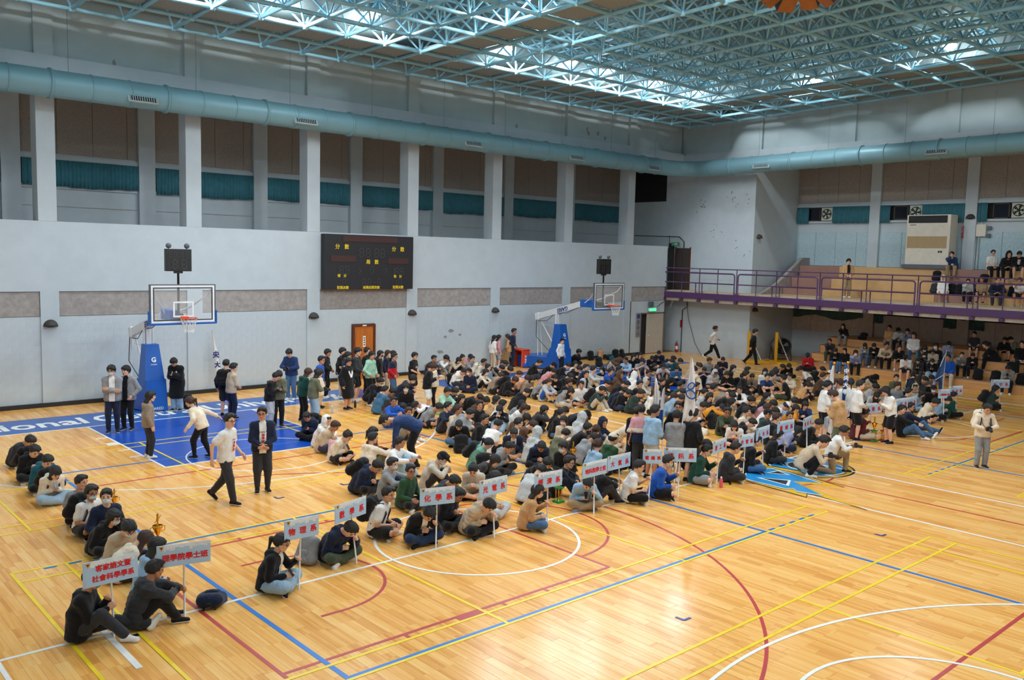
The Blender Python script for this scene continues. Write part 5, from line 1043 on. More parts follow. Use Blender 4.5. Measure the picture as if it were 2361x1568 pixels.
# ---------------------------------------------------------------- placards on white poles
pb_m = mat('placard_print_blue', srgb(172, 206, 236), .55, .07, 5); pb_l = mat('placard_print_pale', srgb(222, 232, 240), .55, .10, 9); red_t = mat('placard_red', srgb(214, 24, 34), .55); pole_m = mat('pole_white', srgb(228, 228, 226), .4); gold_e = mat('emblem_gold', srgb(222, 160, 40), .5); ink = MATS['ink']
PLAC = [('客家語文暨\n社會科學學系', -6.21, -14.18, -6.23, -14.16, 0.89, 3.0, 0.68, 0.32), ('理學院學士班', -5.28, -14.13, -5.28, -14.13, 0.89, -13.0, 0.69, 0.3), ('物 理 系', -3.59, -14.17, -3.56, -14.2, 0.93, 0.0, 0.56, 0.29), ('數 學 系', -2.35, -13.78, -2.43, -13.72, 0.89, 17.0, 0.82, 0.29), ('化 學 系', -0.87, -13.93, -0.86, -13.94, 0.9, -16.0, 0.64, 0.3), ('光 電 系', 0.27, -14.14, 0.24, -14.12, 0.93, 4.0, 0.69, 0.3), ('經 濟 系', 1.44, -14.29, 1.44, -14.29, 0.9, -4.0, 0.67, 0.29), ('地科院學士班', 2.77, -14.24, 2.77, -14.23, 0.9, 3.0, 0.75, 0.28), ('大 氣 系', 3.85, -13.98, 3.81, -13.95, 0.84, 2.0, 0.83, 0.29), ('電 機 系', 4.35, -14.32, 4.39, -14.35, 0.94, -42.0, 0.5, 0.3), ('通 訊 系', 5.09, -14.51, 5.1, -14.52, 0.91, -43.0, 0.69, 0.3), ('資 工 系', 6.68, -14.38, 6.71, -14.4, 0.88, 11.0, 0.96, 0.25), ('企 管 系', 7.5, -14.52, 7.53, -14.55, 0.92, -7.0, 0.52, 0.26), ('土 木 系', 8.63, -14.34, 8.6, -14.31, 0.93, 8.0, 0.77, 0.28), ('機 械 系', 9.89, -14.17, 9.88, -14.16, 0.92, -2.0, 0.75, 0.3), ('地 科 系', 11.1, -14.1, 11.08, -14.08, 0.87, 13.0, 0.9, 0.26), ('系', 11.7, -14.29, 11.7, -14.29, 0.85, 13.0, 0.5, 0.33), ('系', 13.25, -14.03, 13.25, -14.03, 0.9, 14.0, 0.74, 0.25), ('資 管 系', 14.6, -14.07, 14.64, -14.11, 0.9, -16.0, 0.96, 0.31), ('\u3000文 系', 15.86, -14.37, 15.86, -14.37, 0.96, -7.0, 0.87, 0.35), ('\u3000文 系', 16.82, -14.27, 16.81, -14.26, 0.9, 1.0, 1.0, 0.3), ('工學院學士班', 19.42, -14.22, 19.4, -14.2, 0.91, -22.0, 0.5, 0.29), ('生 科 系', 20.63, -14.13, 20.61, -14.11, 0.91, -22.0, 0.53, 0.3), ('太 空 系', 23.7, -14.43, 23.67, -14.41, 0.92, -32.0, 0.77, 0.29)]
_WORD = {'系': 'mostly hidden'}
for i, (t, bx, by, cx, cy, cz, yaw, w, h) in enumerate(PLAC):
    w = min(max(w, .42), .74) if i != 9 else .4; h = .3 if i else .33; r = empty('placard', (bx, by, 0)); vis_t = t.replace(' ', '').replace('\n', '').replace('　', '')
    lab = '%s pale blue placard from the left, red characters reading %s' % ('leftmost second third fourth fifth sixth seventh eighth ninth tenth eleventh twelfth thirteenth fourteenth fifteenth sixteenth x x nineteenth x x twenty-second twenty-third rightmost'.split()[i], vis_t)
    if i == 16: lab = 'pale blue placard mostly hidden behind the white windbreaker and the tan hoodie, left one'
    if i == 17: lab = 'pale blue placard half hidden by the right side of the tan hoodie'
    if i == 19: lab = 'pale blue placard ending 文系, half behind the white shirt holding a phone'
    if i == 20: lab = 'pale blue placard ending 文系, right of the one behind the white shirt'
    tag(r, lab, 'placard', 'department placards'); M = Matrix.Translation((cx-bx, cy-by, cz)) @ Matrix.Rotation(math.radians(yaw), 4, 'Z')
    bd = inst('board', MB().bev((-w/2, -.006, -h/2), (w/2, .006, h/2), .003).mesh('board', pb_m), r, M=M)
    top_ = Vector((cx-bx, cy-by, cz+h*.4))+Vector((-math.sin(math.radians(yaw)), math.cos(math.radians(yaw)), 0))*.022; MB().tube([(0, 0, 0), top_], .0135, 10).build('pole', pole_m, r)
    # printed skyline strip, road curves, emblem
    sk = MB(); x = -w/2+.09
    random.seed(i)
    sk.box((-w/2+.09, -.0075, h*.36), (w/2-.004, -.006, h*.485))
    while x < w/2-.05:
        ww = random.uniform(.02, .06); sk.box((x, -.0076, h*.36-random.uniform(.0, .045)), (x+ww, -.006, h*.37)); x += ww+random.uniform(0, .015)
    sk.build('skyline_print', pb_l, bd); MB().tube([(-w/2+.05, -.0065, -h/2+.01), (-w/2+.06, -.0065, -.06), (-w/2+.1, -.0065, .03)], .0025, 4).tube([(w/2-.2, -.0065, -.06), (w/2-.08, -.0065, -.02), (w/2-.01, -.0065, .0)], .002, 4).build('road_print', pb_l, bd)
    ey = h*.36; MB().add([(-w/2+.025, -.0085, ey+.03), (-w/2+.095, -.0085, ey+.03), (-w/2+.06, -.0085, ey-.035)], [(0, 2, 1)]).build('emblem', gold_e, bd); MB().add([(-w/2+.042, -.0092, ey+.018), (-w/2+.078, -.0092, ey+.018), (-w/2+.06, -.0092, ey-.012)], [(0, 2, 1)]).build('emblem_centre', ink, bd)
    if '\n' in t:
        a, b = t.split('\n'); text(a, face((0.03, -.008, .055), (1, 0, 0), (0, 0, 1)), .088, red_t, bd, .001, .003); text(b, face((0.03, -.008, -.075), (1, 0, 0), (0, 0, 1)), .088, red_t, bd, .001, .003)
    else:
        tt = t.replace(' ', ''); n = len(tt); q = w/.7; sz = (.125*min(1, q+.1) if n <= 3 else .1*q)
        xs = [(-.2*q, 0.02*q, .235*q)[k] for k in range(3)] if n == 3 else ([.2*q] if n == 1 else [(-.235+.1*k)*q for k in range(6)])
        for k, ch in enumerate(tt):
            if ch != '　': text(ch, face((xs[k], -.008, -.035), (1, 0, 0), (0, 0, 1)), sz, red_t, bd, .001, .004, name='character')
# ---------------------------------------------------------------- flags
flag_w = mat('flag_white', srgb(232, 230, 232), .8, .03, 4); flag_b = mat('flag_blue', srgb(28, 84, 160), .8, .05, 4); flag_n = mat('flag_navy', srgb(60, 86, 132), .85, .08, 4); finial_m = mat('finial_gold', srgb(226, 150, 30), .3, metal=.6)
def flag(base, topz, lean, prof, mats, label, ball=False, side=1, yaw=-44):
    """pole with cloth hanging in folds; prof: list of (z, width)"""
    r = empty('flag', base, math.radians(yaw)); tag(r, label, 'flag'); tp = Vector((lean, 0, topz)); MB().tube([(0, 0, .0), tp], .014, 8).build('pole', pole_m, r)
    if ball: MB().lathe([(.0, -.045), (.03, -.035), (.045, 0), (.03, .035), (0, .045)], tp+Vector((0, 0, .03)), 12).build('finial', finial_m, r)
    V = []; F = []; K = 12
    for j, (z, w) in enumerate(prof):
        px = lean*z/topz
        for i in range(K+1):
            s = i/K; V.append((px+side*(.01+w*s), .05*math.sin(s*9+z*2)*min(1, w*4)+.02*math.sin(z*7+i), z-.10*s*w*2))
    for j in range(len(prof)-1):
        for i in range(K): F.append((j*(K+1)+i, j*(K+1)+i+1, (j+1)*(K+1)+i+1, (j+1)*(K+1)+i))
    mb = MB(); n = len(F)
    mb.add(V, F, 0, True)
    if len(mats) > 1:
        for q, f in enumerate(F): mb.m[q] = 1 if (q//K) >= (len(prof)-1)*.5 else 0
    o = mb.build('cloth', mats, r); md = o.modifiers.new('thickness', 'SOLIDIFY'); md.thickness = .006; return r, o
r, o = flag((6.0, -13.72, 0), 2.86, .26, [(2.82, .02), (2.6, .09), (2.3, .15), (2.0, .19), (1.75, .22), (1.55, .2), (1.42, .12)], [flag_w], 'big white flag with a blue ribbon emblem held by the grey hoodie', side=1)
MB().tube([(.27+.07*math.cos(a)+.02*math.sin(a), -.085, 2.22+.075*math.sin(a)) for a in [i*2*math.pi/14 for i in range(14)]], .016, 6, close=True).tube([(.27+.1*math.cos(a)-.03*math.sin(a), -.085, 2.03+.095*math.sin(a)) for a in [i*2*math.pi/16 for i in range(16)]], .018, 6, close=True).build('emblem', flag_b, r)
flag((5.96, -13.07, 0), 2.34, .02, [(2.3, .02), (2.1, .07), (1.8, .1), (1.5, .09)], [flag_w], 'small white furled flag left in the standing flag group', side=1)
flag((6.5, -12.95, 0), 2.03, .0, [(2.0, .02), (1.8, .06), (1.5, .09), (1.2, .1), (1.0, .08)], [flag_w, flag_b], 'white furled flag with a blue end beside the pale blue fleece', side=-1)
flag((13.77, -13.34, 0), 2.14, -.02, [(2.1, .03), (1.9, .08), (1.6, .12), (1.3, .16), (1.1, .14)], [flag_w, flag_b], 'white and blue furled flag with gold ball, left of the pair', ball=True, side=-1)
r, o = flag((14.09, -13.57, 0), 2.16, .0, [(2.12, .03), (1.9, .06), (1.6, .09), (1.3, .11), (1.1, .1)], [flag_b], 'blue furled flag with white characters and gold ball, right of the pair', ball=True, side=-1)
for k, ch in enumerate('中央大學'): text(ch, face((-.06, -.08, 1.95-.2*k), (1, 0, 0), (0, 0, 1)), .15, print_w, r, .002, .006)
r, o = flag((22.0, -13.1, 0), 2.1, .05, [(2.06, .02), (1.8, .1), (1.5, .2), (1.2, .3), (1.05, .34), (.98, .16), (.7, .14), (.5, .1)], [flag_n], 'navy flag with white stripe hanging from a pole in the back rows', side=-1)
MB().tube([(-.3, -.08, 1.02), (-.02, -.06, 1.2)], .012, 5).tube([(-.16, -.08, 1.5), (.02, -.06, 2.0)], .01, 5).build('stripe', print_w, r)
# ---------------------------------------------------------------- bags
bagc = {}
def bag_mesh(c):
    if c in bagc: return bagc[c]
    m = cloth(c); mk = mat('bag_trim', (.02, .02, .022), .6); F = Field((-.2, -.22, -.05), (.2, .22, .55), .02)
    F.cone((0, -.1, .1), (0, .1, .1), .1, .1, .05).cone((-.01, -.09, .38), (-.01, .09, .38), .085, .085, .06).cone((0, -.1, .12), (-.01, -.09, .36), .1, .085, .05).cone((0, .1, .12), (-.01, .09, .36), .1, .085, .05); F.cone((.0, 0, .1), (0, 0, .38), .1, .085, .05)
    F.wrinkle(.006, 30, len(c)); X, Y, Z = F.grid(); F.cut(-(Z)); body = np_mesh('bag_body', *F.mesh(), [m])
    G = Field((.02, -.16, 0), (.2, .16, .3), .018); G.cone((.08, -.07, .08), (.08, .07, .08), .055, .055, .03).cone((.085, -.06, .19), (.085, .06, .19), .045, .045, .03); G.cone((.08, 0, .08), (.085, 0, .19), .055, .05, .03); pocket = np_mesh('front_pocket', *G.mesh(), [m])
    st = MB()
    for s in (-1, 1): st.tube([(-.09, s*.07, .43), (-.16, s*.08, .36), (-.18, s*.09, .22), (-.11, s*.11, .05)], .013, 5)
    st.tube([(-.06, -.03, .46), (-.05, -.03, .51), (-.05, .03, .51), (-.06, .03, .46)], .008, 5); zp = MB().tube([(.02, -.165, .2), (.02, -.14, .42), (.02, 0, .478), (.02, .14, .42), (.02, .165, .2)], .005, 4)
    bagc[c] = (body, pocket, st.mesh('straps', mk), zp.mesh('zip', mk)); return bagc[c]
def backpack(M, c, label, group):
    r = bpy.data.objects.new('backpack', None); r.empty_display_size = .1; r.matrix_world = M; link(r); tag(r, label, 'backpack', group); me = bag_mesh(c)
    for n, q in zip(('bag_body', 'front_pocket', 'straps', 'zip'), me): inst(n, q, r)
    return r
def bag_at(c, x, y, z, deg, label, tilt=0, s=1.0): return backpack(Matrix.Translation((x, y, z)) @ Matrix.Rotation(math.radians(deg), 4, 'Z') @ Matrix.Rotation(math.radians(tilt), 4, 'Y') @ Matrix.Diagonal((s, s, s, 1)), c, label, 'bags set down')
for a in (('pink', 1.16, -7.21, 0, -120, 'pink backpack lying on the floor in front of the beige jacket', -35), ('black', 10.92, .7, 0, -60, 'black backpack standing on the floor behind the white hoodie near the wall', -10), ('black', 3.96, -8.6, 0, -120, 'black backpack stood in front of the black polo shirt', -12), ('black', 3.09, -10.55, 0, -100, 'black backpack with blue tag on the floor beside the sea green puffer', -15),
          ('black', 21.73, 3.42, 0, -90, 'black backpack against the wall right of the far hoop', -8), ('tan', 22.63, 3.52, 0, -90, 'tan backpack against the wall among black ones', -10), ('black', 22.75, 3.0, 0, -40, 'black holdall lying by the tan backpack', -60), ('black', 23.39, 3.28, 0, -100, 'tall black backpack against the wall left of the banner', -6), ('black', 23.85, 3.2, 0, -70, 'second black backpack against the wall left of the banner', -12),
          ('black', 20.18, 1.46, 0, -90, 'black backpack standing on the blue painted floor near the far hoop', -8), ('black', .95, 1.2, 0, -60, 'black backpack on the floor beside the gowned person at the near hoop', -15), ('navy', -4.72, -13.75, 0, 60, 'navy bag lying on the floor behind the patterned puffer', -70), ('grey', -3.02, -13.3, 0, 200, 'grey backpack leaning on the navy puffer near the 數學系 placard', -18), ('black', 16.4, 3.5, 0, -90, 'black backpack left of the orange box at the wall', -15),
          ('charcoal', 4.24, -6.05, 0, 150, 'dark grey backpack on the floor by the person bending down', -8), ('cream', 11.21, -10.92, 0, -60, 'cream cloth bag on the floor beside the white hoodie', -70), ('black', 12.1, -10.5, 0, -90, 'black backpack held against knees by the camouflage jacket', -10),
          ('black', 28.62, -11.88, .36, 180, 'black backpack on the lowest bleacher tier beside the person in black', -8), ('black', 28.62, -12.55, .36, 180, 'black backpack left of the grey hoodie on the lowest tier', -10), ('black', 28.62, -13.5, .36, 170, 'black backpack right of the grey hoodie on the lowest tier', -8), ('black', 29.3, -12.9, .72, 180, 'black backpack between the legs on the second tier at right', -8), ('black', 30.8, -5.75, 1.40, 180, 'dark bag lying on the top bleacher tier by the hooded person', -50),
          ('black', 31.62, -8.72, 4.33, 180, 'black backpack on the balcony step left of the dark blue jacket', -8), ('charcoal', 30.9, -8.96, 3.78, 180, 'grey backpack on the balcony step left of the white coat', -14), ('black', 31.05, -9.63, 3.78, 180, 'first black backpack behind the front balcony row', -8), ('black', 31.05, -9.98, 3.78, 170, 'second black backpack behind the front balcony row', -8), ('navy', 31.05, -10.56, 3.78, 190, 'navy backpack behind the grey hoodie on the balcony', -12), ('black', 31.6, -10.71, 4.33, 180, 'black sports bag on the balcony step by the white T-shirt', -40), ('black', 31.1, -11.52, 3.78, 180, 'black backpack behind the navy jacket on the balcony', -8), ('black', 31.1, -12.15, 3.78, 180, 'rightmost black backpack behind the front balcony row', -8)): bag_at(*a)
tl = tag(MB().lathe([(.0, 0), (.11, .01), (.14, .1), (.1, .2), (.03, .25), (0, .25)], (22.6, 2.85, 0), 12).tube([(22.55, 2.85, .24), (22.6, 2.85, .34), (22.65, 2.85, .24)], .012, 5).build('drawstring_bag', cloth('teal')), 'small teal drawstring bag by the wall bags', 'bag')
tag(MB().lathe([(.0, 0), (.14, .01), (.16, .08), (.12, .17), (0, .2)], (17.0, 3.15, 0), 12).tube([(16.95, 3.15, .18), (17.0, 3.15, .26), (17.05, 3.15, .18)], .012, 5).build('drawstring_bag', cloth('royal')), 'small blue drawstring bag beside the orange box', 'bag')
# ---------------------------------------------------------------- trophies and bottles
gold = mat('trophy_gold', srgb(232, 170, 50), .22, .1, 8, metal=.9); red_b = mat('trophy_red', srgb(190, 30, 30), .4); grn_b = mat('trophy_green', srgb(20, 140, 70), .4)
def trophy(x, y, h, bm_, label):
    r = empty('trophy', (x, y, 0)); tag(r, label, 'trophy', 'gold trophies'); r.scale = (h, h, h)
    MB().bev((-.13, -.13, 0), (.13, .13, .06), .01).build('base', bm_, r); mb = MB()
    for k in range(4): a = k*math.pi/2+.78; mb.tube([(.08*math.cos(a), .08*math.sin(a), .06), (.08*math.cos(a), .08*math.sin(a), .42)], .018, 6)
    mb.build('columns', gold, r); MB().bev((-.11, -.11, .42), (.11, .11, .46), .008).build('plate', bm_, r)
    MB().lathe([(.03, .46), (.05, .48), (.02, .52), (.06, .6), (.1, .7), (.105, .74), (.09, .74)], (0, 0, 0), 14).build('cup', gold, r); MB().lathe([(.03, .74), (.012, .8), (.03, .86), (.02, .92), (.028, .96), (0, 1.0)], (0, 0, 0), 8).tube([(.0, 0, .85), (.07, .02, .93)], .01, 5).tube([(0, 0, .86), (-.06, 0, .8)], .01, 5).build('figure', gold, r)
    for s in (-1, 1): MB().tube([(s*.09, 0, .72), (s*.15, 0, .7), (s*.14, 0, .62), (s*.06, 0, .6)], .009, 5).build('handle', gold, r)
for a in ((14.35, -14.33, .72, grn_b, 'tall gold trophy on a green base beside the white shirt person'), (14.68, -14.45, .66, red_b, 'gold trophy on a red base beside the white shirt person'), (11.9, -12.8, .75, red_b, 'gold trophy standing among the seated rows behind placard 機械系'), (-4.62, -9.2, .62, grn_b, 'gold trophy behind the navy jacket in the left column'), (-4.75, -11.7, .78, red_b, 'gold trophy whose tip shows above placard 理學院學士班'), (2.78, -13.25, .7, grn_b, 'gold trophy on a green base left of the pale blue shirt'), (4.9, -11.6, .72, red_b, 'gold trophy beside the black sweatshirt with glasses')): trophy(*a)
bot_p = mat('bottle_pink', srgb(226, 90, 110), .3); bot_c = mat('bottle_clear', srgb(190, 210, 220), .15, alpha=.6); bot_g = mat('bottle_green', srgb(70, 180, 150), .3)
for (x, y, z, m, lab) in ((6.50, -14.62, 0, bot_p, 'pink water bottle standing beside the bottle green jacket'), (4.15, -1.95, 0, bot_c, 'clear plastic bottle standing alone left of the gowned person'), (5.26, -1.49, 0, blk_m2, 'dark bottle standing by the squatting person in black'), (13.3, -5.25, 0, bot_g, 'green bottle beside the grey green sweatshirt'), (28.5, -12.9+1.1, 1.06, blk_m2, 'small dark bottle on the bleachers beside the person in black')):
    if z: x = 29.85; y = -11.6
    r = empty('bottle', (x, y, z)); tag(r, lab, 'bottle', 'drink bottles'); MB().lathe([(0, 0), (.035, 0), (.038, .02), (.038, .17), (.025, .2), (.016, .215)], (0, 0, 0), 12).build('bottle_body', m, r); MB().lathe([(.018, .21), (.02, .215), (.02, .245), (0, .248)], (0, 0, 0), 10).build('cap', paper if m is not blk_m2 else blk_m2, r)
tag(MB().bev((-.075, -.036, 0), (.075, .036, .009), .003).build('phone', mat('phone_black', (.012, .012, .014), .2), None, (-6.02, -14.3, .004)), 'black phone lying on the floor beside the leftmost placard pole', 'phone')
tag(MB().prism([(-.25, -.2), (.2, -.26), (.3, .1), (.05, .24), (-.3, .12)], 0, .05).lathe([(.12, .05), (.09, .12), (.0, .16)], (0.03, 0, 0), 9).build('plastic_bag', mat('plastic_white', srgb(222, 222, 224), .4, .1, 10), None, (27.6, -3.9, 0)), 'crumpled white plastic bag on the floor by the red hoodie', 'plastic bag')

PEOPLE = [
(-2.09,-1.13,0.00,-113,1.075,'stand_crossed','hoodie','grey','slim','navy','mop','black','mask,glasses,inW','black',1,'person in grey hoodie and navy trousers with face mask, standing with crossed arms'),
(-1.65,-1.01,0.00,-136,1.040,'stand_pocket','jacket','grey','slim','black','mop','black','inK','black',0,'person in grey jacket and black trousers, standing'),
(0.54,1.15,0.00,-141,0.990,'stand_phone','robe','black','wide','lightjeans','mop','black','phone','black',1,'person in black gown and washed blue jeans, standing'),
(-2.39,-4.61,0.00,-8,0.935,'stand','hoodie','taupe','trousers','charcoal','long','black','','white',0,'person in taupe hoodie and charcoal trousers with long hair, standing'),
(-1.39,-5.35,0.00,128,0.915,'reach','jacket','cream','jogger','black','tail','brown','','black',0,'person in cream jacket and black trousers with ponytail, reaching back with one arm'),
(-2.54,-9.29,0.00,-54,1.065,'walk','tee','white','trousers','charcoal','short','black','glasses,print','black',0,'person in white T-shirt and charcoal trousers with glasses, walking'),
(-1.61,-8.95,0.00,-110,1.055,'stand_clasp','jacket','navy','jogger','charcoal','short','black','glasses,print2','black',1,'person in navy jacket and charcoal trousers with glasses, standing'),
(1.30,-0.61,0.00,48,1.000,'stand','jacket','black','shorts','charcoal','short','black','backpack','black',0,'person in black jacket and charcoal shorts, standing'),
(1.26,-1.09,0.00,2,0.970,'stand_clasp','sweat','beige','trousers','navy','crop','black','','black',0,'person in beige sweatshirt and navy trousers, standing'),
(4.31,0.98,0.00,-143,1.040,'stand_camera','jacket','darkblue','trousers','jeans','mop','black','camera','white',0,'person in dark blue jacket and blue jeans, standing'),
(4.24,-0.99,0.00,-46,0.990,'stand','jacket','royal','shorts','navy','short','black','glasses','black',1,'person in royal blue jacket and navy shorts with glasses, standing'),
(5.46,0.75,0.00,-49,0.985,'stand_clasp','sweat','black','slim','black','mop','black','print3','white',2,'person in black sweatshirt and black trousers, standing'),
(2.75,-2.62,0.00,-5,0.940,'stand_phone','hoodie','darkgreen','trousers','black','long','brown','','black',0,'person in bottle green hoodie and black trousers with long hair, standing'),
(2.78,-3.21,0.00,-10,0.960,'stand_camera','jacket','olive','wide','lightjeans','long','black','camera','black',0,'person in olive jacket and washed blue jeans with long hair, standing'),
(3.36,-2.54,0.00,128,0.880,'stand','sweat','cream','shorts','beige','mop','brown','','black',1,'person in cream sweatshirt and beige shorts, standing'),
(1.58,-2.91,0.00,-50,0.950,'stand_phone','jacket','black','jogger','lightgrey','short','black','sling,phone','black',0,'person in black jacket and light grey trousers, standing'),
(1.85,-2.87,0.00,-108,0.975,'stand_phone','jacket','olive','trousers','black','mop','black','phone','black',0,'person in olive jacket and black trousers, standing'),
(5.83,0.40,0.00,-48,1.020,'stand_clasp','tee','black','jogger','lightgrey','mop','black','','white',0,'person in black T-shirt and light grey trousers, standing'),
(5.44,-0.61,0.00,-47,1.005,'stand','sweat','navy','trousers','black','tail','black','glasses','white',0,'person in navy sweatshirt and black trousers with ponytail, standing'),
(4.83,-1.67,0.00,-69,0.975,'stand','robe','black','shorts','black','mop','black','glasses','black',1,'person in black gown and black shorts with glasses, standing'),
(5.88,-0.49,0.00,-56,1.070,'stand_clasp','jacket','charcoal','shorts','black','mop','black','','white',0,'person in charcoal jacket and black shorts, standing'),
(6.84,0.40,0.00,-53,0.990,'stand','tee','black','trousers','black','bun','black','','white',0,'person in black T-shirt and black trousers with hair bun, standing'),
(6.29,-0.77,0.00,-68,0.995,'stand_pocket','hoodie','mint','shorts','black','mop','black','','black',1,'person in mint hoodie and black shorts, standing'),
(7.22,0.15,0.00,-49,0.930,'stand','hoodie','black','shorts','black','long','black','blackmask','black',0,'person in black hoodie and black shorts with face mask, standing'),
(7.76,0.49,0.00,-46,0.900,'stand','jacket','navy','trousers','stone','long','brown','pinkmask','black',0,'person in navy jacket and stone trousers with face mask, standing'),
(8.04,0.55,0.00,-52,0.880,'stand','jacket','black','trousers','charcoal','tail','black','','white',0,'person in black jacket and charcoal trousers with ponytail, standing'),
(7.05,-0.96,0.00,-51,0.945,'stand_pocket','jacket','red','trousers','jeans','short','black','glasses','white',1,'person in red jacket and blue jeans with glasses, standing'),
(7.83,-1.04,0.00,-62,0.945,'stand_clasp','tee','black','shorts','black','mop','black','glasses,print3','white',0,'person in black T-shirt and black shorts with glasses, standing'),
(5.87,-1.31,0.00,-72,1.065,'squat','jacket','black','trousers','navy','short','black','mask,glasses','white',0,'person in black jacket and navy trousers with face mask, squatting'),
(6.88,-1.58,0.00,-56,1.100,'squat','jacket','navy','trousers','navy','mop','black','mask','black',0,'person in navy jacket and navy trousers with face mask, squatting'),
(6.61,-3.54,0.00,-45,0.950,'stand_phone','jacket','black','shorts','white','mop','brown','phone','white',1,'person in black jacket and white shorts, standing'),
(7.33,-2.99,0.00,135,0.880,'stand_phone','jacket','cream','slim','black','long','black','inK','black',0,'person in cream jacket and black trousers with long hair, standing'),
(2.22,-9.08,0.00,140,1.100,'bend','jacket','darkblue','trousers','black','short','black','','black',1,'person in dark blue jacket and black trousers, bending down'),
(4.57,-7.46,0.00,-55,1.060,'squat','coat','grey','trousers','khaki','short','black','','black',0,'person in grey long coat and khaki trousers, squatting'),
(15.41,3.50,0.00,-9,0.880,'stand','jacket','white','trousers','stone','long','black','cap_teal','black',0,'person in white jacket and stone trousers with teal cap, standing'),
(15.67,3.50,0.00,-14,0.880,'stand','jacket','pink','shorts','denim','long','black','','white',0,'person in pink jacket and denim blue shorts with long hair, standing'),
(16.56,3.50,0.00,-53,1.030,'stand_pocket','jacket','navy','trousers','navy','short','black','','black',2,'person in navy jacket and navy trousers, standing'),
(16.36,3.50,0.00,138,0.880,'stand_clasp','jacket','tan','trousers','taupe','long','brown','tote,inK','white',0,'person in tan jacket and taupe trousers with long hair, standing'),
(17.18,1.04,0.00,-75,0.880,'stand','hoodie','white','trousers','black','short','black','cap_black','white',0,'person in white hoodie and black trousers with black cap, standing'),
(27.34,0.31,0.00,-49,1.035,'stride','shirt','white','trousers','black','crop','black','','white',2,'person in white shirt and black trousers, striding'),
(27.25,-2.07,0.00,-51,1.040,'walk','jacket','black','trousers','black','mop','black','','black',1,'person in black jacket and black trousers, walking'),
(5.97,-12.58,0.00,37,0.910,'stand_clasp','coat','black','trousers','black','short','black','','white',0,'person in black long coat and black trousers, standing'),
(5.80,-12.86,0.00,46,0.975,'stand','sweat','pink','trousers','charcoal','short','black','','white',0,'person in pink sweatshirt and charcoal trousers, standing'),
(5.75,-13.21,0.00,-8,1.005,'stand_clasp','jacket','lightblue','shorts','stone','short','black','','black',2,'person in pale blue jacket and stone shorts, standing'),
(6.72,-12.51,0.00,-49,0.955,'stand_clasp','jacket','black','trousers','black','mop','black','','black',1,'person in black jacket and black trousers, standing'),
(7.03,-12.95,0.00,-129,0.970,'stand','jacket','black','trousers','charcoal','short','black','glasses','white',1,'person in black jacket and charcoal trousers with glasses, standing'),
(6.01,-13.69,0.00,39,0.955,'stand_clasp','hoodie','grey','shorts','navy','short','black','','white',1,'person in grey hoodie and navy shorts, standing'),
(6.26,-13.93,0.00,-3,0.985,'stand_pocket','jacket','black','shorts','navy','crop','black','','black',0,'person in black jacket and navy shorts, standing'),
(13.43,-13.24,0.00,-44,0.985,'stand_clasp','jacket','white','shorts','black','tail','black','cap_black','white',0,'person in white jacket and black shorts with black cap, standing'),
(14.12,-13.06,0.00,-44,0.980,'stand','jacket','cream','trousers','white','long','brown','','black',0,'person in cream jacket and white trousers with long hair, standing'),
(14.34,-13.29,0.00,130,0.975,'stand','jacket','white','trousers','stone','mop','brown','','black',1,'person in white jacket and stone trousers, standing'),
(11.30,-14.85,0.00,92,1.065,'stand_phone','hoodie','tan','trousers','olive','short','brown','whitemask','black',0,'person in tan hoodie and olive trousers with face mask, standing'),
(14.82,-13.33,0.00,38,0.960,'stand','sweat','white','shorts','black','tail','black','','white',0,'person in white sweatshirt and black shorts with ponytail, standing'),
(13.99,-13.93,0.00,-48,1.020,'stand_clasp','jacket','white','shorts','black','short','black','','black',0,'person in white jacket and black shorts, standing'),
(14.37,-14.77,0.00,139,0.975,'stand_phone','shirt','white','shorts','black','long','black','phone','black',0,'person in white shirt and black shorts with long hair, standing'),
(13.48,-17.49,0.00,-139,0.985,'stand_camera','sweat','cream','trousers','grey','short','black','camera,backpack','black',1,'person in cream sweatshirt and grey trousers, standing'),
(8.99,-15.12,0.00,-52,1.100,'squat','sweat','beige','trousers','black','short','black','camera','white',0,'person in beige sweatshirt and black trousers, squatting'),
(9.80,-15.42,0.00,-55,0.945,'kneel','sweat','white','trousers','khaki','crop','black','camera,glasses','black',2,'person in white sweatshirt and khaki trousers with glasses, kneeling on one knee'),
(-4.99,-3.60,0.00,-64,1.007,'cross_bow','jacket','charcoal','trousers','black','short','black','','white',1,'person in charcoal jacket and black trousers, sitting cross-legged'),
(-5.12,-5.19,0.00,-80,1.025,'cross_phone','hoodie','black','trousers','black','short','black','backpack','white',0,'person in black hoodie and black trousers, sitting cross-legged'),
(-5.14,-6.20,0.00,-78,0.997,'cross_phone','hoodie','teal','trousers','black','short','black','','white',0,'person in teal hoodie and black trousers, sitting cross-legged'),
(-5.21,-7.16,0.00,-82,0.948,'cross_phone','hoodie','cream','wide','lightjeans','long','black','phone,backpack','grey',0,'person in cream hoodie and washed blue jeans with long hair, sitting cross-legged'),
(-5.14,-8.83,0.00,-85,0.978,'cross_look','tee','grey','trousers','black','short','black','','black',1,'person in grey T-shirt and black trousers sitting cross-legged, behind the white T-shirt and black shorts'),
(-5.28,-9.61,0.00,-63,1.005,'cross_lap','tee','white','shorts','black','crop','black','glasses,mask,backpack','black',2,'person in white T-shirt and black shorts with face mask, sitting cross-legged'),
(-5.11,-10.19,0.00,-86,1.025,'cross_look_m','jacket','navy','trousers','darkjeans','short','black','mask','white',0,'person in navy jacket and dark blue jeans with face mask, sitting cross-legged'),
(-5.39,-10.76,0.00,-65,0.954,'cross_chin_m','jacket','black','trousers','black','long','black','mask,glasses','white',0,'person in black jacket sitting cross-legged, behind the beige jacket and black trousers'),
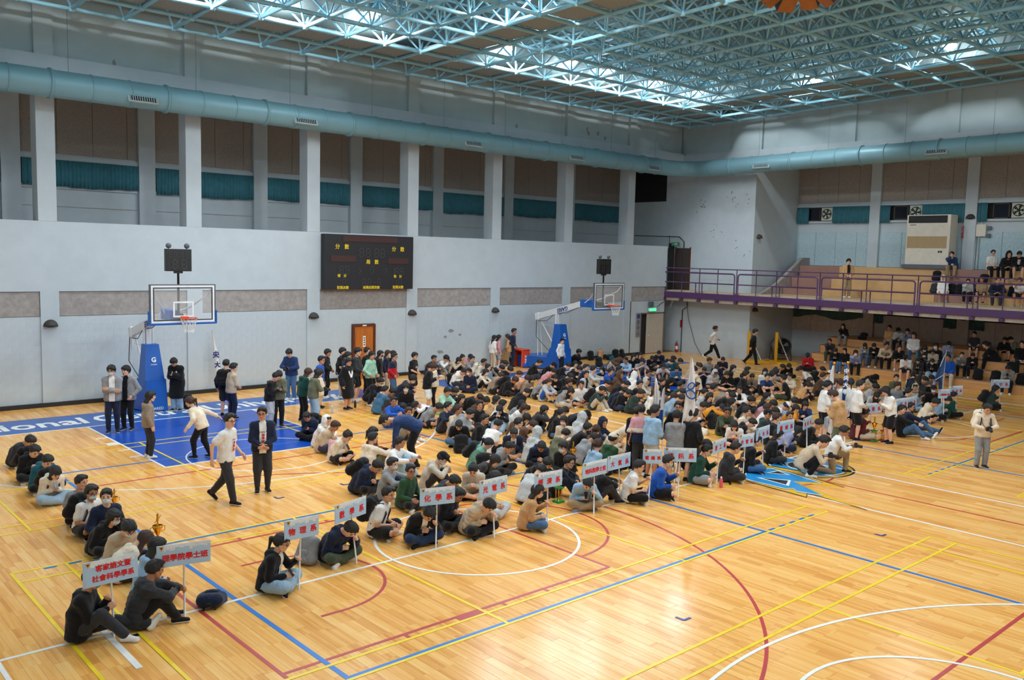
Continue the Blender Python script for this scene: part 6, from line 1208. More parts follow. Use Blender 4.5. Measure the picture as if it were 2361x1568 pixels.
(-5.34,-11.51,0.00,-77,0.980,'cross_phone','jacket','beige','trousers','black','tail','black','whitemask,glasses','white',0,'person in beige jacket and black trousers with face mask, sitting cross-legged'),
(-5.59,-12.23,0.00,-4,0.948,'cross_bow','sweat','cream','trousers','charcoal','long','brown','','white',0,'person in cream sweatshirt and charcoal trousers with long hair, sitting cross-legged'),
(-5.52,-13.20,0.00,7,0.965,'cross_lap','hoodie','lightblue','trousers','black','long','black','','white',0,'person in pale blue hoodie and black trousers with long hair, sitting cross-legged'),
(-6.57,-13.96,0.00,-34,1.011,'extend_hold','jacket','black','trousers','charcoal','short','black','greenmask','white',1,'person in black jacket and charcoal trousers with face mask, sitting with legs stretched out'),
(-5.89,-14.02,0.00,-13,0.972,'knees_hold_m','puffer','charcoal','trousers','black','short','black','','black',2,'person in charcoal puffer jacket and black trousers, sitting with knees drawn up'),
(-3.98,-13.92,0.00,-47,0.963,'cross_hold_m','hoodie','black','wide','lightjeans','tail','black','glasses,phone,inW','black',0,'person in black hoodie and washed blue jeans with ponytail, sitting cross-legged'),
(-2.60,-13.34,0.00,-77,1.007,'cross_hold_bow_m','puffer','navy','trousers','camo','short','black','','white',0,'person in navy puffer jacket and camouflage green trousers, sitting cross-legged'),
(-1.36,-12.80,0.00,-52,1.023,'cross_lap','tee','white','shorts','black','short','black','backpack','white',1,'person in white T-shirt and black shorts sitting cross-legged, right of the fourth placard'),
(-0.94,-13.42,0.00,-98,1.012,'cross_hold_bow_m','jacket','black','trousers','darkjeans','short','black','inW','black',1,'person in black jacket and dark blue jeans sitting cross-legged, in front of the fifth placard'),
(-0.17,-13.11,0.00,-71,1.002,'cross_phone','puffer','black','trousers','black','short','black','','grey',2,'person in black puffer jacket and black trousers sitting cross-legged, right of the fifth placard'),
(0.09,-13.66,0.00,-86,1.006,'cross_hold_bow_m','puffer','beige','trousers','black','short','black','','black',0,'person in beige puffer jacket and black trousers, sitting cross-legged'),
(0.94,-13.03,0.00,-63,1.000,'cross_lap_m','hoodie','stone','wide','lightgrey','mop','black','','grey',1,'person in stone hoodie and light grey trousers, sitting cross-legged'),
(1.03,-14.11,0.00,-39,0.931,'cross_hold_m','jacket','tan','trousers','jeans','long','black','glasses','white',0,'person in tan jacket and blue jeans with long hair, sitting cross-legged'),
(2.92,-13.75,0.00,-123,1.007,'cross_hold_bow_m','shirt','lightblue','trousers','khaki','short','black','phone','grey',0,'person in pale blue shirt and khaki trousers, sitting cross-legged'),
(3.25,-13.78,0.00,-21,0.991,'knees_hold_m','jacket','black','trousers','charcoal','short','black','','black',1,'person in black jacket and charcoal trousers, sitting with knees drawn up'),
(3.94,-14.07,0.00,-46,0.990,'cross_hold_m','tee','white','trousers','black','short','black','glasses','white',0,'person in white T-shirt and black trousers with glasses, sitting cross-legged'),
(4.71,-14.19,0.00,-54,1.018,'cross_hold_m','jacket','royal','shorts','black','short','black','greenmask','black',0,'person in royal blue jacket and black shorts with face mask, sitting cross-legged'),
(6.36,-14.01,0.00,-64,1.005,'cross_hold_m','jacket','darkgreen','shorts','grey','short','black','greenmask,glasses','white',0,'person in bottle green jacket and grey shorts with face mask, sitting cross-legged'),
(7.07,-14.29,0.00,-43,1.000,'cross_hold_m','hoodie','charcoal','trousers','charcoal','short','black','glasses','white',0,'person in charcoal hoodie and charcoal trousers with glasses, sitting cross-legged'),
(8.21,-14.11,0.00,-44,0.987,'cross_hold_m','jacket','black','trousers','jeans','short','black','','black',0,'person in black jacket and blue jeans, sitting cross-legged'),
(9.50,-13.93,0.00,-47,0.944,'cross_hold_m','jacket','black','trousers','charcoal','long','black','whitemask','black',0,'person in black jacket and charcoal trousers with face mask, sitting cross-legged'),
(10.97,-13.38,0.00,-58,0.949,'cross_bow','hoodie','lavender','trousers','navy','long','black','mask','grey',0,'person in lavender hoodie and navy trousers with face mask, sitting cross-legged'),
(12.02,-13.46,0.00,-70,0.989,'cross_phone','jacket','black','trousers','black','short','black','','grey',1,'person in black jacket and black trousers sitting cross-legged, right of the sixteenth placard'),
(14.14,-13.89,0.00,-36,1.020,'cross_hold_m','jacket','maroon','trousers','stone','short','black','glasses','white',2,'person in maroon jacket and stone trousers with glasses, sitting cross-legged'),
(18.70,-13.83,0.00,-87,1.013,'cross_phone','hoodie','cream','shorts','black','mop','black','','grey',1,'person in cream hoodie and black shorts, sitting cross-legged'),
(19.52,-13.85,0.00,-77,1.017,'cross_phone','jacket','denim','trousers','black','mop','black','mask','white',0,'person in denim blue jacket and black trousers with face mask, sitting cross-legged'),
(20.18,-13.98,0.00,-33,0.981,'cross_hold_m','jacket','darkgreen','trousers','black','short','black','','white',0,'person in bottle green jacket and black trousers, sitting cross-legged'),
(23.31,-14.16,0.00,-50,0.970,'cross_hold_m','jacket','bottle','shorts','black','long','black','backpack','white',0,'person in grey green jacket and black shorts with long hair, sitting cross-legged'),
(15.76,-14.50,0.00,-72,1.008,'extend_back','jacket','black','trousers','jeans','short','black','','white',0,'person in black jacket and blue jeans, sitting with legs stretched out'),
(16.60,-14.39,0.00,-63,0.982,'extend_back','jacket','navy','trousers','jeans','short','black','glasses','black',1,'person in navy jacket and blue jeans with glasses, sitting with legs stretched out'),
(1.83,-4.95,0.00,-149,0.971,'cross_phone','puffer','navy','trousers','black','short','black','phone,backpack','black',2,'person in navy puffer jacket and black trousers sitting cross-legged, left of the maroon sweatshirt'),
(1.43,-5.85,0.00,-62,0.939,'knees_hug','hoodie','white','trousers','stone','long','black','hood','white',0,'person in white hoodie and stone trousers with hood up sitting, left of the maroon sweatshirt'),
(1.21,-6.41,0.00,-60,1.002,'cross_phone','jacket','beige','trousers','darkjeans','short','brown','','grey',2,'person in beige jacket and dark blue jeans, sitting cross-legged'),
(0.92,-7.54,0.00,-65,0.968,'cross_phone','jacket','cream','shorts','black','bun','black','phone','black',0,'person in cream jacket and black shorts with hair bun, sitting cross-legged'),
(1.55,-8.32,0.00,-57,0.965,'extend_back','sweat','maroon','trousers','black','tail','black','mask','black',0,'person in maroon sweatshirt and black trousers with face mask, sitting with legs stretched out'),
(0.91,-8.95,0.00,14,1.013,'knees_rest_m','hoodie','cream','trousers','olive','short','black','','black',1,'person in cream hoodie and olive trousers, sitting with knees drawn up'),
(1.22,-9.50,0.00,-65,1.025,'knees_rest','jacket','white','wide','lightjeans','short','black','','black',2,'person in white jacket and washed blue jeans, sitting with knees drawn up'),
(-0.07,-10.16,0.00,-68,1.023,'cross_bow','puffer','navy','trousers','black','short','black','backpack','white',1,'person in navy puffer jacket and black trousers sitting cross-legged, in front of the maroon sweatshirt'),
(0.03,-10.98,0.00,-53,0.976,'knees_rest_m','hoodie','grey','trousers','darkjeans','crop','black','mask','white',0,'person in grey hoodie and dark blue jeans with face mask, sitting with knees drawn up'),
(0.06,-11.65,0.00,-74,0.975,'cross_look_m','jacket','forest','trousers','black','short','black','glasses','white',2,'person in dark green jacket and black trousers with glasses, sitting cross-legged'),
(1.13,-10.93,0.00,-53,1.026,'knees_phone','hoodie','stone','trousers','charcoal','short','black','cap_black,whitemask','white',0,'person in stone hoodie and charcoal trousers with black cap, sitting with knees drawn up'),
(0.57,-11.99,0.00,-75,0.975,'cross_bow','jacket','charcoal','trousers','black','crop','black','glasses','black',1,'person in charcoal jacket and black trousers with glasses, sitting cross-legged'),
(1.65,-11.91,0.00,-135,0.968,'cross_phone','hoodie','stone','shorts','beige','bun','black','','black',0,'person in stone hoodie and beige shorts with hair bun, sitting cross-legged'),
(3.11,-10.09,0.00,-55,0.941,'cross_phone','puffer','seafoam','trousers','black','tail','black','backpack','white',0,'person in sea green puffer jacket and black trousers with ponytail, sitting cross-legged'),
(3.29,-10.66,0.00,-73,0.972,'cross_phone','hoodie','grey','trousers','black','short','black','phone','grey',1,'person in grey hoodie and black trousers sitting cross-legged, right of the sea green puffer jacket'),
(4.52,-7.80,0.00,-130,1.025,'cross_bow','polo','black','trousers','jeans','short','black','','black',0,'person in black polo shirt and blue jeans, sitting cross-legged'),
(4.68,-8.29,0.00,-56,1.001,'cross_lap','hoodie','black','trousers','jeans','short','black','','black',1,'person in black hoodie and blue jeans, sitting cross-legged'),
(4.44,-8.99,0.00,1,1.011,'cross_phone','tee','white','trousers','black','short','black','phone','black',1,'person in white T-shirt and black trousers sitting cross-legged, behind the sea green puffer jacket'),
(5.21,-2.82,0.00,-1,0.987,'knees_hug','hoodie','steel','trousers','charcoal','short','black','','grey',0,'person in steel blue hoodie and charcoal trousers, sitting with knees drawn up'),
(5.71,-2.23,0.00,-69,1.021,'cross_bow','sweat','grey','shorts','stone','short','black','','grey',1,'person in grey sweatshirt and stone shorts, sitting cross-legged'),
(6.24,-3.00,0.00,-141,1.021,'cross_lap_m','jacket','black','trousers','navy','mop','black','mask','grey',0,'person in black jacket and navy trousers with face mask, sitting cross-legged'),
(4.35,-4.78,0.00,-83,1.003,'knees_rest_m','jacket','royal','shorts','royal','short','black','','white',2,'person in royal blue jacket and royal blue shorts, sitting with knees drawn up'),
(5.92,-4.63,0.00,178,0.995,'knees_down','shirt','white','trousers','navy','short','black','','white',2,'person in white shirt and navy trousers, sitting slumped over drawn-up knees'),
(3.67,-6.43,0.00,-74,1.002,'knees_rest_m','tee','navy','shorts','grey','short','brown','','white',2,'person in navy T-shirt and grey shorts, sitting with knees drawn up'),
(4.56,-4.27,0.00,-55,1.003,'knees_down','jacket','darkblue','trousers','black','crop','black','','grey',0,'person in dark blue jacket and black trousers, sitting slumped over drawn-up knees'),
(11.63,3.20,0.00,-69,1.011,'knees_hug','sweat','navy','trousers','navy','short','black','','white',2,'person in navy sweatshirt and navy trousers, sitting with knees drawn up'),
(12.21,3.20,0.00,-70,1.025,'knees_phone','shirt','white','trousers','grey','mop','black','phone','black',1,'person in white shirt and grey trousers, sitting with knees drawn up'),
(12.53,2.70,0.00,-79,0.955,'knees_phone','hoodie','beige','trousers','black','long','black','','white',0,'person in beige hoodie and black trousers with long hair, sitting with knees drawn up'),
(13.02,3.02,0.00,-72,0.971,'knees_hug','sweat','peach','trousers','taupe','bun','black','','black',0,'person in peach sweatshirt and taupe trousers with hair bun, sitting with knees drawn up'),
(13.51,3.20,0.00,-69,0.977,'knees_phone','sweat','pink','trousers','taupe','short','black','cap_navy','black',2,'person in pink sweatshirt and taupe trousers with navy cap, sitting with knees drawn up'),
(13.06,2.37,0.00,-87,0.986,'knees_hug','tee','grey','trousers','grey','short','black','','white',0,'person in grey T-shirt and grey trousers, sitting with knees drawn up'),
(10.90,0.50,0.00,-81,0.984,'cross_bow','hoodie','white','trousers','charcoal','short','black','','white',1,'person in white hoodie and charcoal trousers, sitting cross-legged'),
(10.48,-1.01,0.00,-146,1.000,'cross_lap','jacket','navy','trousers','navy','short','black','pinkmask','black',2,'person in navy jacket and navy trousers with face mask, sitting cross-legged'),
(12.64,1.15,0.00,-70,0.985,'cross_lap_m','jacket','cream','trousers','black','short','black','backpack','black',2,'person in cream jacket and black trousers, sitting cross-legged'),
(11.75,-0.29,0.00,-87,0.962,'cross_look','jacket','denim','trousers','jeans','bun','black','','grey',0,'person in denim blue jacket and blue jeans with hair bun, sitting cross-legged'),
(10.89,-0.97,0.00,-66,0.957,'knees_hug','hoodie','cream','trousers','black','long','black','pinkmask','grey',0,'person in cream hoodie and black trousers with face mask, sitting with knees drawn up'),
(13.75,1.46,0.00,-65,1.002,'cross_bow','tee','lightblue','trousers','charcoal','short','black','','grey',2,'person in pale blue T-shirt and charcoal trousers, sitting cross-legged'),
(13.24,1.16,0.00,-67,0.978,'knees_down','tee','black','trousers','taupe','short','black','','white',0,'person in black T-shirt and taupe trousers, sitting slumped over drawn-up knees'),
(12.80,0.01,0.00,-77,0.989,'cross_bow','sweat','black','trousers','black','mop','black','','black',0,'person in black sweatshirt and black trousers sitting cross-legged, in front of the pale blue T-shirt'),
(10.83,-1.71,0.00,-60,0.982,'cross_phone','hoodie','taupe','shorts','black','short','brown','','white',0,'person in taupe hoodie and black shorts, sitting cross-legged'),
(11.72,-1.72,0.00,-56,0.978,'cross_phone','sweat','white','trousers','stone','short','brown','','white',1,'person in white sweatshirt and stone trousers, sitting cross-legged'),
(10.95,-2.29,0.00,-74,0.996,'cross_bow','puffer','black','trousers','black','mop','brown','backpack','black',2,'person in black puffer jacket and black trousers sitting cross-legged, left of the peach hoodie'),
(11.51,-2.28,0.00,-60,0.978,'cross_bow','hoodie','peach','trousers','black','mop','brown','','black',0,'person in peach hoodie and black trousers, sitting cross-legged'),
(6.84,-3.97,0.00,-85,1.004,'knees_hug','hoodie','mint','trousers','stone','mop','black','','white',1,'person in mint hoodie and stone trousers, sitting with knees drawn up'),
(7.35,-3.66,0.00,-84,0.955,'knees_phone','jacket','charcoal','trousers','black','tail','black','','white',0,'person in charcoal jacket and black trousers with ponytail, sitting with knees drawn up'),
(6.42,-5.20,0.00,-63,0.939,'cross_lap','jacket','black','trousers','black','long','black','','white',0,'person in black jacket and black trousers with long hair sitting cross-legged, behind the beige shirt'),
(7.79,-4.04,0.00,-71,0.971,'knees_down','jacket','black','trousers','black','short','black','','grey',2,'person in black jacket and black trousers, sitting slumped over drawn-up knees'),
(7.22,-5.09,0.00,-69,0.958,'cross_bow','sweat','brown','trousers','black','bun','black','','black',0,'person in brown sweatshirt and black trousers with hair bun, sitting cross-legged'),
(6.03,-6.64,0.00,-84,0.980,'cross_look_m','jacket','black','trousers','navy','short','black','','black',1,'person in black jacket and navy trousers, sitting cross-legged'),
(7.05,-6.06,0.00,-17,0.933,'cross_lap','coat','tan','trousers','black','long','black','','black',0,'person in tan long coat and black trousers with long hair, sitting cross-legged'),
(6.76,-6.60,0.00,-17,0.935,'knees_hug','hoodie','white','trousers','black','long','black','','black',0,'person in white hoodie and black trousers with long hair, sitting with knees drawn up'),
(7.46,-6.55,0.00,-71,0.956,'cross_phone','sweat','grey','trousers','black','long','black','phone','black',0,'person in grey sweatshirt and black trousers with long hair, sitting cross-legged'),
(6.66,-7.09,0.00,-147,0.949,'knees_phone','sweat','black','wide','lightjeans','long','black','phone','white',0,'person in black sweatshirt and washed blue jeans with long hair, sitting with knees drawn up'),
(5.20,-5.28,0.00,-58,0.981,'cross_bow','hoodie','grey','shorts','black','crop','black','','black',1,'person in grey hoodie and black shorts, sitting cross-legged'),
(5.11,-6.27,0.00,-73,0.982,'knees_rest','sweat','navy','shorts','charcoal','short','black','','black',0,'person in navy sweatshirt and charcoal shorts, sitting with knees drawn up'),
(4.99,-6.94,0.00,-87,1.024,'knees_rest','shirt','beige','shorts','beige','short','brown','','black',2,'person in beige shirt and beige shorts, sitting with knees drawn up'),
(19.05,2.23,0.00,-69,1.029,'cross_chin','jacket','black','trousers','black','mop','black','','white',1,'person in black jacket and black trousers sitting cross-legged, right of the far hoop base'),
(14.69,0.32,0.00,-55,1.015,'cross_phone','jacket','black','trousers','charcoal','short','black','','black',1,'person in black jacket and charcoal trousers sitting cross-legged, behind the peach hoodie'),
(15.28,0.06,0.00,-83,0.990,'cross_bow','jacket','black','trousers','black','short','black','cap_black','grey',1,'person in black jacket and black trousers with black cap sitting cross-legged, behind the olive hoodie'),
(15.40,-0.53,0.00,-60,1.016,'cross_bow','sweat','black','trousers','navy','short','black','','black',0,'person in black sweatshirt and navy trousers sitting cross-legged, in front of the far hoop base'),
(15.69,-1.07,0.00,-85,0.947,'cross_lap','jacket','cream','trousers','black','long','black','','black',0,'person in cream jacket and black trousers with long hair, sitting cross-legged'),
(15.20,-1.43,0.00,-84,1.023,'cross_bow','jacket','black','trousers','black','short','black','','grey',0,'person in black jacket and black trousers sitting cross-legged, behind the white sweatshirt and black shorts'),
(14.73,-2.50,0.00,-54,1.010,'knees_rest_m','jacket','navy','trousers','charcoal','short','black','','white',0,'person in navy jacket and charcoal trousers, sitting with knees drawn up'),
(13.84,-1.32,0.00,-64,0.958,'cross_bow','jacket','pink','trousers','navy','tail','black','','grey',0,'person in pink jacket and navy trousers with ponytail, sitting cross-legged'),
(12.74,-3.26,0.00,-152,0.956,'cross_phone','jacket','black','trousers','charcoal','bun','black','','black',0,'person in black jacket and charcoal trousers with hair bun, sitting cross-legged'),
(14.55,-3.06,0.00,-63,1.016,'knees_rest','hoodie','lightgrey','trousers','stone','short','black','','grey',0,'person in light grey hoodie and stone trousers, sitting with knees drawn up'),
(13.48,-3.78,0.00,-84,0.984,'cross_look_m','jacket','lightgrey','shorts','stone','short','black','inK','black',1,'person in light grey jacket and stone shorts, sitting cross-legged'),
(13.19,-2.84,0.00,-70,1.016,'cross_bow','jacket','black','trousers','black','short','black','','black',0,'person in black jacket and black trousers sitting cross-legged, behind the black jacket and grey trousers'),
(11.39,-4.82,0.00,-78,1.024,'cross_lap_m','jacket','black','trousers','grey','mop','black','','grey',2,'person in black jacket and grey trousers, sitting cross-legged'),
(11.57,-5.45,0.00,-120,1.004,'cross_lap','sweat','white','shorts','black','short','black','','white',1,'person in white sweatshirt and black shorts, sitting cross-legged'),
(15.35,-3.13,0.00,-152,0.960,'cross_lap','jacket','black','trousers','black','long','black','mask','white',0,'person in black jacket and black trousers with face mask sitting cross-legged, behind the olive hoodie'),
(14.86,-3.57,0.00,-74,1.026,'knees_hug','jacket','royal','trousers','black','short','black','','black',1,'person in royal blue jacket and black trousers, sitting with knees drawn up'),
(15.48,-3.57,0.00,-57,1.003,'cross_look','jacket','black','trousers','black','short','black','','grey',0,'person in black jacket and black trousers sitting cross-legged, behind the brown hoodie and brown trousers'),
(14.70,-4.19,0.00,-73,1.000,'knees_hug','hoodie','brown','trousers','brown','short','black','hood','white',2,'person in brown hoodie and brown trousers with hood up, sitting with knees drawn up'),
(13.20,-4.75,0.00,-74,0.989,'cross_bow','tee','white','trousers','stone','short','black','','grey',1,'person in white T-shirt and stone trousers, sitting cross-legged'),
(11.44,-6.17,0.00,-71,0.986,'knees_phone','sweat','bottle','trousers','stone','short','black','backpack,phone','white',1,'person in grey green sweatshirt and stone trousers, sitting with knees drawn up'),
(11.47,-2.84,0.00,-87,0.969,'cross_phone','jacket','taupe','trousers','black','long','black','','grey',0,'person in taupe jacket and black trousers with long hair, sitting cross-legged'),
(11.44,-3.44,0.00,-86,0.938,'cross_bow','hoodie','grey','shorts','black','bun','black','','black',0,'person in grey hoodie and black shorts with hair bun, sitting cross-legged'),
(11.26,-4.01,0.00,-86,0.946,'knees_hug','hoodie','lightgrey','shorts','royal','tail','brown','','black',0,'person in light grey hoodie and royal blue shorts with ponytail, sitting with knees drawn up'),
(10.92,-5.17,0.00,-86,0.979,'cross_bow','hoodie','grey','wide','stone','long','black','','white',0,'person in grey hoodie and stone trousers with long hair, sitting cross-legged'),
(19.39,0.16,0.00,-85,1.024,'knees_down','hoodie','brown','shorts','stone','short','black','hood','black',1,'person in brown hoodie and stone shorts with hood up, sitting slumped over drawn-up knees'),
(18.53,-1.56,0.00,-146,1.015,'knees_hug','hoodie','lightblue','shorts','charcoal','short','black','','white',2,'person in pale blue hoodie and charcoal shorts, sitting with knees drawn up'),
(19.74,-0.83,0.00,-126,0.975,'cross_lap_m','jacket','black','trousers','black','long','black','','black',0,'person in black jacket and black trousers with long hair sitting cross-legged, behind the tenth placard'),
(18.93,-1.91,0.00,-120,1.019,'knees_phone','tee','grey','shorts','charcoal','short','black','','grey',0,'person in grey T-shirt and charcoal shorts, sitting with knees drawn up'),
(20.79,-0.40,0.00,-140,0.936,'cross_lap_m','jacket','black','trousers','black','long','black','','white',0,'person in black jacket and black trousers with long hair sitting cross-legged, behind the eleventh placard'),
(21.31,-0.70,0.00,-142,0.979,'cross_bow','sweat','black','trousers','black','short','black','','white',1,'person in black sweatshirt and black trousers sitting cross-legged, left of the light grey T-shirt'),
(22.61,-0.11,0.00,-150,0.995,'cross_phone','jacket','navy','trousers','navy','short','black','phone','grey',1,'person in navy jacket and navy trousers, sitting cross-legged'),
(21.45,-1.17,0.00,-65,1.011,'cross_bow','jacket','black','trousers','black','short','black','','white',2,'person in black jacket and black trousers sitting cross-legged, left of the teal sweatshirt'),
(20.53,-1.80,0.00,-58,0.978,'cross_bow','sweat','steel','trousers','black','short','black','','white',0,'person in steel blue sweatshirt and black trousers sitting cross-legged, left of the teal sweatshirt'),
(21.18,-1.82,0.00,-79,0.977,'cross_bow','sweat','teal','trousers','black','short','black','','white',2,'person in teal sweatshirt and black trousers, sitting cross-legged'),
(18.61,-3.39,0.00,-133,0.992,'knees_phone','tee','lightgrey','shorts','black','short','black','','white',2,'person in light grey T-shirt and black shorts, sitting with knees drawn up'),
(19.82,-2.71,0.00,140,1.004,'knees_down','hoodie','black','shorts','charcoal','short','black','','grey',0,'person in black hoodie and charcoal shorts, sitting slumped over drawn-up knees'),
(18.50,-4.13,0.00,-132,1.015,'cross_phone','sweat','steel','trousers','black','short','black','print3','black',0,'person in steel blue sweatshirt and black trousers sitting cross-legged, in front of the teal sweatshirt'),
(14.62,-5.02,0.00,-2,1.009,'knees_hug','hoodie','white','trousers','stone','short','black','hood','black',0,'person in white hoodie and stone trousers with hood up sitting, behind the black long coat'),
(15.81,-4.73,0.00,-87,0.986,'cross_lap','sweat','navy','trousers','black','short','black','glasses','white',2,'person in navy sweatshirt and black trousers with glasses, sitting cross-legged'),
(15.68,-5.62,0.00,-87,0.983,'cross_bow','jacket','black','trousers','black','short','black','hood','white',0,'person in black jacket and black trousers with hood up, sitting cross-legged'),
(14.45,-6.39,0.00,-55,0.980,'cross_lap','sweat','black','trousers','navy','short','black','','black',1,'person in black sweatshirt and navy trousers sitting cross-legged, in front of the light grey T-shirt'),
(14.07,-5.94,0.00,-71,0.991,'knees_hug','hoodie','stone','trousers','stone','short','black','hood','white',1,'person in stone hoodie and stone trousers with hood up, sitting with knees drawn up'),
(13.13,-6.50,0.00,-83,1.022,'cross_lap','jacket','black','trousers','black','short','black','','white',1,'person in black jacket and black trousers sitting cross-legged, behind the black long coat'),
(13.46,-5.28,0.00,-59,1.007,'cross_bow','jacket','black','trousers','black','short','black','','black',1,'person in black jacket and black trousers sitting cross-legged, right of the grey green sweatshirt'),
(12.37,-6.19,0.00,-73,0.985,'cross_bow','jacket','navy','trousers','darkjeans','short','black','','black',1,'person in navy jacket and dark blue jeans, sitting cross-legged'),
(12.05,-6.67,0.00,-82,1.020,'cross_bow','jacket','black','trousers','darkjeans','short','black','','grey',1,'person in black jacket and dark blue jeans sitting cross-legged, behind the black long coat'),
(12.03,-7.27,0.00,-78,1.016,'cross_phone','jacket','bottle','trousers','black','short','black','','black',1,'person in grey green jacket and black trousers, sitting cross-legged'),
(12.32,-7.78,0.00,-67,0.953,'cross_lap','hoodie','white','trousers','black','long','brown','','white',0,'person in white hoodie and black trousers with long hair, sitting cross-legged'),
(13.23,-7.23,0.00,-85,1.004,'cross_look_m','jacket','white','trousers','black','short','black','','black',1,'person in white jacket and black trousers, sitting cross-legged'),
(14.34,-7.25,0.00,-60,0.975,'cross_lap_m','sweat','darkgreen','trousers','black','short','black','','black',2,'person in bottle green sweatshirt and black trousers, sitting cross-legged'),
(14.43,-7.84,0.00,-77,1.013,'cross_lap_m','jacket','brown','trousers','black','short','black','','white',1,'person in brown jacket and black trousers sitting cross-legged, right of the big white flag'),
(13.70,-7.53,0.00,-56,0.983,'cross_bow','jacket','black','trousers','black','short','black','','white',1,'person in black jacket and black trousers sitting cross-legged, in front of the bottle green sweatshirt'),
(12.89,-7.80,0.00,-55,0.946,'cross_bow','jacket','brown','trousers','black','long','brown','','black',0,'person in brown jacket and black trousers with long hair sitting cross-legged, behind the eleventh placard'),
(12.57,-8.33,0.00,-68,1.025,'cross_bow','jacket','denim','trousers','jeans','short','black','glasses','white',1,'person in denim blue jacket and blue jeans with glasses, sitting cross-legged'),
(20.42,-3.37,0.00,-69,0.980,'cross_bow','sweat','beige','trousers','black','tail','brown','','black',0,'person in beige sweatshirt and black trousers with ponytail, sitting cross-legged'),
(18.12,-5.58,0.00,129,1.026,'knees_rest_m','tee','cream','trousers','grey','short','black','','grey',0,'person in cream T-shirt and grey trousers, sitting with knees drawn up'),
(21.68,-3.41,0.00,-125,0.971,'cross_lap_m','shirt','grey','trousers','navy','mop','brown','','black',2,'person in grey shirt and navy trousers, sitting cross-legged'),
(23.11,-3.19,0.00,-141,0.982,'cross_phone','tee','navy','shorts','stone','short','black','phone','grey',1,'person in navy T-shirt and stone shorts, sitting cross-legged'),
(20.06,-5.54,0.00,-69,0.972,'cross_lap','sweat','black','trousers','black','long','black','mask','grey',0,'person in black sweatshirt and black trousers with face mask, sitting cross-legged'),
(19.18,-5.08,0.00,-149,0.975,'knees_phone','tee','navy','trousers','charcoal','short','black','','black',1,'person in navy T-shirt and charcoal trousers, sitting with knees drawn up'),
(18.83,-5.65,0.00,-126,0.983,'cross_phone','jacket','lightgrey','shorts','black','short','black','hood','white',2,'person in light grey jacket and black shorts with hood up, sitting cross-legged'),
(21.10,-4.34,0.00,-149,0.988,'cross_bow','jacket','navy','trousers','black','short','brown','','white',1,'person in navy jacket and black trousers sitting cross-legged, in front of the grey shirt'),
(18.91,-6.36,0.00,-153,1.003,'cross_phone','tee','black','shorts','black','crop','black','phone','grey',0,'person in black T-shirt and black shorts, sitting cross-legged'),
(19.45,-6.38,0.00,-120,0.986,'cross_bow','sweat','black','trousers','black','short','black','','white',1,'person in black sweatshirt and black trousers sitting cross-legged, left of the taupe T-shirt'),
(20.01,-6.22,0.00,-65,0.979,'cross_lap_m','jacket','black','trousers','black','short','black','','black',0,'person in black jacket and black trousers sitting cross-legged, behind the taupe T-shirt'),
(18.49,-7.20,0.00,-70,1.024,'cross_look','jacket','black','trousers','black','mop','black','','white',1,'person in black jacket and black trousers sitting cross-legged, left of the taupe T-shirt'),
(19.25,-7.14,0.00,-141,0.990,'cross_phone','tee','taupe','trousers','black','short','black','phone','white',0,'person in taupe T-shirt and black trousers, sitting cross-legged'),
(20.51,-6.92,0.00,-136,0.966,'cross_lap','jacket','white','trousers','black','long','black','mask','grey',0,'person in white jacket and black trousers with face mask, sitting cross-legged'),
(19.23,-7.71,0.00,-122,0.995,'knees_hug','tee','darkblue','shorts','black','short','black','','white',0,'person in dark blue T-shirt and black shorts, sitting with knees drawn up'),
(22.96,-5.70,0.00,-59,1.020,'cross_bow','hoodie','charcoal','trousers','grey','short','black','','black',2,'person in charcoal hoodie and grey trousers, sitting cross-legged'),
(24.14,-5.70,0.00,-132,1.001,'cross_bow','jacket','black','trousers','black','short','black','','white',0,'person in black jacket and black trousers sitting cross-legged, behind the cream hoodie and stone shorts'),
(19.77,-7.48,0.00,-73,0.951,'knees_hug','jacket','tan','trousers','black','bun','black','','black',0,'person in tan jacket and black trousers with hair bun, sitting with knees drawn up'),
(18.95,-8.88,0.00,121,1.008,'cross_look_m','tee','black','trousers','camo','short','black','','black',1,'person in black T-shirt and camouflage green trousers, sitting cross-legged'),
(20.40,-8.09,0.00,-148,0.951,'knees_hug','hoodie','cream','shorts','stone','tail','black','','white',0,'person in cream hoodie and stone shorts with ponytail, sitting with knees drawn up'),
(14.60,-8.42,0.00,-56,0.998,'cross_lap_m','tee','black','trousers','black','short','black','','white',1,'person in black T-shirt and black trousers sitting cross-legged, behind the navy jacket and black trousers'),
(13.79,-8.67,0.00,-60,0.939,'cross_lap','jacket','lightgrey','trousers','navy','tail','black','','white',0,'person in light grey jacket and navy trousers with ponytail, sitting cross-legged'),
(13.12,-9.36,0.00,-87,0.954,'cross_lap','jacket','navy','trousers','black','long','black','','white',0,'person in navy jacket and black trousers with long hair, sitting cross-legged'),
(15.16,-8.50,0.00,-9,0.982,'knees_down','jacket','taupe','trousers','stone','short','black','','white',0,'person in taupe jacket and stone trousers, sitting slumped over drawn-up knees'),
(14.41,-8.99,0.00,-67,1.006,'cross_bow','jacket','black','trousers','black','short','black','','black',2,'person in black jacket and black trousers sitting cross-legged, behind the camouflage green jacket'),
(15.50,-9.06,0.00,-137,0.997,'knees_hug','jacket','white','trousers','khaki','short','black','inK','white',1,'person in white jacket and khaki trousers, sitting with knees drawn up'),
(12.83,-10.34,0.00,-61,0.946,'cross_lap_m','jacket','black','shorts','stone','long','black','mask','grey',0,'person in black jacket and stone shorts with face mask, sitting cross-legged'),
(13.67,-10.33,0.00,-54,1.003,'knees_phone','jacket','black','shorts','taupe','mop','black','phone','white',1,'person in black jacket and taupe shorts, sitting with knees drawn up'),
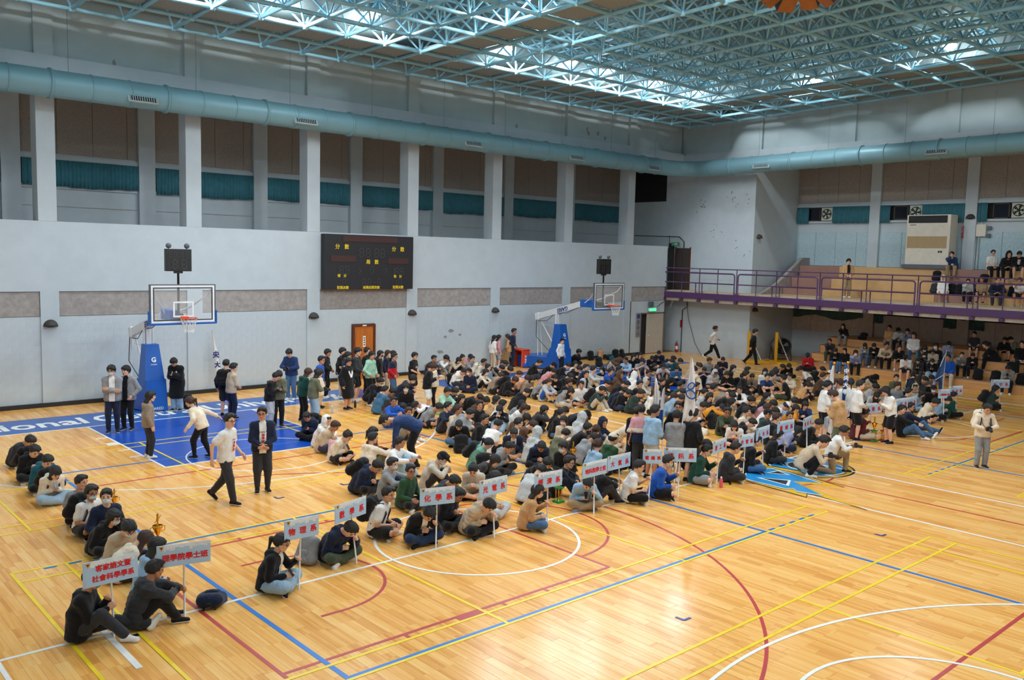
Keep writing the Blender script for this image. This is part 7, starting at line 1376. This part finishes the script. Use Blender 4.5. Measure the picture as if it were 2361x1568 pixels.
(14.76,-10.34,0.00,-55,0.947,'cross_lap','jacket','black','trousers','black','long','black','mask','grey',0,'person in black jacket and black trousers with face mask sitting cross-legged, behind the fifteenth placard'),
(14.25,-10.61,0.00,-60,0.976,'cross_bow','sweat','pink','trousers','black','mop','black','','black',1,'person in pink sweatshirt and black trousers, sitting cross-legged'),
(12.54,-11.72,0.00,-54,1.018,'cross_lap_m','tee','white','trousers','black','short','brown','','black',2,'person in white T-shirt and black trousers sitting cross-legged, behind the grey green hoodie'),
(15.11,-10.83,0.00,-59,1.016,'cross_bow','jacket','lightblue','trousers','jeans','mop','black','','white',0,'person in pale blue jacket and blue jeans, sitting cross-legged'),
(14.03,-11.18,0.00,-56,1.022,'cross_bow','tee','white','trousers','black','short','black','cap_white','white',1,'person in white T-shirt and black trousers with white cap, sitting cross-legged'),
(14.04,-11.75,0.00,-106,0.960,'cross_chin','jacket','orange','trousers','black','long','black','','black',0,'person in orange jacket and black trousers with long hair, sitting cross-legged'),
(11.60,-9.99,0.00,-73,1.016,'cross_phone','hoodie','white','shorts','navy','short','black','phone','black',1,'person in white hoodie and navy shorts, sitting cross-legged'),
(12.47,-9.86,0.00,-55,1.019,'knees_down','jacket','orange','trousers','black','short','black','','black',2,'person in orange jacket and black trousers, sitting slumped over drawn-up knees'),
(11.46,-11.23,0.00,-122,1.002,'knees_hug','jacket','camo','trousers','black','short','black','glasses','black',2,'person in camouflage green jacket and black trousers with glasses, sitting with knees drawn up'),
(11.50,-11.79,0.00,-88,1.019,'cross_look','shirt','cream','trousers','stone','crop','black','','black',0,'person in cream shirt and stone trousers, sitting cross-legged'),
(11.67,-12.36,0.00,-78,1.013,'cross_look_m','hoodie','bottle','trousers','black','short','black','cap_black,glasses','white',1,'person in grey green hoodie and black trousers with black cap, sitting cross-legged'),
(13.10,-11.38,0.00,-63,0.975,'cross_bow','sweat','darkblue','trousers','black','short','black','','grey',2,'person in dark blue sweatshirt and black trousers, sitting cross-legged'),
(11.32,-12.85,0.00,-77,1.017,'cross_look','tee','black','trousers','black','short','brown','','black',0,'person in black T-shirt and black trousers sitting cross-legged, in front of the dark blue sweatshirt'),
(10.86,-12.03,0.00,-55,0.975,'cross_bow','hoodie','black','trousers','black','short','black','glasses','black',0,'person in black hoodie and black trousers with glasses, sitting cross-legged'),
(10.44,-12.35,0.00,-154,0.951,'cross_phone','tee','white','shorts','navy','long','black','strap','black',0,'person in white T-shirt and navy shorts with long hair, sitting cross-legged'),
(12.07,-12.86,0.00,-102,0.989,'cross_look_m','jacket','black','trousers','charcoal','short','brown','','white',1,'person in black jacket and charcoal trousers sitting cross-legged, behind the fifteenth placard'),
(15.07,-11.71,0.00,-144,0.953,'cross_chin_m','jacket','darkblue','trousers','stone','long','black','','white',0,'person in dark blue jacket and stone trousers with long hair, sitting cross-legged'),
(23.33,-7.38,0.00,128,1.011,'cross_bow','tee','white','shorts','black','short','black','','white',1,'person in white T-shirt and black shorts sitting cross-legged, in front of the red hoodie'),
(23.77,-7.06,0.00,-64,1.015,'cross_bow','jacket','black','trousers','black','short','black','','white',1,'person in black jacket and black trousers sitting cross-legged, behind the brown sweatshirt and black trousers'),
(20.86,-8.96,0.00,-74,1.013,'cross_lap_m','sweat','brown','trousers','black','short','brown','','black',1,'person in brown sweatshirt and black trousers, sitting cross-legged'),
(19.62,-9.14,0.00,-72,0.931,'cross_lap','sweat','black','trousers','black','long','brown','','black',0,'person in black sweatshirt and black trousers with long hair, sitting cross-legged'),
(18.68,-9.46,0.00,-56,0.938,'cross_phone','hoodie','tan','shorts','black','tail','black','mask','black',0,'person in tan hoodie and black shorts with face mask, sitting cross-legged'),
(19.62,-10.84,0.00,-61,1.027,'cross_chin','tee','grey','trousers','black','short','black','','black',2,'person in grey T-shirt and black trousers sitting cross-legged, behind the nineteenth placard'),
(24.00,-9.17,0.00,-64,0.985,'knees_down','hoodie','black','trousers','stone','short','black','hood','black',1,'person in black hoodie and stone trousers with hood up, sitting slumped over drawn-up knees'),
(20.29,-11.10,0.00,-62,0.990,'cross_phone','jacket','lightgrey','trousers','black','mop','black','','white',2,'person in light grey jacket and black trousers sitting cross-legged, behind the nineteenth placard'),
(19.55,-11.77,0.00,-138,0.962,'cross_bow','sweat','lightgrey','trousers','pink','long','black','','black',0,'person in light grey sweatshirt and pink trousers with long hair, sitting cross-legged'),
(21.97,-8.67,0.00,-85,0.978,'cross_lap','sweat','white','trousers','grey','short','black','cap_white','white',0,'person in white sweatshirt and grey trousers with white cap, sitting cross-legged'),
(23.33,-10.78,0.00,-130,0.981,'cross_lap','sweat','olive','trousers','black','short','black','','black',0,'person in olive sweatshirt and black trousers, sitting cross-legged'),
(20.95,-11.90,0.00,-134,0.975,'cross_look','hoodie','grey','trousers','black','mop','brown','','black',0,'person in grey hoodie and black trousers sitting cross-legged, right of the nineteenth placard'),
(24.94,-10.88,0.00,31,0.977,'cross_bow','jacket','navy','trousers','grey','short','black','','black',0,'person in navy jacket and grey trousers, sitting cross-legged'),
(23.18,-11.89,0.00,55,0.976,'cross_lap_m','jacket','charcoal','trousers','black','long','black','','black',0,'person in charcoal jacket sitting cross-legged, right of the navy jacket and grey trousers'),
(24.44,-10.96,0.00,-65,1.016,'cross_bow','tee','black','trousers','black','short','black','','black',1,'person in black T-shirt and black trousers sitting cross-legged, left of the navy flag'),
(25.76,-10.87,0.00,-120,0.995,'cross_bow','tee','grey','trousers','black','short','black','','white',1,'person in grey T-shirt and black trousers sitting cross-legged, left of the navy flag'),
(21.32,-13.04,0.00,-144,1.017,'cross_lap','jacket','black','trousers','black','short','black','cap_black,whitemask','black',2,'person in black jacket sitting cross-legged, left of the twenty-second placard'),
(21.25,-12.45,0.00,-146,0.981,'cross_lap','hoodie','beige','trousers','black','short','black','hood','white',1,'person in beige hoodie and black trousers with hood up, sitting cross-legged'),
(19.63,-12.71,0.00,-74,1.001,'cross_lap_m','jacket','navy','trousers','black','short','black','','white',0,'person in navy jacket and black trousers sitting cross-legged, behind the navy jacket and blue jeans'),
(20.46,-12.67,0.00,-66,0.938,'cross_phone','jacket','denim','trousers','lightjeans','long','black','phone','grey',0,'person in denim blue jacket and washed blue jeans with long hair, sitting cross-legged'),
(20.37,-12.13,0.00,148,0.957,'cross_bow','sweat','cream','trousers','black','tail','black','','white',0,'person in cream sweatshirt and black trousers with ponytail, sitting cross-legged'),
(7.07,-7.06,0.00,-66,0.956,'cross_phone','jacket','white','trousers','stone','long','brown','','grey',0,'person in white jacket and stone trousers with long hair, sitting cross-legged'),
(7.28,-7.63,0.00,-52,0.956,'cross_chin','jacket','charcoal','trousers','black','long','black','','black',0,'person in charcoal jacket and black trousers with long hair sitting cross-legged, behind the olive hoodie'),
(7.66,-8.15,0.00,0,0.972,'cross_bow','jacket','black','trousers','black','mop','black','','black',0,'person in black jacket and black trousers sitting cross-legged, behind the olive hoodie'),
(7.17,-8.65,0.00,-71,0.951,'cross_lap_m','sweat','black','trousers','jeans','tail','black','glasses','white',0,'person in black sweatshirt and blue jeans with ponytail, sitting cross-legged'),
(6.34,-7.87,0.00,-76,0.976,'cross_bow','jacket','brown','trousers','black','long','black','','white',0,'person in brown jacket and black trousers with long hair sitting cross-legged, behind the seventh placard'),
(5.05,-9.19,0.00,-56,0.997,'cross_lap_m','shirt','white','trousers','navy','short','black','glasses','black',0,'person in white shirt and navy trousers with glasses, sitting cross-legged'),
(5.55,-8.86,0.00,-55,1.003,'cross_bow','jacket','brown','trousers','black','short','brown','','grey',0,'person in brown jacket and black trousers sitting cross-legged, behind the navy hoodie and black trousers'),
(4.56,-10.44,0.00,0,0.986,'knees_hug','hoodie','lightgrey','shorts','stone','short','black','hood','white',2,'person in light grey hoodie and stone shorts with hood up, sitting with knees drawn up'),
(4.65,-9.74,0.00,-127,1.026,'cross_phone','jacket','navy','shorts','charcoal','short','black','glasses,phone,inW','white',1,'person in navy jacket and charcoal shorts with glasses, sitting cross-legged'),
(6.61,-9.64,0.00,-142,0.968,'cross_lap','sweat','cream','trousers','camo','long','black','pinkmask','white',0,'person in cream sweatshirt and camouflage green trousers with face mask, sitting cross-legged'),
(8.32,-8.12,0.00,-58,0.981,'knees_down','jacket','charcoal','trousers','black','short','black','cap_black','grey',0,'person in charcoal jacket and black trousers with black cap, sitting slumped over drawn-up knees'),
(6.95,-9.65,0.00,-4,0.994,'knees_hug','hoodie','lightgrey','trousers','grey','short','black','hood','black',1,'person in light grey hoodie and grey trousers with hood up, sitting with knees drawn up'),
(6.34,-10.20,0.00,-57,0.975,'cross_chin','jacket','black','trousers','black','bun','black','blackmask','grey',0,'person in black jacket and black trousers with face mask sitting cross-legged, behind the eighth placard'),
(5.00,-10.86,0.00,1,1.018,'cross_phone','hoodie','olive','trousers','black','short','black','phone','white',0,'person in olive hoodie and black trousers, sitting cross-legged'),
(5.46,-11.21,0.00,-13,0.998,'cross_bow','hoodie','grey','trousers','black','short','black','','black',2,'person in grey hoodie and black trousers sitting cross-legged, right of the olive hoodie'),
(6.11,-11.03,0.00,1,0.939,'cross_lap_m','sweat','brown','trousers','black','tail','brown','','grey',0,'person in brown sweatshirt and black trousers with ponytail, sitting cross-legged'),
(4.74,-12.28,0.00,-11,0.977,'cross_lap_m','hoodie','lightblue','trousers','black','tail','brown','strapk','white',0,'person in pale blue hoodie and black trousers with ponytail, sitting cross-legged'),
(4.26,-12.01,0.00,-154,1.010,'cross_lap','puffer','black','trousers','black','mop','black','mask','black',1,'person in black puffer jacket and black trousers with face mask, sitting cross-legged'),
(4.46,-10.82,0.00,-120,1.006,'cross_bow','hoodie','navy','trousers','black','short','black','glasses','black',1,'person in navy hoodie and black trousers with glasses, sitting cross-legged'),
(3.11,-11.99,0.00,-73,0.961,'cross_bow','jacket','black','trousers','black','bun','black','','grey',0,'person in black jacket and black trousers with hair bun, sitting cross-legged'),
(2.13,-12.94,0.00,7,1.015,'cross_bow','jacket','lightgrey','trousers','black','short','black','','black',1,'person in light grey jacket and black trousers sitting cross-legged, behind the seventh placard'),
(3.04,-12.86,0.00,-58,1.021,'knees_hug','sweat','black','trousers','navy','short','black','glasses','black',1,'person in black sweatshirt and navy trousers with glasses, sitting with knees drawn up'),
(7.14,-10.20,0.00,-84,0.977,'knees_hug','hoodie','navy','shorts','stone','short','black','hood','grey',1,'person in navy hoodie and stone shorts with hood up, sitting with knees drawn up'),
(5.37,-12.18,0.00,-4,1.024,'cross_lap','hoodie','forest','trousers','black','short','black','cap_cream','white',0,'person in dark green hoodie and black trousers with cream beanie, sitting cross-legged'),
(7.05,-10.80,0.00,-77,1.007,'cross_bow','puffer','cream','trousers','stone','short','black','hood','black',1,'person in cream puffer jacket and stone trousers with hood up, sitting cross-legged'),
(7.37,-12.99,0.00,-66,1.015,'cross_bow','jacket','black','trousers','black','short','black','','white',2,'person in black jacket and black trousers sitting cross-legged, left of the twelfth placard'),
(2.29,-11.14,0.00,-56,0.942,'cross_bow','sweat','charcoal','trousers','black','long','black','','black',0,'person in charcoal sweatshirt and black trousers with long hair, sitting cross-legged'),
(8.95,-5.04,0.00,-11,1.022,'cross_bow','puffer','black','trousers','black','short','black','','white',1,'person in black puffer jacket and black trousers sitting cross-legged, in front of the peach hoodie'),
(27.70,-4.81,0.00,-159,1.080,'cross_phone','hoodie','red','trousers','black','short','black','cap_navy','black',2,'person in red hoodie and black trousers with navy cap, sitting cross-legged'),
(30.67,-4.93,1.40,-162,0.900,'bench_chin','hoodie','black','trousers','grey','short','black','hood','black',0,'person in black hoodie and grey trousers with hood up, sitting on the wooden bleachers'),
(29.17,-5.04,0.72,-155,0.988,'bench_chin','jacket','charcoal','trousers','camo','short','black','','white',2,'person in charcoal jacket and camouflage green trousers, sitting on the wooden bleachers'),
(28.42,-5.72,0.36,-154,1.006,'bench_phone','sweat','black','trousers','jeans','long','black','phone','black',0,'person in black sweatshirt and blue jeans with long hair, sitting on the wooden bleachers'),
(28.42,-6.20,0.36,-162,0.900,'bench_up','hoodie','black','trousers','jeans','long','black','','white',0,'person in black hoodie and blue jeans with long hair, sitting on the wooden bleachers'),
(28.42,-6.62,0.36,-143,1.001,'bench_chin','sweat','lavender','trousers','black','long','black','whitemask','black',0,'person in lavender sweatshirt and black trousers with face mask, sitting on the wooden bleachers'),
(29.17,-6.78,0.72,-159,0.900,'bench_phone','hoodie','grey','trousers','jeans','long','black','','black',0,'person in grey hoodie and blue jeans with long hair, sitting on the wooden bleachers'),
(29.17,-7.24,0.72,-165,0.942,'bench_phone','jacket','black','trousers','charcoal','mop','black','','white',0,'person in black jacket and charcoal trousers, sitting on the wooden bleachers'),
(29.17,-7.64,0.72,-144,1.080,'bench_elbow','sweat','beige','trousers','black','short','black','strapk','black',2,'person in beige sweatshirt and black trousers, sitting on the wooden bleachers'),
(30.67,-7.17,1.40,-163,0.900,'bench_up','jacket','tan','trousers','taupe','bun','black','','grey',0,'person in tan jacket and taupe trousers with hair bun, sitting on the wooden bleachers'),
(30.67,-7.62,1.40,-164,0.942,'bench_phone','sweat','lightgrey','trousers','black','mop','black','strapk','black',1,'person in light grey sweatshirt and black trousers, sitting on the wooden bleachers'),
(30.67,-8.02,1.40,-160,0.938,'bench_chin','sweat','lavender','trousers','taupe','mop','black','','black',0,'person in lavender sweatshirt and taupe trousers, sitting on the wooden bleachers'),
(29.92,-8.61,1.06,-153,1.080,'bench_up','jacket','white','trousers','jeans','long','brown','','white',0,'person in white jacket and blue jeans with long hair, sitting on the wooden bleachers'),
(29.17,-8.31,0.72,-153,0.984,'bench_elbow','sweat','black','shorts','black','short','black','','white',1,'person in black sweatshirt and black shorts, sitting on the wooden bleachers'),
(29.17,-9.43,0.72,-157,1.080,'bench_phone','jacket','charcoal','trousers','black','long','black','mask','grey',0,'person in charcoal jacket and black trousers with face mask, sitting on the wooden bleachers'),
(29.17,-9.91,0.72,-157,1.080,'bench_up','jacket','black','trousers','black','long','black','mask','black',0,'person in black jacket and black trousers with face mask, sitting on the wooden bleachers'),
(29.92,-10.09,1.06,-150,0.900,'bench_phone','jacket','lavender','trousers','grey','mop','black','mask','white',1,'person in lavender jacket and grey trousers with face mask, sitting on the wooden bleachers'),
(29.17,-9.38,0.72,-164,0.900,'bench_phone','tee','green','trousers','black','short','black','','white',1,'person in green T-shirt and black trousers, sitting on the wooden bleachers'),
(29.17,-9.85,0.72,-167,0.907,'bench_phone','jacket','stone','trousers','taupe','short','black','','black',1,'person in stone jacket and taupe trousers, sitting on the wooden bleachers'),
(28.42,-9.03,0.36,-166,1.025,'bench_phone','shirt','white','shorts','black','short','black','cap_black','white',0,'person in white shirt and black shorts with black cap, sitting on the wooden bleachers'),
(28.42,-9.56,0.36,-166,0.900,'bench_phone','sweat','charcoal','trousers','charcoal','short','black','phone','black',0,'person in charcoal sweatshirt and charcoal trousers, sitting on the wooden bleachers'),
(28.42,-10.14,0.36,-164,0.947,'bench_phone','sweat','black','wide','lightjeans','short','black','mask,phone','white',1,'person in black sweatshirt and washed blue jeans with face mask, sitting on the wooden bleachers'),
(28.42,-10.76,0.36,-160,1.080,'bench_up','jacket','royal','trousers','stone','short','black','','white',2,'person in royal blue jacket and stone trousers, sitting on the wooden bleachers'),
(29.17,-10.94,0.72,-150,0.900,'bench_chin','sweat','grey','trousers','black','short','black','','black',0,'person in grey sweatshirt and black trousers, sitting on the wooden bleachers'),
(29.17,-11.42,0.72,-157,0.900,'bench_phone','jacket','black','trousers','black','short','black','','white',1,'person in black jacket and black trousers, sitting on the wooden bleachers'),
(30.67,-10.90,1.40,-161,0.900,'bench_up','tee','charcoal','shorts','black','short','black','','grey',0,'person in charcoal T-shirt and black shorts, sitting on the wooden bleachers'),
(29.92,-12.12,1.06,111,1.076,'bench_elbow','jacket','black','trousers','black','tail','black','','grey',0,'person in black jacket and black trousers with ponytail, sitting on the wooden bleachers'),
(30.67,-12.10,1.40,-159,0.900,'bench_elbow','sweat','black','shorts','black','short','black','cap_black','black',2,'person in black sweatshirt and black shorts with black cap, sitting on the wooden bleachers'),
(30.67,-12.71,1.40,116,0.900,'bench_phone','sweat','olive','shorts','black','short','black','cap_black','black',0,'person in olive sweatshirt and black shorts with black cap, sitting on the wooden bleachers'),
(29.92,-13.03,1.06,-155,1.080,'bench_up','sweat','black','trousers','black','short','black','','white',0,'person in black sweatshirt and black trousers, sitting on the wooden bleachers'),
(28.42,-13.10,0.36,-167,1.000,'bench_phone','hoodie','grey','trousers','black','short','black','phone','white',2,'person in grey hoodie and black trousers, sitting on the wooden bleachers'),
(32.40,-9.01,4.88,-155,1.017,'bench_chin','jacket','darkblue','trousers','khaki','short','black','','black',0,'person in dark blue jacket and khaki trousers, sitting on the balcony bench'),
(32.40,-10.73,4.88,-135,0.996,'bench_up','tee','white','trousers','black','short','black','glasses','black',0,'person in white T-shirt and black trousers with glasses, sitting on the balcony bench'),
(32.40,-11.40,4.88,-157,1.080,'bench_elbow','hoodie','black','trousers','black','mop','black','hood','white',1,'person in black hoodie and black trousers with hood up, sitting on the balcony bench'),
(32.40,-11.80,4.88,-154,1.080,'bench_phone','jacket','black','shorts','charcoal','short','black','paper','grey',1,'person in black jacket and charcoal shorts, sitting on the balcony bench'),
(30.85,-9.34,3.78,-153,0.900,'bench_up','coat','white','shorts','stone','mop','black','hood','grey',2,'person in white long coat and stone shorts with hood up, sitting on the balcony bench'),
(30.85,-10.37,3.78,-154,0.900,'bench_chin','hoodie','lightgrey','trousers','black','short','black','','black',0,'person in light grey hoodie and black trousers, sitting on the balcony bench'),
(30.85,-10.98,3.78,-165,0.900,'bench_up','tee','khaki','shorts','charcoal','short','black','','black',2,'person in khaki T-shirt and charcoal shorts, sitting on the balcony bench'),
(30.85,-11.55,3.78,-154,1.080,'bench_elbow','jacket','navy','trousers','charcoal','short','black','','black',1,'person in navy jacket and charcoal trousers, sitting on the balcony bench'),
(30.85,-12.50,3.78,-166,1.051,'bench_chin','tee','white','shorts','black','short','black','','grey',2,'person in white T-shirt and black shorts, sitting on the balcony bench'),
(29.90,-5.32,3.40,-135,1.085,'stand_clasp','jacket','tan','trousers','khaki','mop','black','inK','white',0,'person in tan jacket and khaki trousers, standing')]

# ---------------------------------------------------------------- place everybody
phone_m = MATS['phone_black']; screen_m = mat('phone_screen', srgb(150, 170, 190), .2)
phone_me = MB().bev((-.004, -.037, -.075), (.004, .037, .075), .003).mesh('phone_case', phone_m); scr_me = MB().box((-.0055, -.033, -.068), (-.0045, .033, .068)).mesh('screen', screen_m)
cam_me = MB().bev((-.04, -.07, -.05), (.04, .07, .045), .01).bev((-.03, -.03, .04), (.03, .03, .07), .008).mesh('camera_body', blk_m2); lens_me = MB().lathe([(.036, .0), (.04, .02), (.04, .1), (.034, .13), (.03, .13), (.0, .125)], (.03, 0, 0), 14, 0, 'x').mesh('lens', blk_m2)
def short(lab): return lab.split(' and ')[0].replace('person in ', '').split(',')[0].split(' with ')[0].split(' standing')[0].split(' sitting')[0]
_lab = set()
def uniq(s, full):
    if s in _lab: s = ' '.join((s.rsplit(' of ', 1)[0]+' of '+full.replace(' and ', ', ').replace('person in', 'one in')).split()[:16])
    _lab.add(s); return s
for n, (x, y, z, deg, sc, pose, top_, tc, bot_, bc, hs, hc, ex_, sh, sk, lab) in enumerate(PEOPLE):
    ex_ = [e for e in ex_.split(',') if e]; r = person(x, y, z, deg, sc, pose, top_, tc, bot_, bc, hs, hc, ex_, sh, sk, lab, n); J = figure(pose)
    RM = Matrix.Translation((x, y, z)) @ Matrix.Rotation(math.radians(deg), 4, 'Z') @ Matrix.Diagonal((sc, sc, sc, 1)); fw = np.cross(J['lat'], J['up1']); sw = short(lab)
    mid = (J['wl']+J['wr'])/2; grab = mid+nrm((J['wl']-J['el'])+(J['wr']-J['er']))*.085
    chest = J['nb']-J['up1']*.2
    if 'phone' in ex_:
        p = grab if np.linalg.norm(J['wl']-J['wr']) < .25 else J['wl' if pose.endswith('hold') else 'wr']+nrm(J['wr']-J['er'])*.09
        if pose.startswith(('cross_hold', 'knees_hold')) and not pose.endswith('_m'): p = J['wl']+nrm(J['wl']-J['el'])*.1+A3(0, 0, .03)
        o = bpy.data.objects.new('phone', None); o.empty_display_size = .05; o.matrix_world = RM @ m4(rotm(-35, 0), p+A3(0, 0, .05)); link(o); tag(o, uniq('black phone held in the hands of the %s' % sw, lab), 'phone', 'phones in hands'); inst('phone_case', phone_me, o); inst('screen', scr_me, o)
    if 'camera' in ex_:
        o = bpy.data.objects.new('camera', None); o.empty_display_size = .05; o.matrix_world = RM @ m4(rotm(10, 0), grab+A3(.02, 0, .02)); link(o); tag(o, uniq('black camera held in the hands of the %s' % sw, lab), 'camera', 'cameras in hands'); inst('camera_body', cam_me, o); inst('lens', lens_me, o)
        pts = [grab+A3(0, .06, .03), chest+fw*.135+J['lat']*.08, J['nb']+J['lat']*.07+fw*.03+J['up1']*.045, J['nb']-fw*.1+J['up1']*.03, J['nb']-J['lat']*.07+fw*.03+J['up1']*.045, chest+fw*.135-J['lat']*.08, grab+A3(0, -.06, .03)]
        s = MB().tube(pts, .007, 5).build('neck_strap', blk_m2, r)
    if 'backpack' in ex_:
        c = chest-fw*(.245)-J['up1']*.24; R3 = np.stack([-fw, -J['lat'], J['up1']], 1); c_ = 'navy' if top_ == 'tee' and tc == 'white' and sk == 9 else ('cream' if tc == 'cream' and bot_ != 'wide' else 'black')
        b = backpack(RM @ m4(R3, c), c_, uniq('%s backpack worn on the back of the %s' % (c_, sw), lab), 'worn backpacks')
        stp = MB()
        for s in (-1, 1): stp.tube([J['nb']+J['lat']*s*.1-fw*.12-J['up1']*.02, J['nb']+J['lat']*s*.105+J['up1']*.035, J['nb']+J['lat']*s*.11+fw*.12-J['up1']*.1, chest+J['lat']*s*.13+fw*.13-J['up1']*.06, chest+J['lat']*s*.17-fw*.05-J['up1']*.16], .017, 5)
        stp.build('shoulder_straps', MATS['bag_trim'], r)
    if 'strap' in ex_ or 'strapk' in ex_:
        m_ = cloth('red') if 'strap' in ex_ else MATS['bag_trim']
        MB().tube([J['nb']+J['lat']*.1-fw*.1, J['nb']+J['lat']*.09+J['up1']*.04, chest+J['lat']*.05+fw*.15+J['up1']*.05, chest-J['lat']*.06+fw*.16-J['up1']*.1, J['pel']-J['lat']*.17+J['up0']*.02], .014, 5).build('cross_strap', m_, r)
    if 'sling' in ex_:
        o = empty('shoulder_bag', RM @ Vector((-.05, .24, .82)), math.radians(deg+10)); tag(o, 'silver box-shaped shoulder bag hanging at the side of the black jacket', 'bag'); MB().bev((-.17, -.06, -.14), (.17, .06, .12), .015).build('bag_body', mat('bag_silver', srgb(196, 200, 202), .4), o); MB().tube([(-.15, 0, .12), (-.02, 0, .5), (.15, 0, .12)], .01, 5).build('strap', MATS['bag_trim'], o); MB().box((-.12, -.063, -.08), (.02, -.06, .04)).build('print', mat('print_grey_green', srgb(120, 150, 140), .6), o)
    if 'tote' in ex_:
        o = empty('tote_bag', RM @ Vector((.22, .12, .62)), math.radians(deg)); tag(o, 'leopard patterned tote bag held by the tan jacket near the wall', 'bag'); MB().bev((-.2, -.06, -.2), (.2, .06, .18), .02).build('bag_body', mat('leopard_cloth', srgb(150, 118, 78), .85, .55, 40), o); MB().tube([(-.12, 0, .18), (0, 0, .36), (.12, 0, .18)], .012, 5).build('handles', cloth('brown'), o)
    if 'paper' in ex_: tag(MB().bev((-.16, -.005, -.11), (.16, .005, .11), .002).build('paper_sheet', paper, None, RM @ Vector((.45, 0, .36))), 'open white paper held by the rightmost person on the upper balcony row', 'paper')
    inn = 'white' if ('print2' in ex_ or 'inW' in ex_) else ('black' if 'inK' in ex_ else None)
    if inn:
            V, Q = clothes_top(J, 'tee'); cen = V; q = (cen-J['mid'])@J['lat']; k = (abs(q) < .075) & (((cen-J['mid'])@fw) > .02); ok = k[Q].all(1); V2 = V+fw*.026; s_ = inst('inner_shirt', np_mesh('inner_shirt', V2, Q[ok], [cloth(inn)]), r)
    if 'print' in ex_ or 'print2' in ex_:
        R3 = np.stack([J['lat'], J['up1'], fw], 1); off = .152 if 'print' in ex_ else .163
        ob = text('NCU', m4(R3, J['nb']-J['up1']*.145+fw*(off-.012)), .042, MATS['ink'], r, .001, .001, name='shirt_print')
        for k, ch in enumerate('理學院'): text(ch, m4(R3, J['nb']-J['up1']*(.205+.065*k)+fw*(off+.002*k)), .06, MATS['placard_red'], r, .001, .002, name='shirt_print')
    if 'print3' in ex_:
        R3 = np.stack([J['lat'], J['up1'], fw], 1); mb = MB()
        for k in range(2):
            for q in range(7): mb.box((-.1+.03*q, -.012-.04*k, 0), (-.1+.03*q+.024, .006-.04*k, .003))
        o = mb.build('shirt_print', print_w, r); o.matrix_local = m4(R3, J['nb']-J['up1']*.17+fw*.158)
    if top_ in ('jacket', 'hoodie', 'puffer') and not inn and camk((x, y, z+.5))[0] < 22:
        MB().tube([J['nb']+fw*.085-J['up1']*.05, chest+fw*.128+J['up1']*.04, chest+fw*.14-J['up1']*.1, J['pel']+fw*.0+np.cross(A3(0, 1, 0), J['up0'])*.142+J['up0']*.06], .006, 4).build('zip' if top_ != 'hoodie' else 'drawstring', MATS['bag_trim'] if tc not in ('black', 'charcoal', 'navy') else cloth('grey'), r)
    if top_ == 'robe':
        mb = MB()
        for s in (-1, 1): mb.tube([J['nb']+J['lat']*s*.08-fw*.08+J['up1']*.03, J['nb']+J['lat']*s*.1+fw*.03+J['up1']*.02, chest+J['lat']*s*.07+fw*.155+J['up1']*.05, chest+fw*.185-J['up1']*.09], .03, 6)
        mb.build('white_collar', cloth('white'), r)
    if top_ == 'jacket' and tc == 'red':
        V, Q = clothes_top(J, 'jacket', seed=n % 2); k = ((V-J['nb'])@J['up1']) > -.2; ok = k[Q].all(1); V2 = V+(V-J['mid'])*.02+fw*.004; inst('navy_yoke', np_mesh('navy_yoke', V2, Q[ok], [cloth('navy')]), r)
    if top_ == 'sweat' and tc == 'pink' and pose == 'stand':
        for lo_, hi_, c_ in ((-.33, -.22, 'cream'), (-.8, -.33, 'navy')):
            V, Q = clothes_top(J, 'sweat', seed=n % 2); d = (V-J['nb'])@J['up1']; k = (d < hi_) & (d > lo_); ok = k[Q].all(1); inst('knit_band', np_mesh('knit_band', V+(V-J['mid'])*A3(.03, .03, 0), Q[ok], [cloth(c_)]), r)
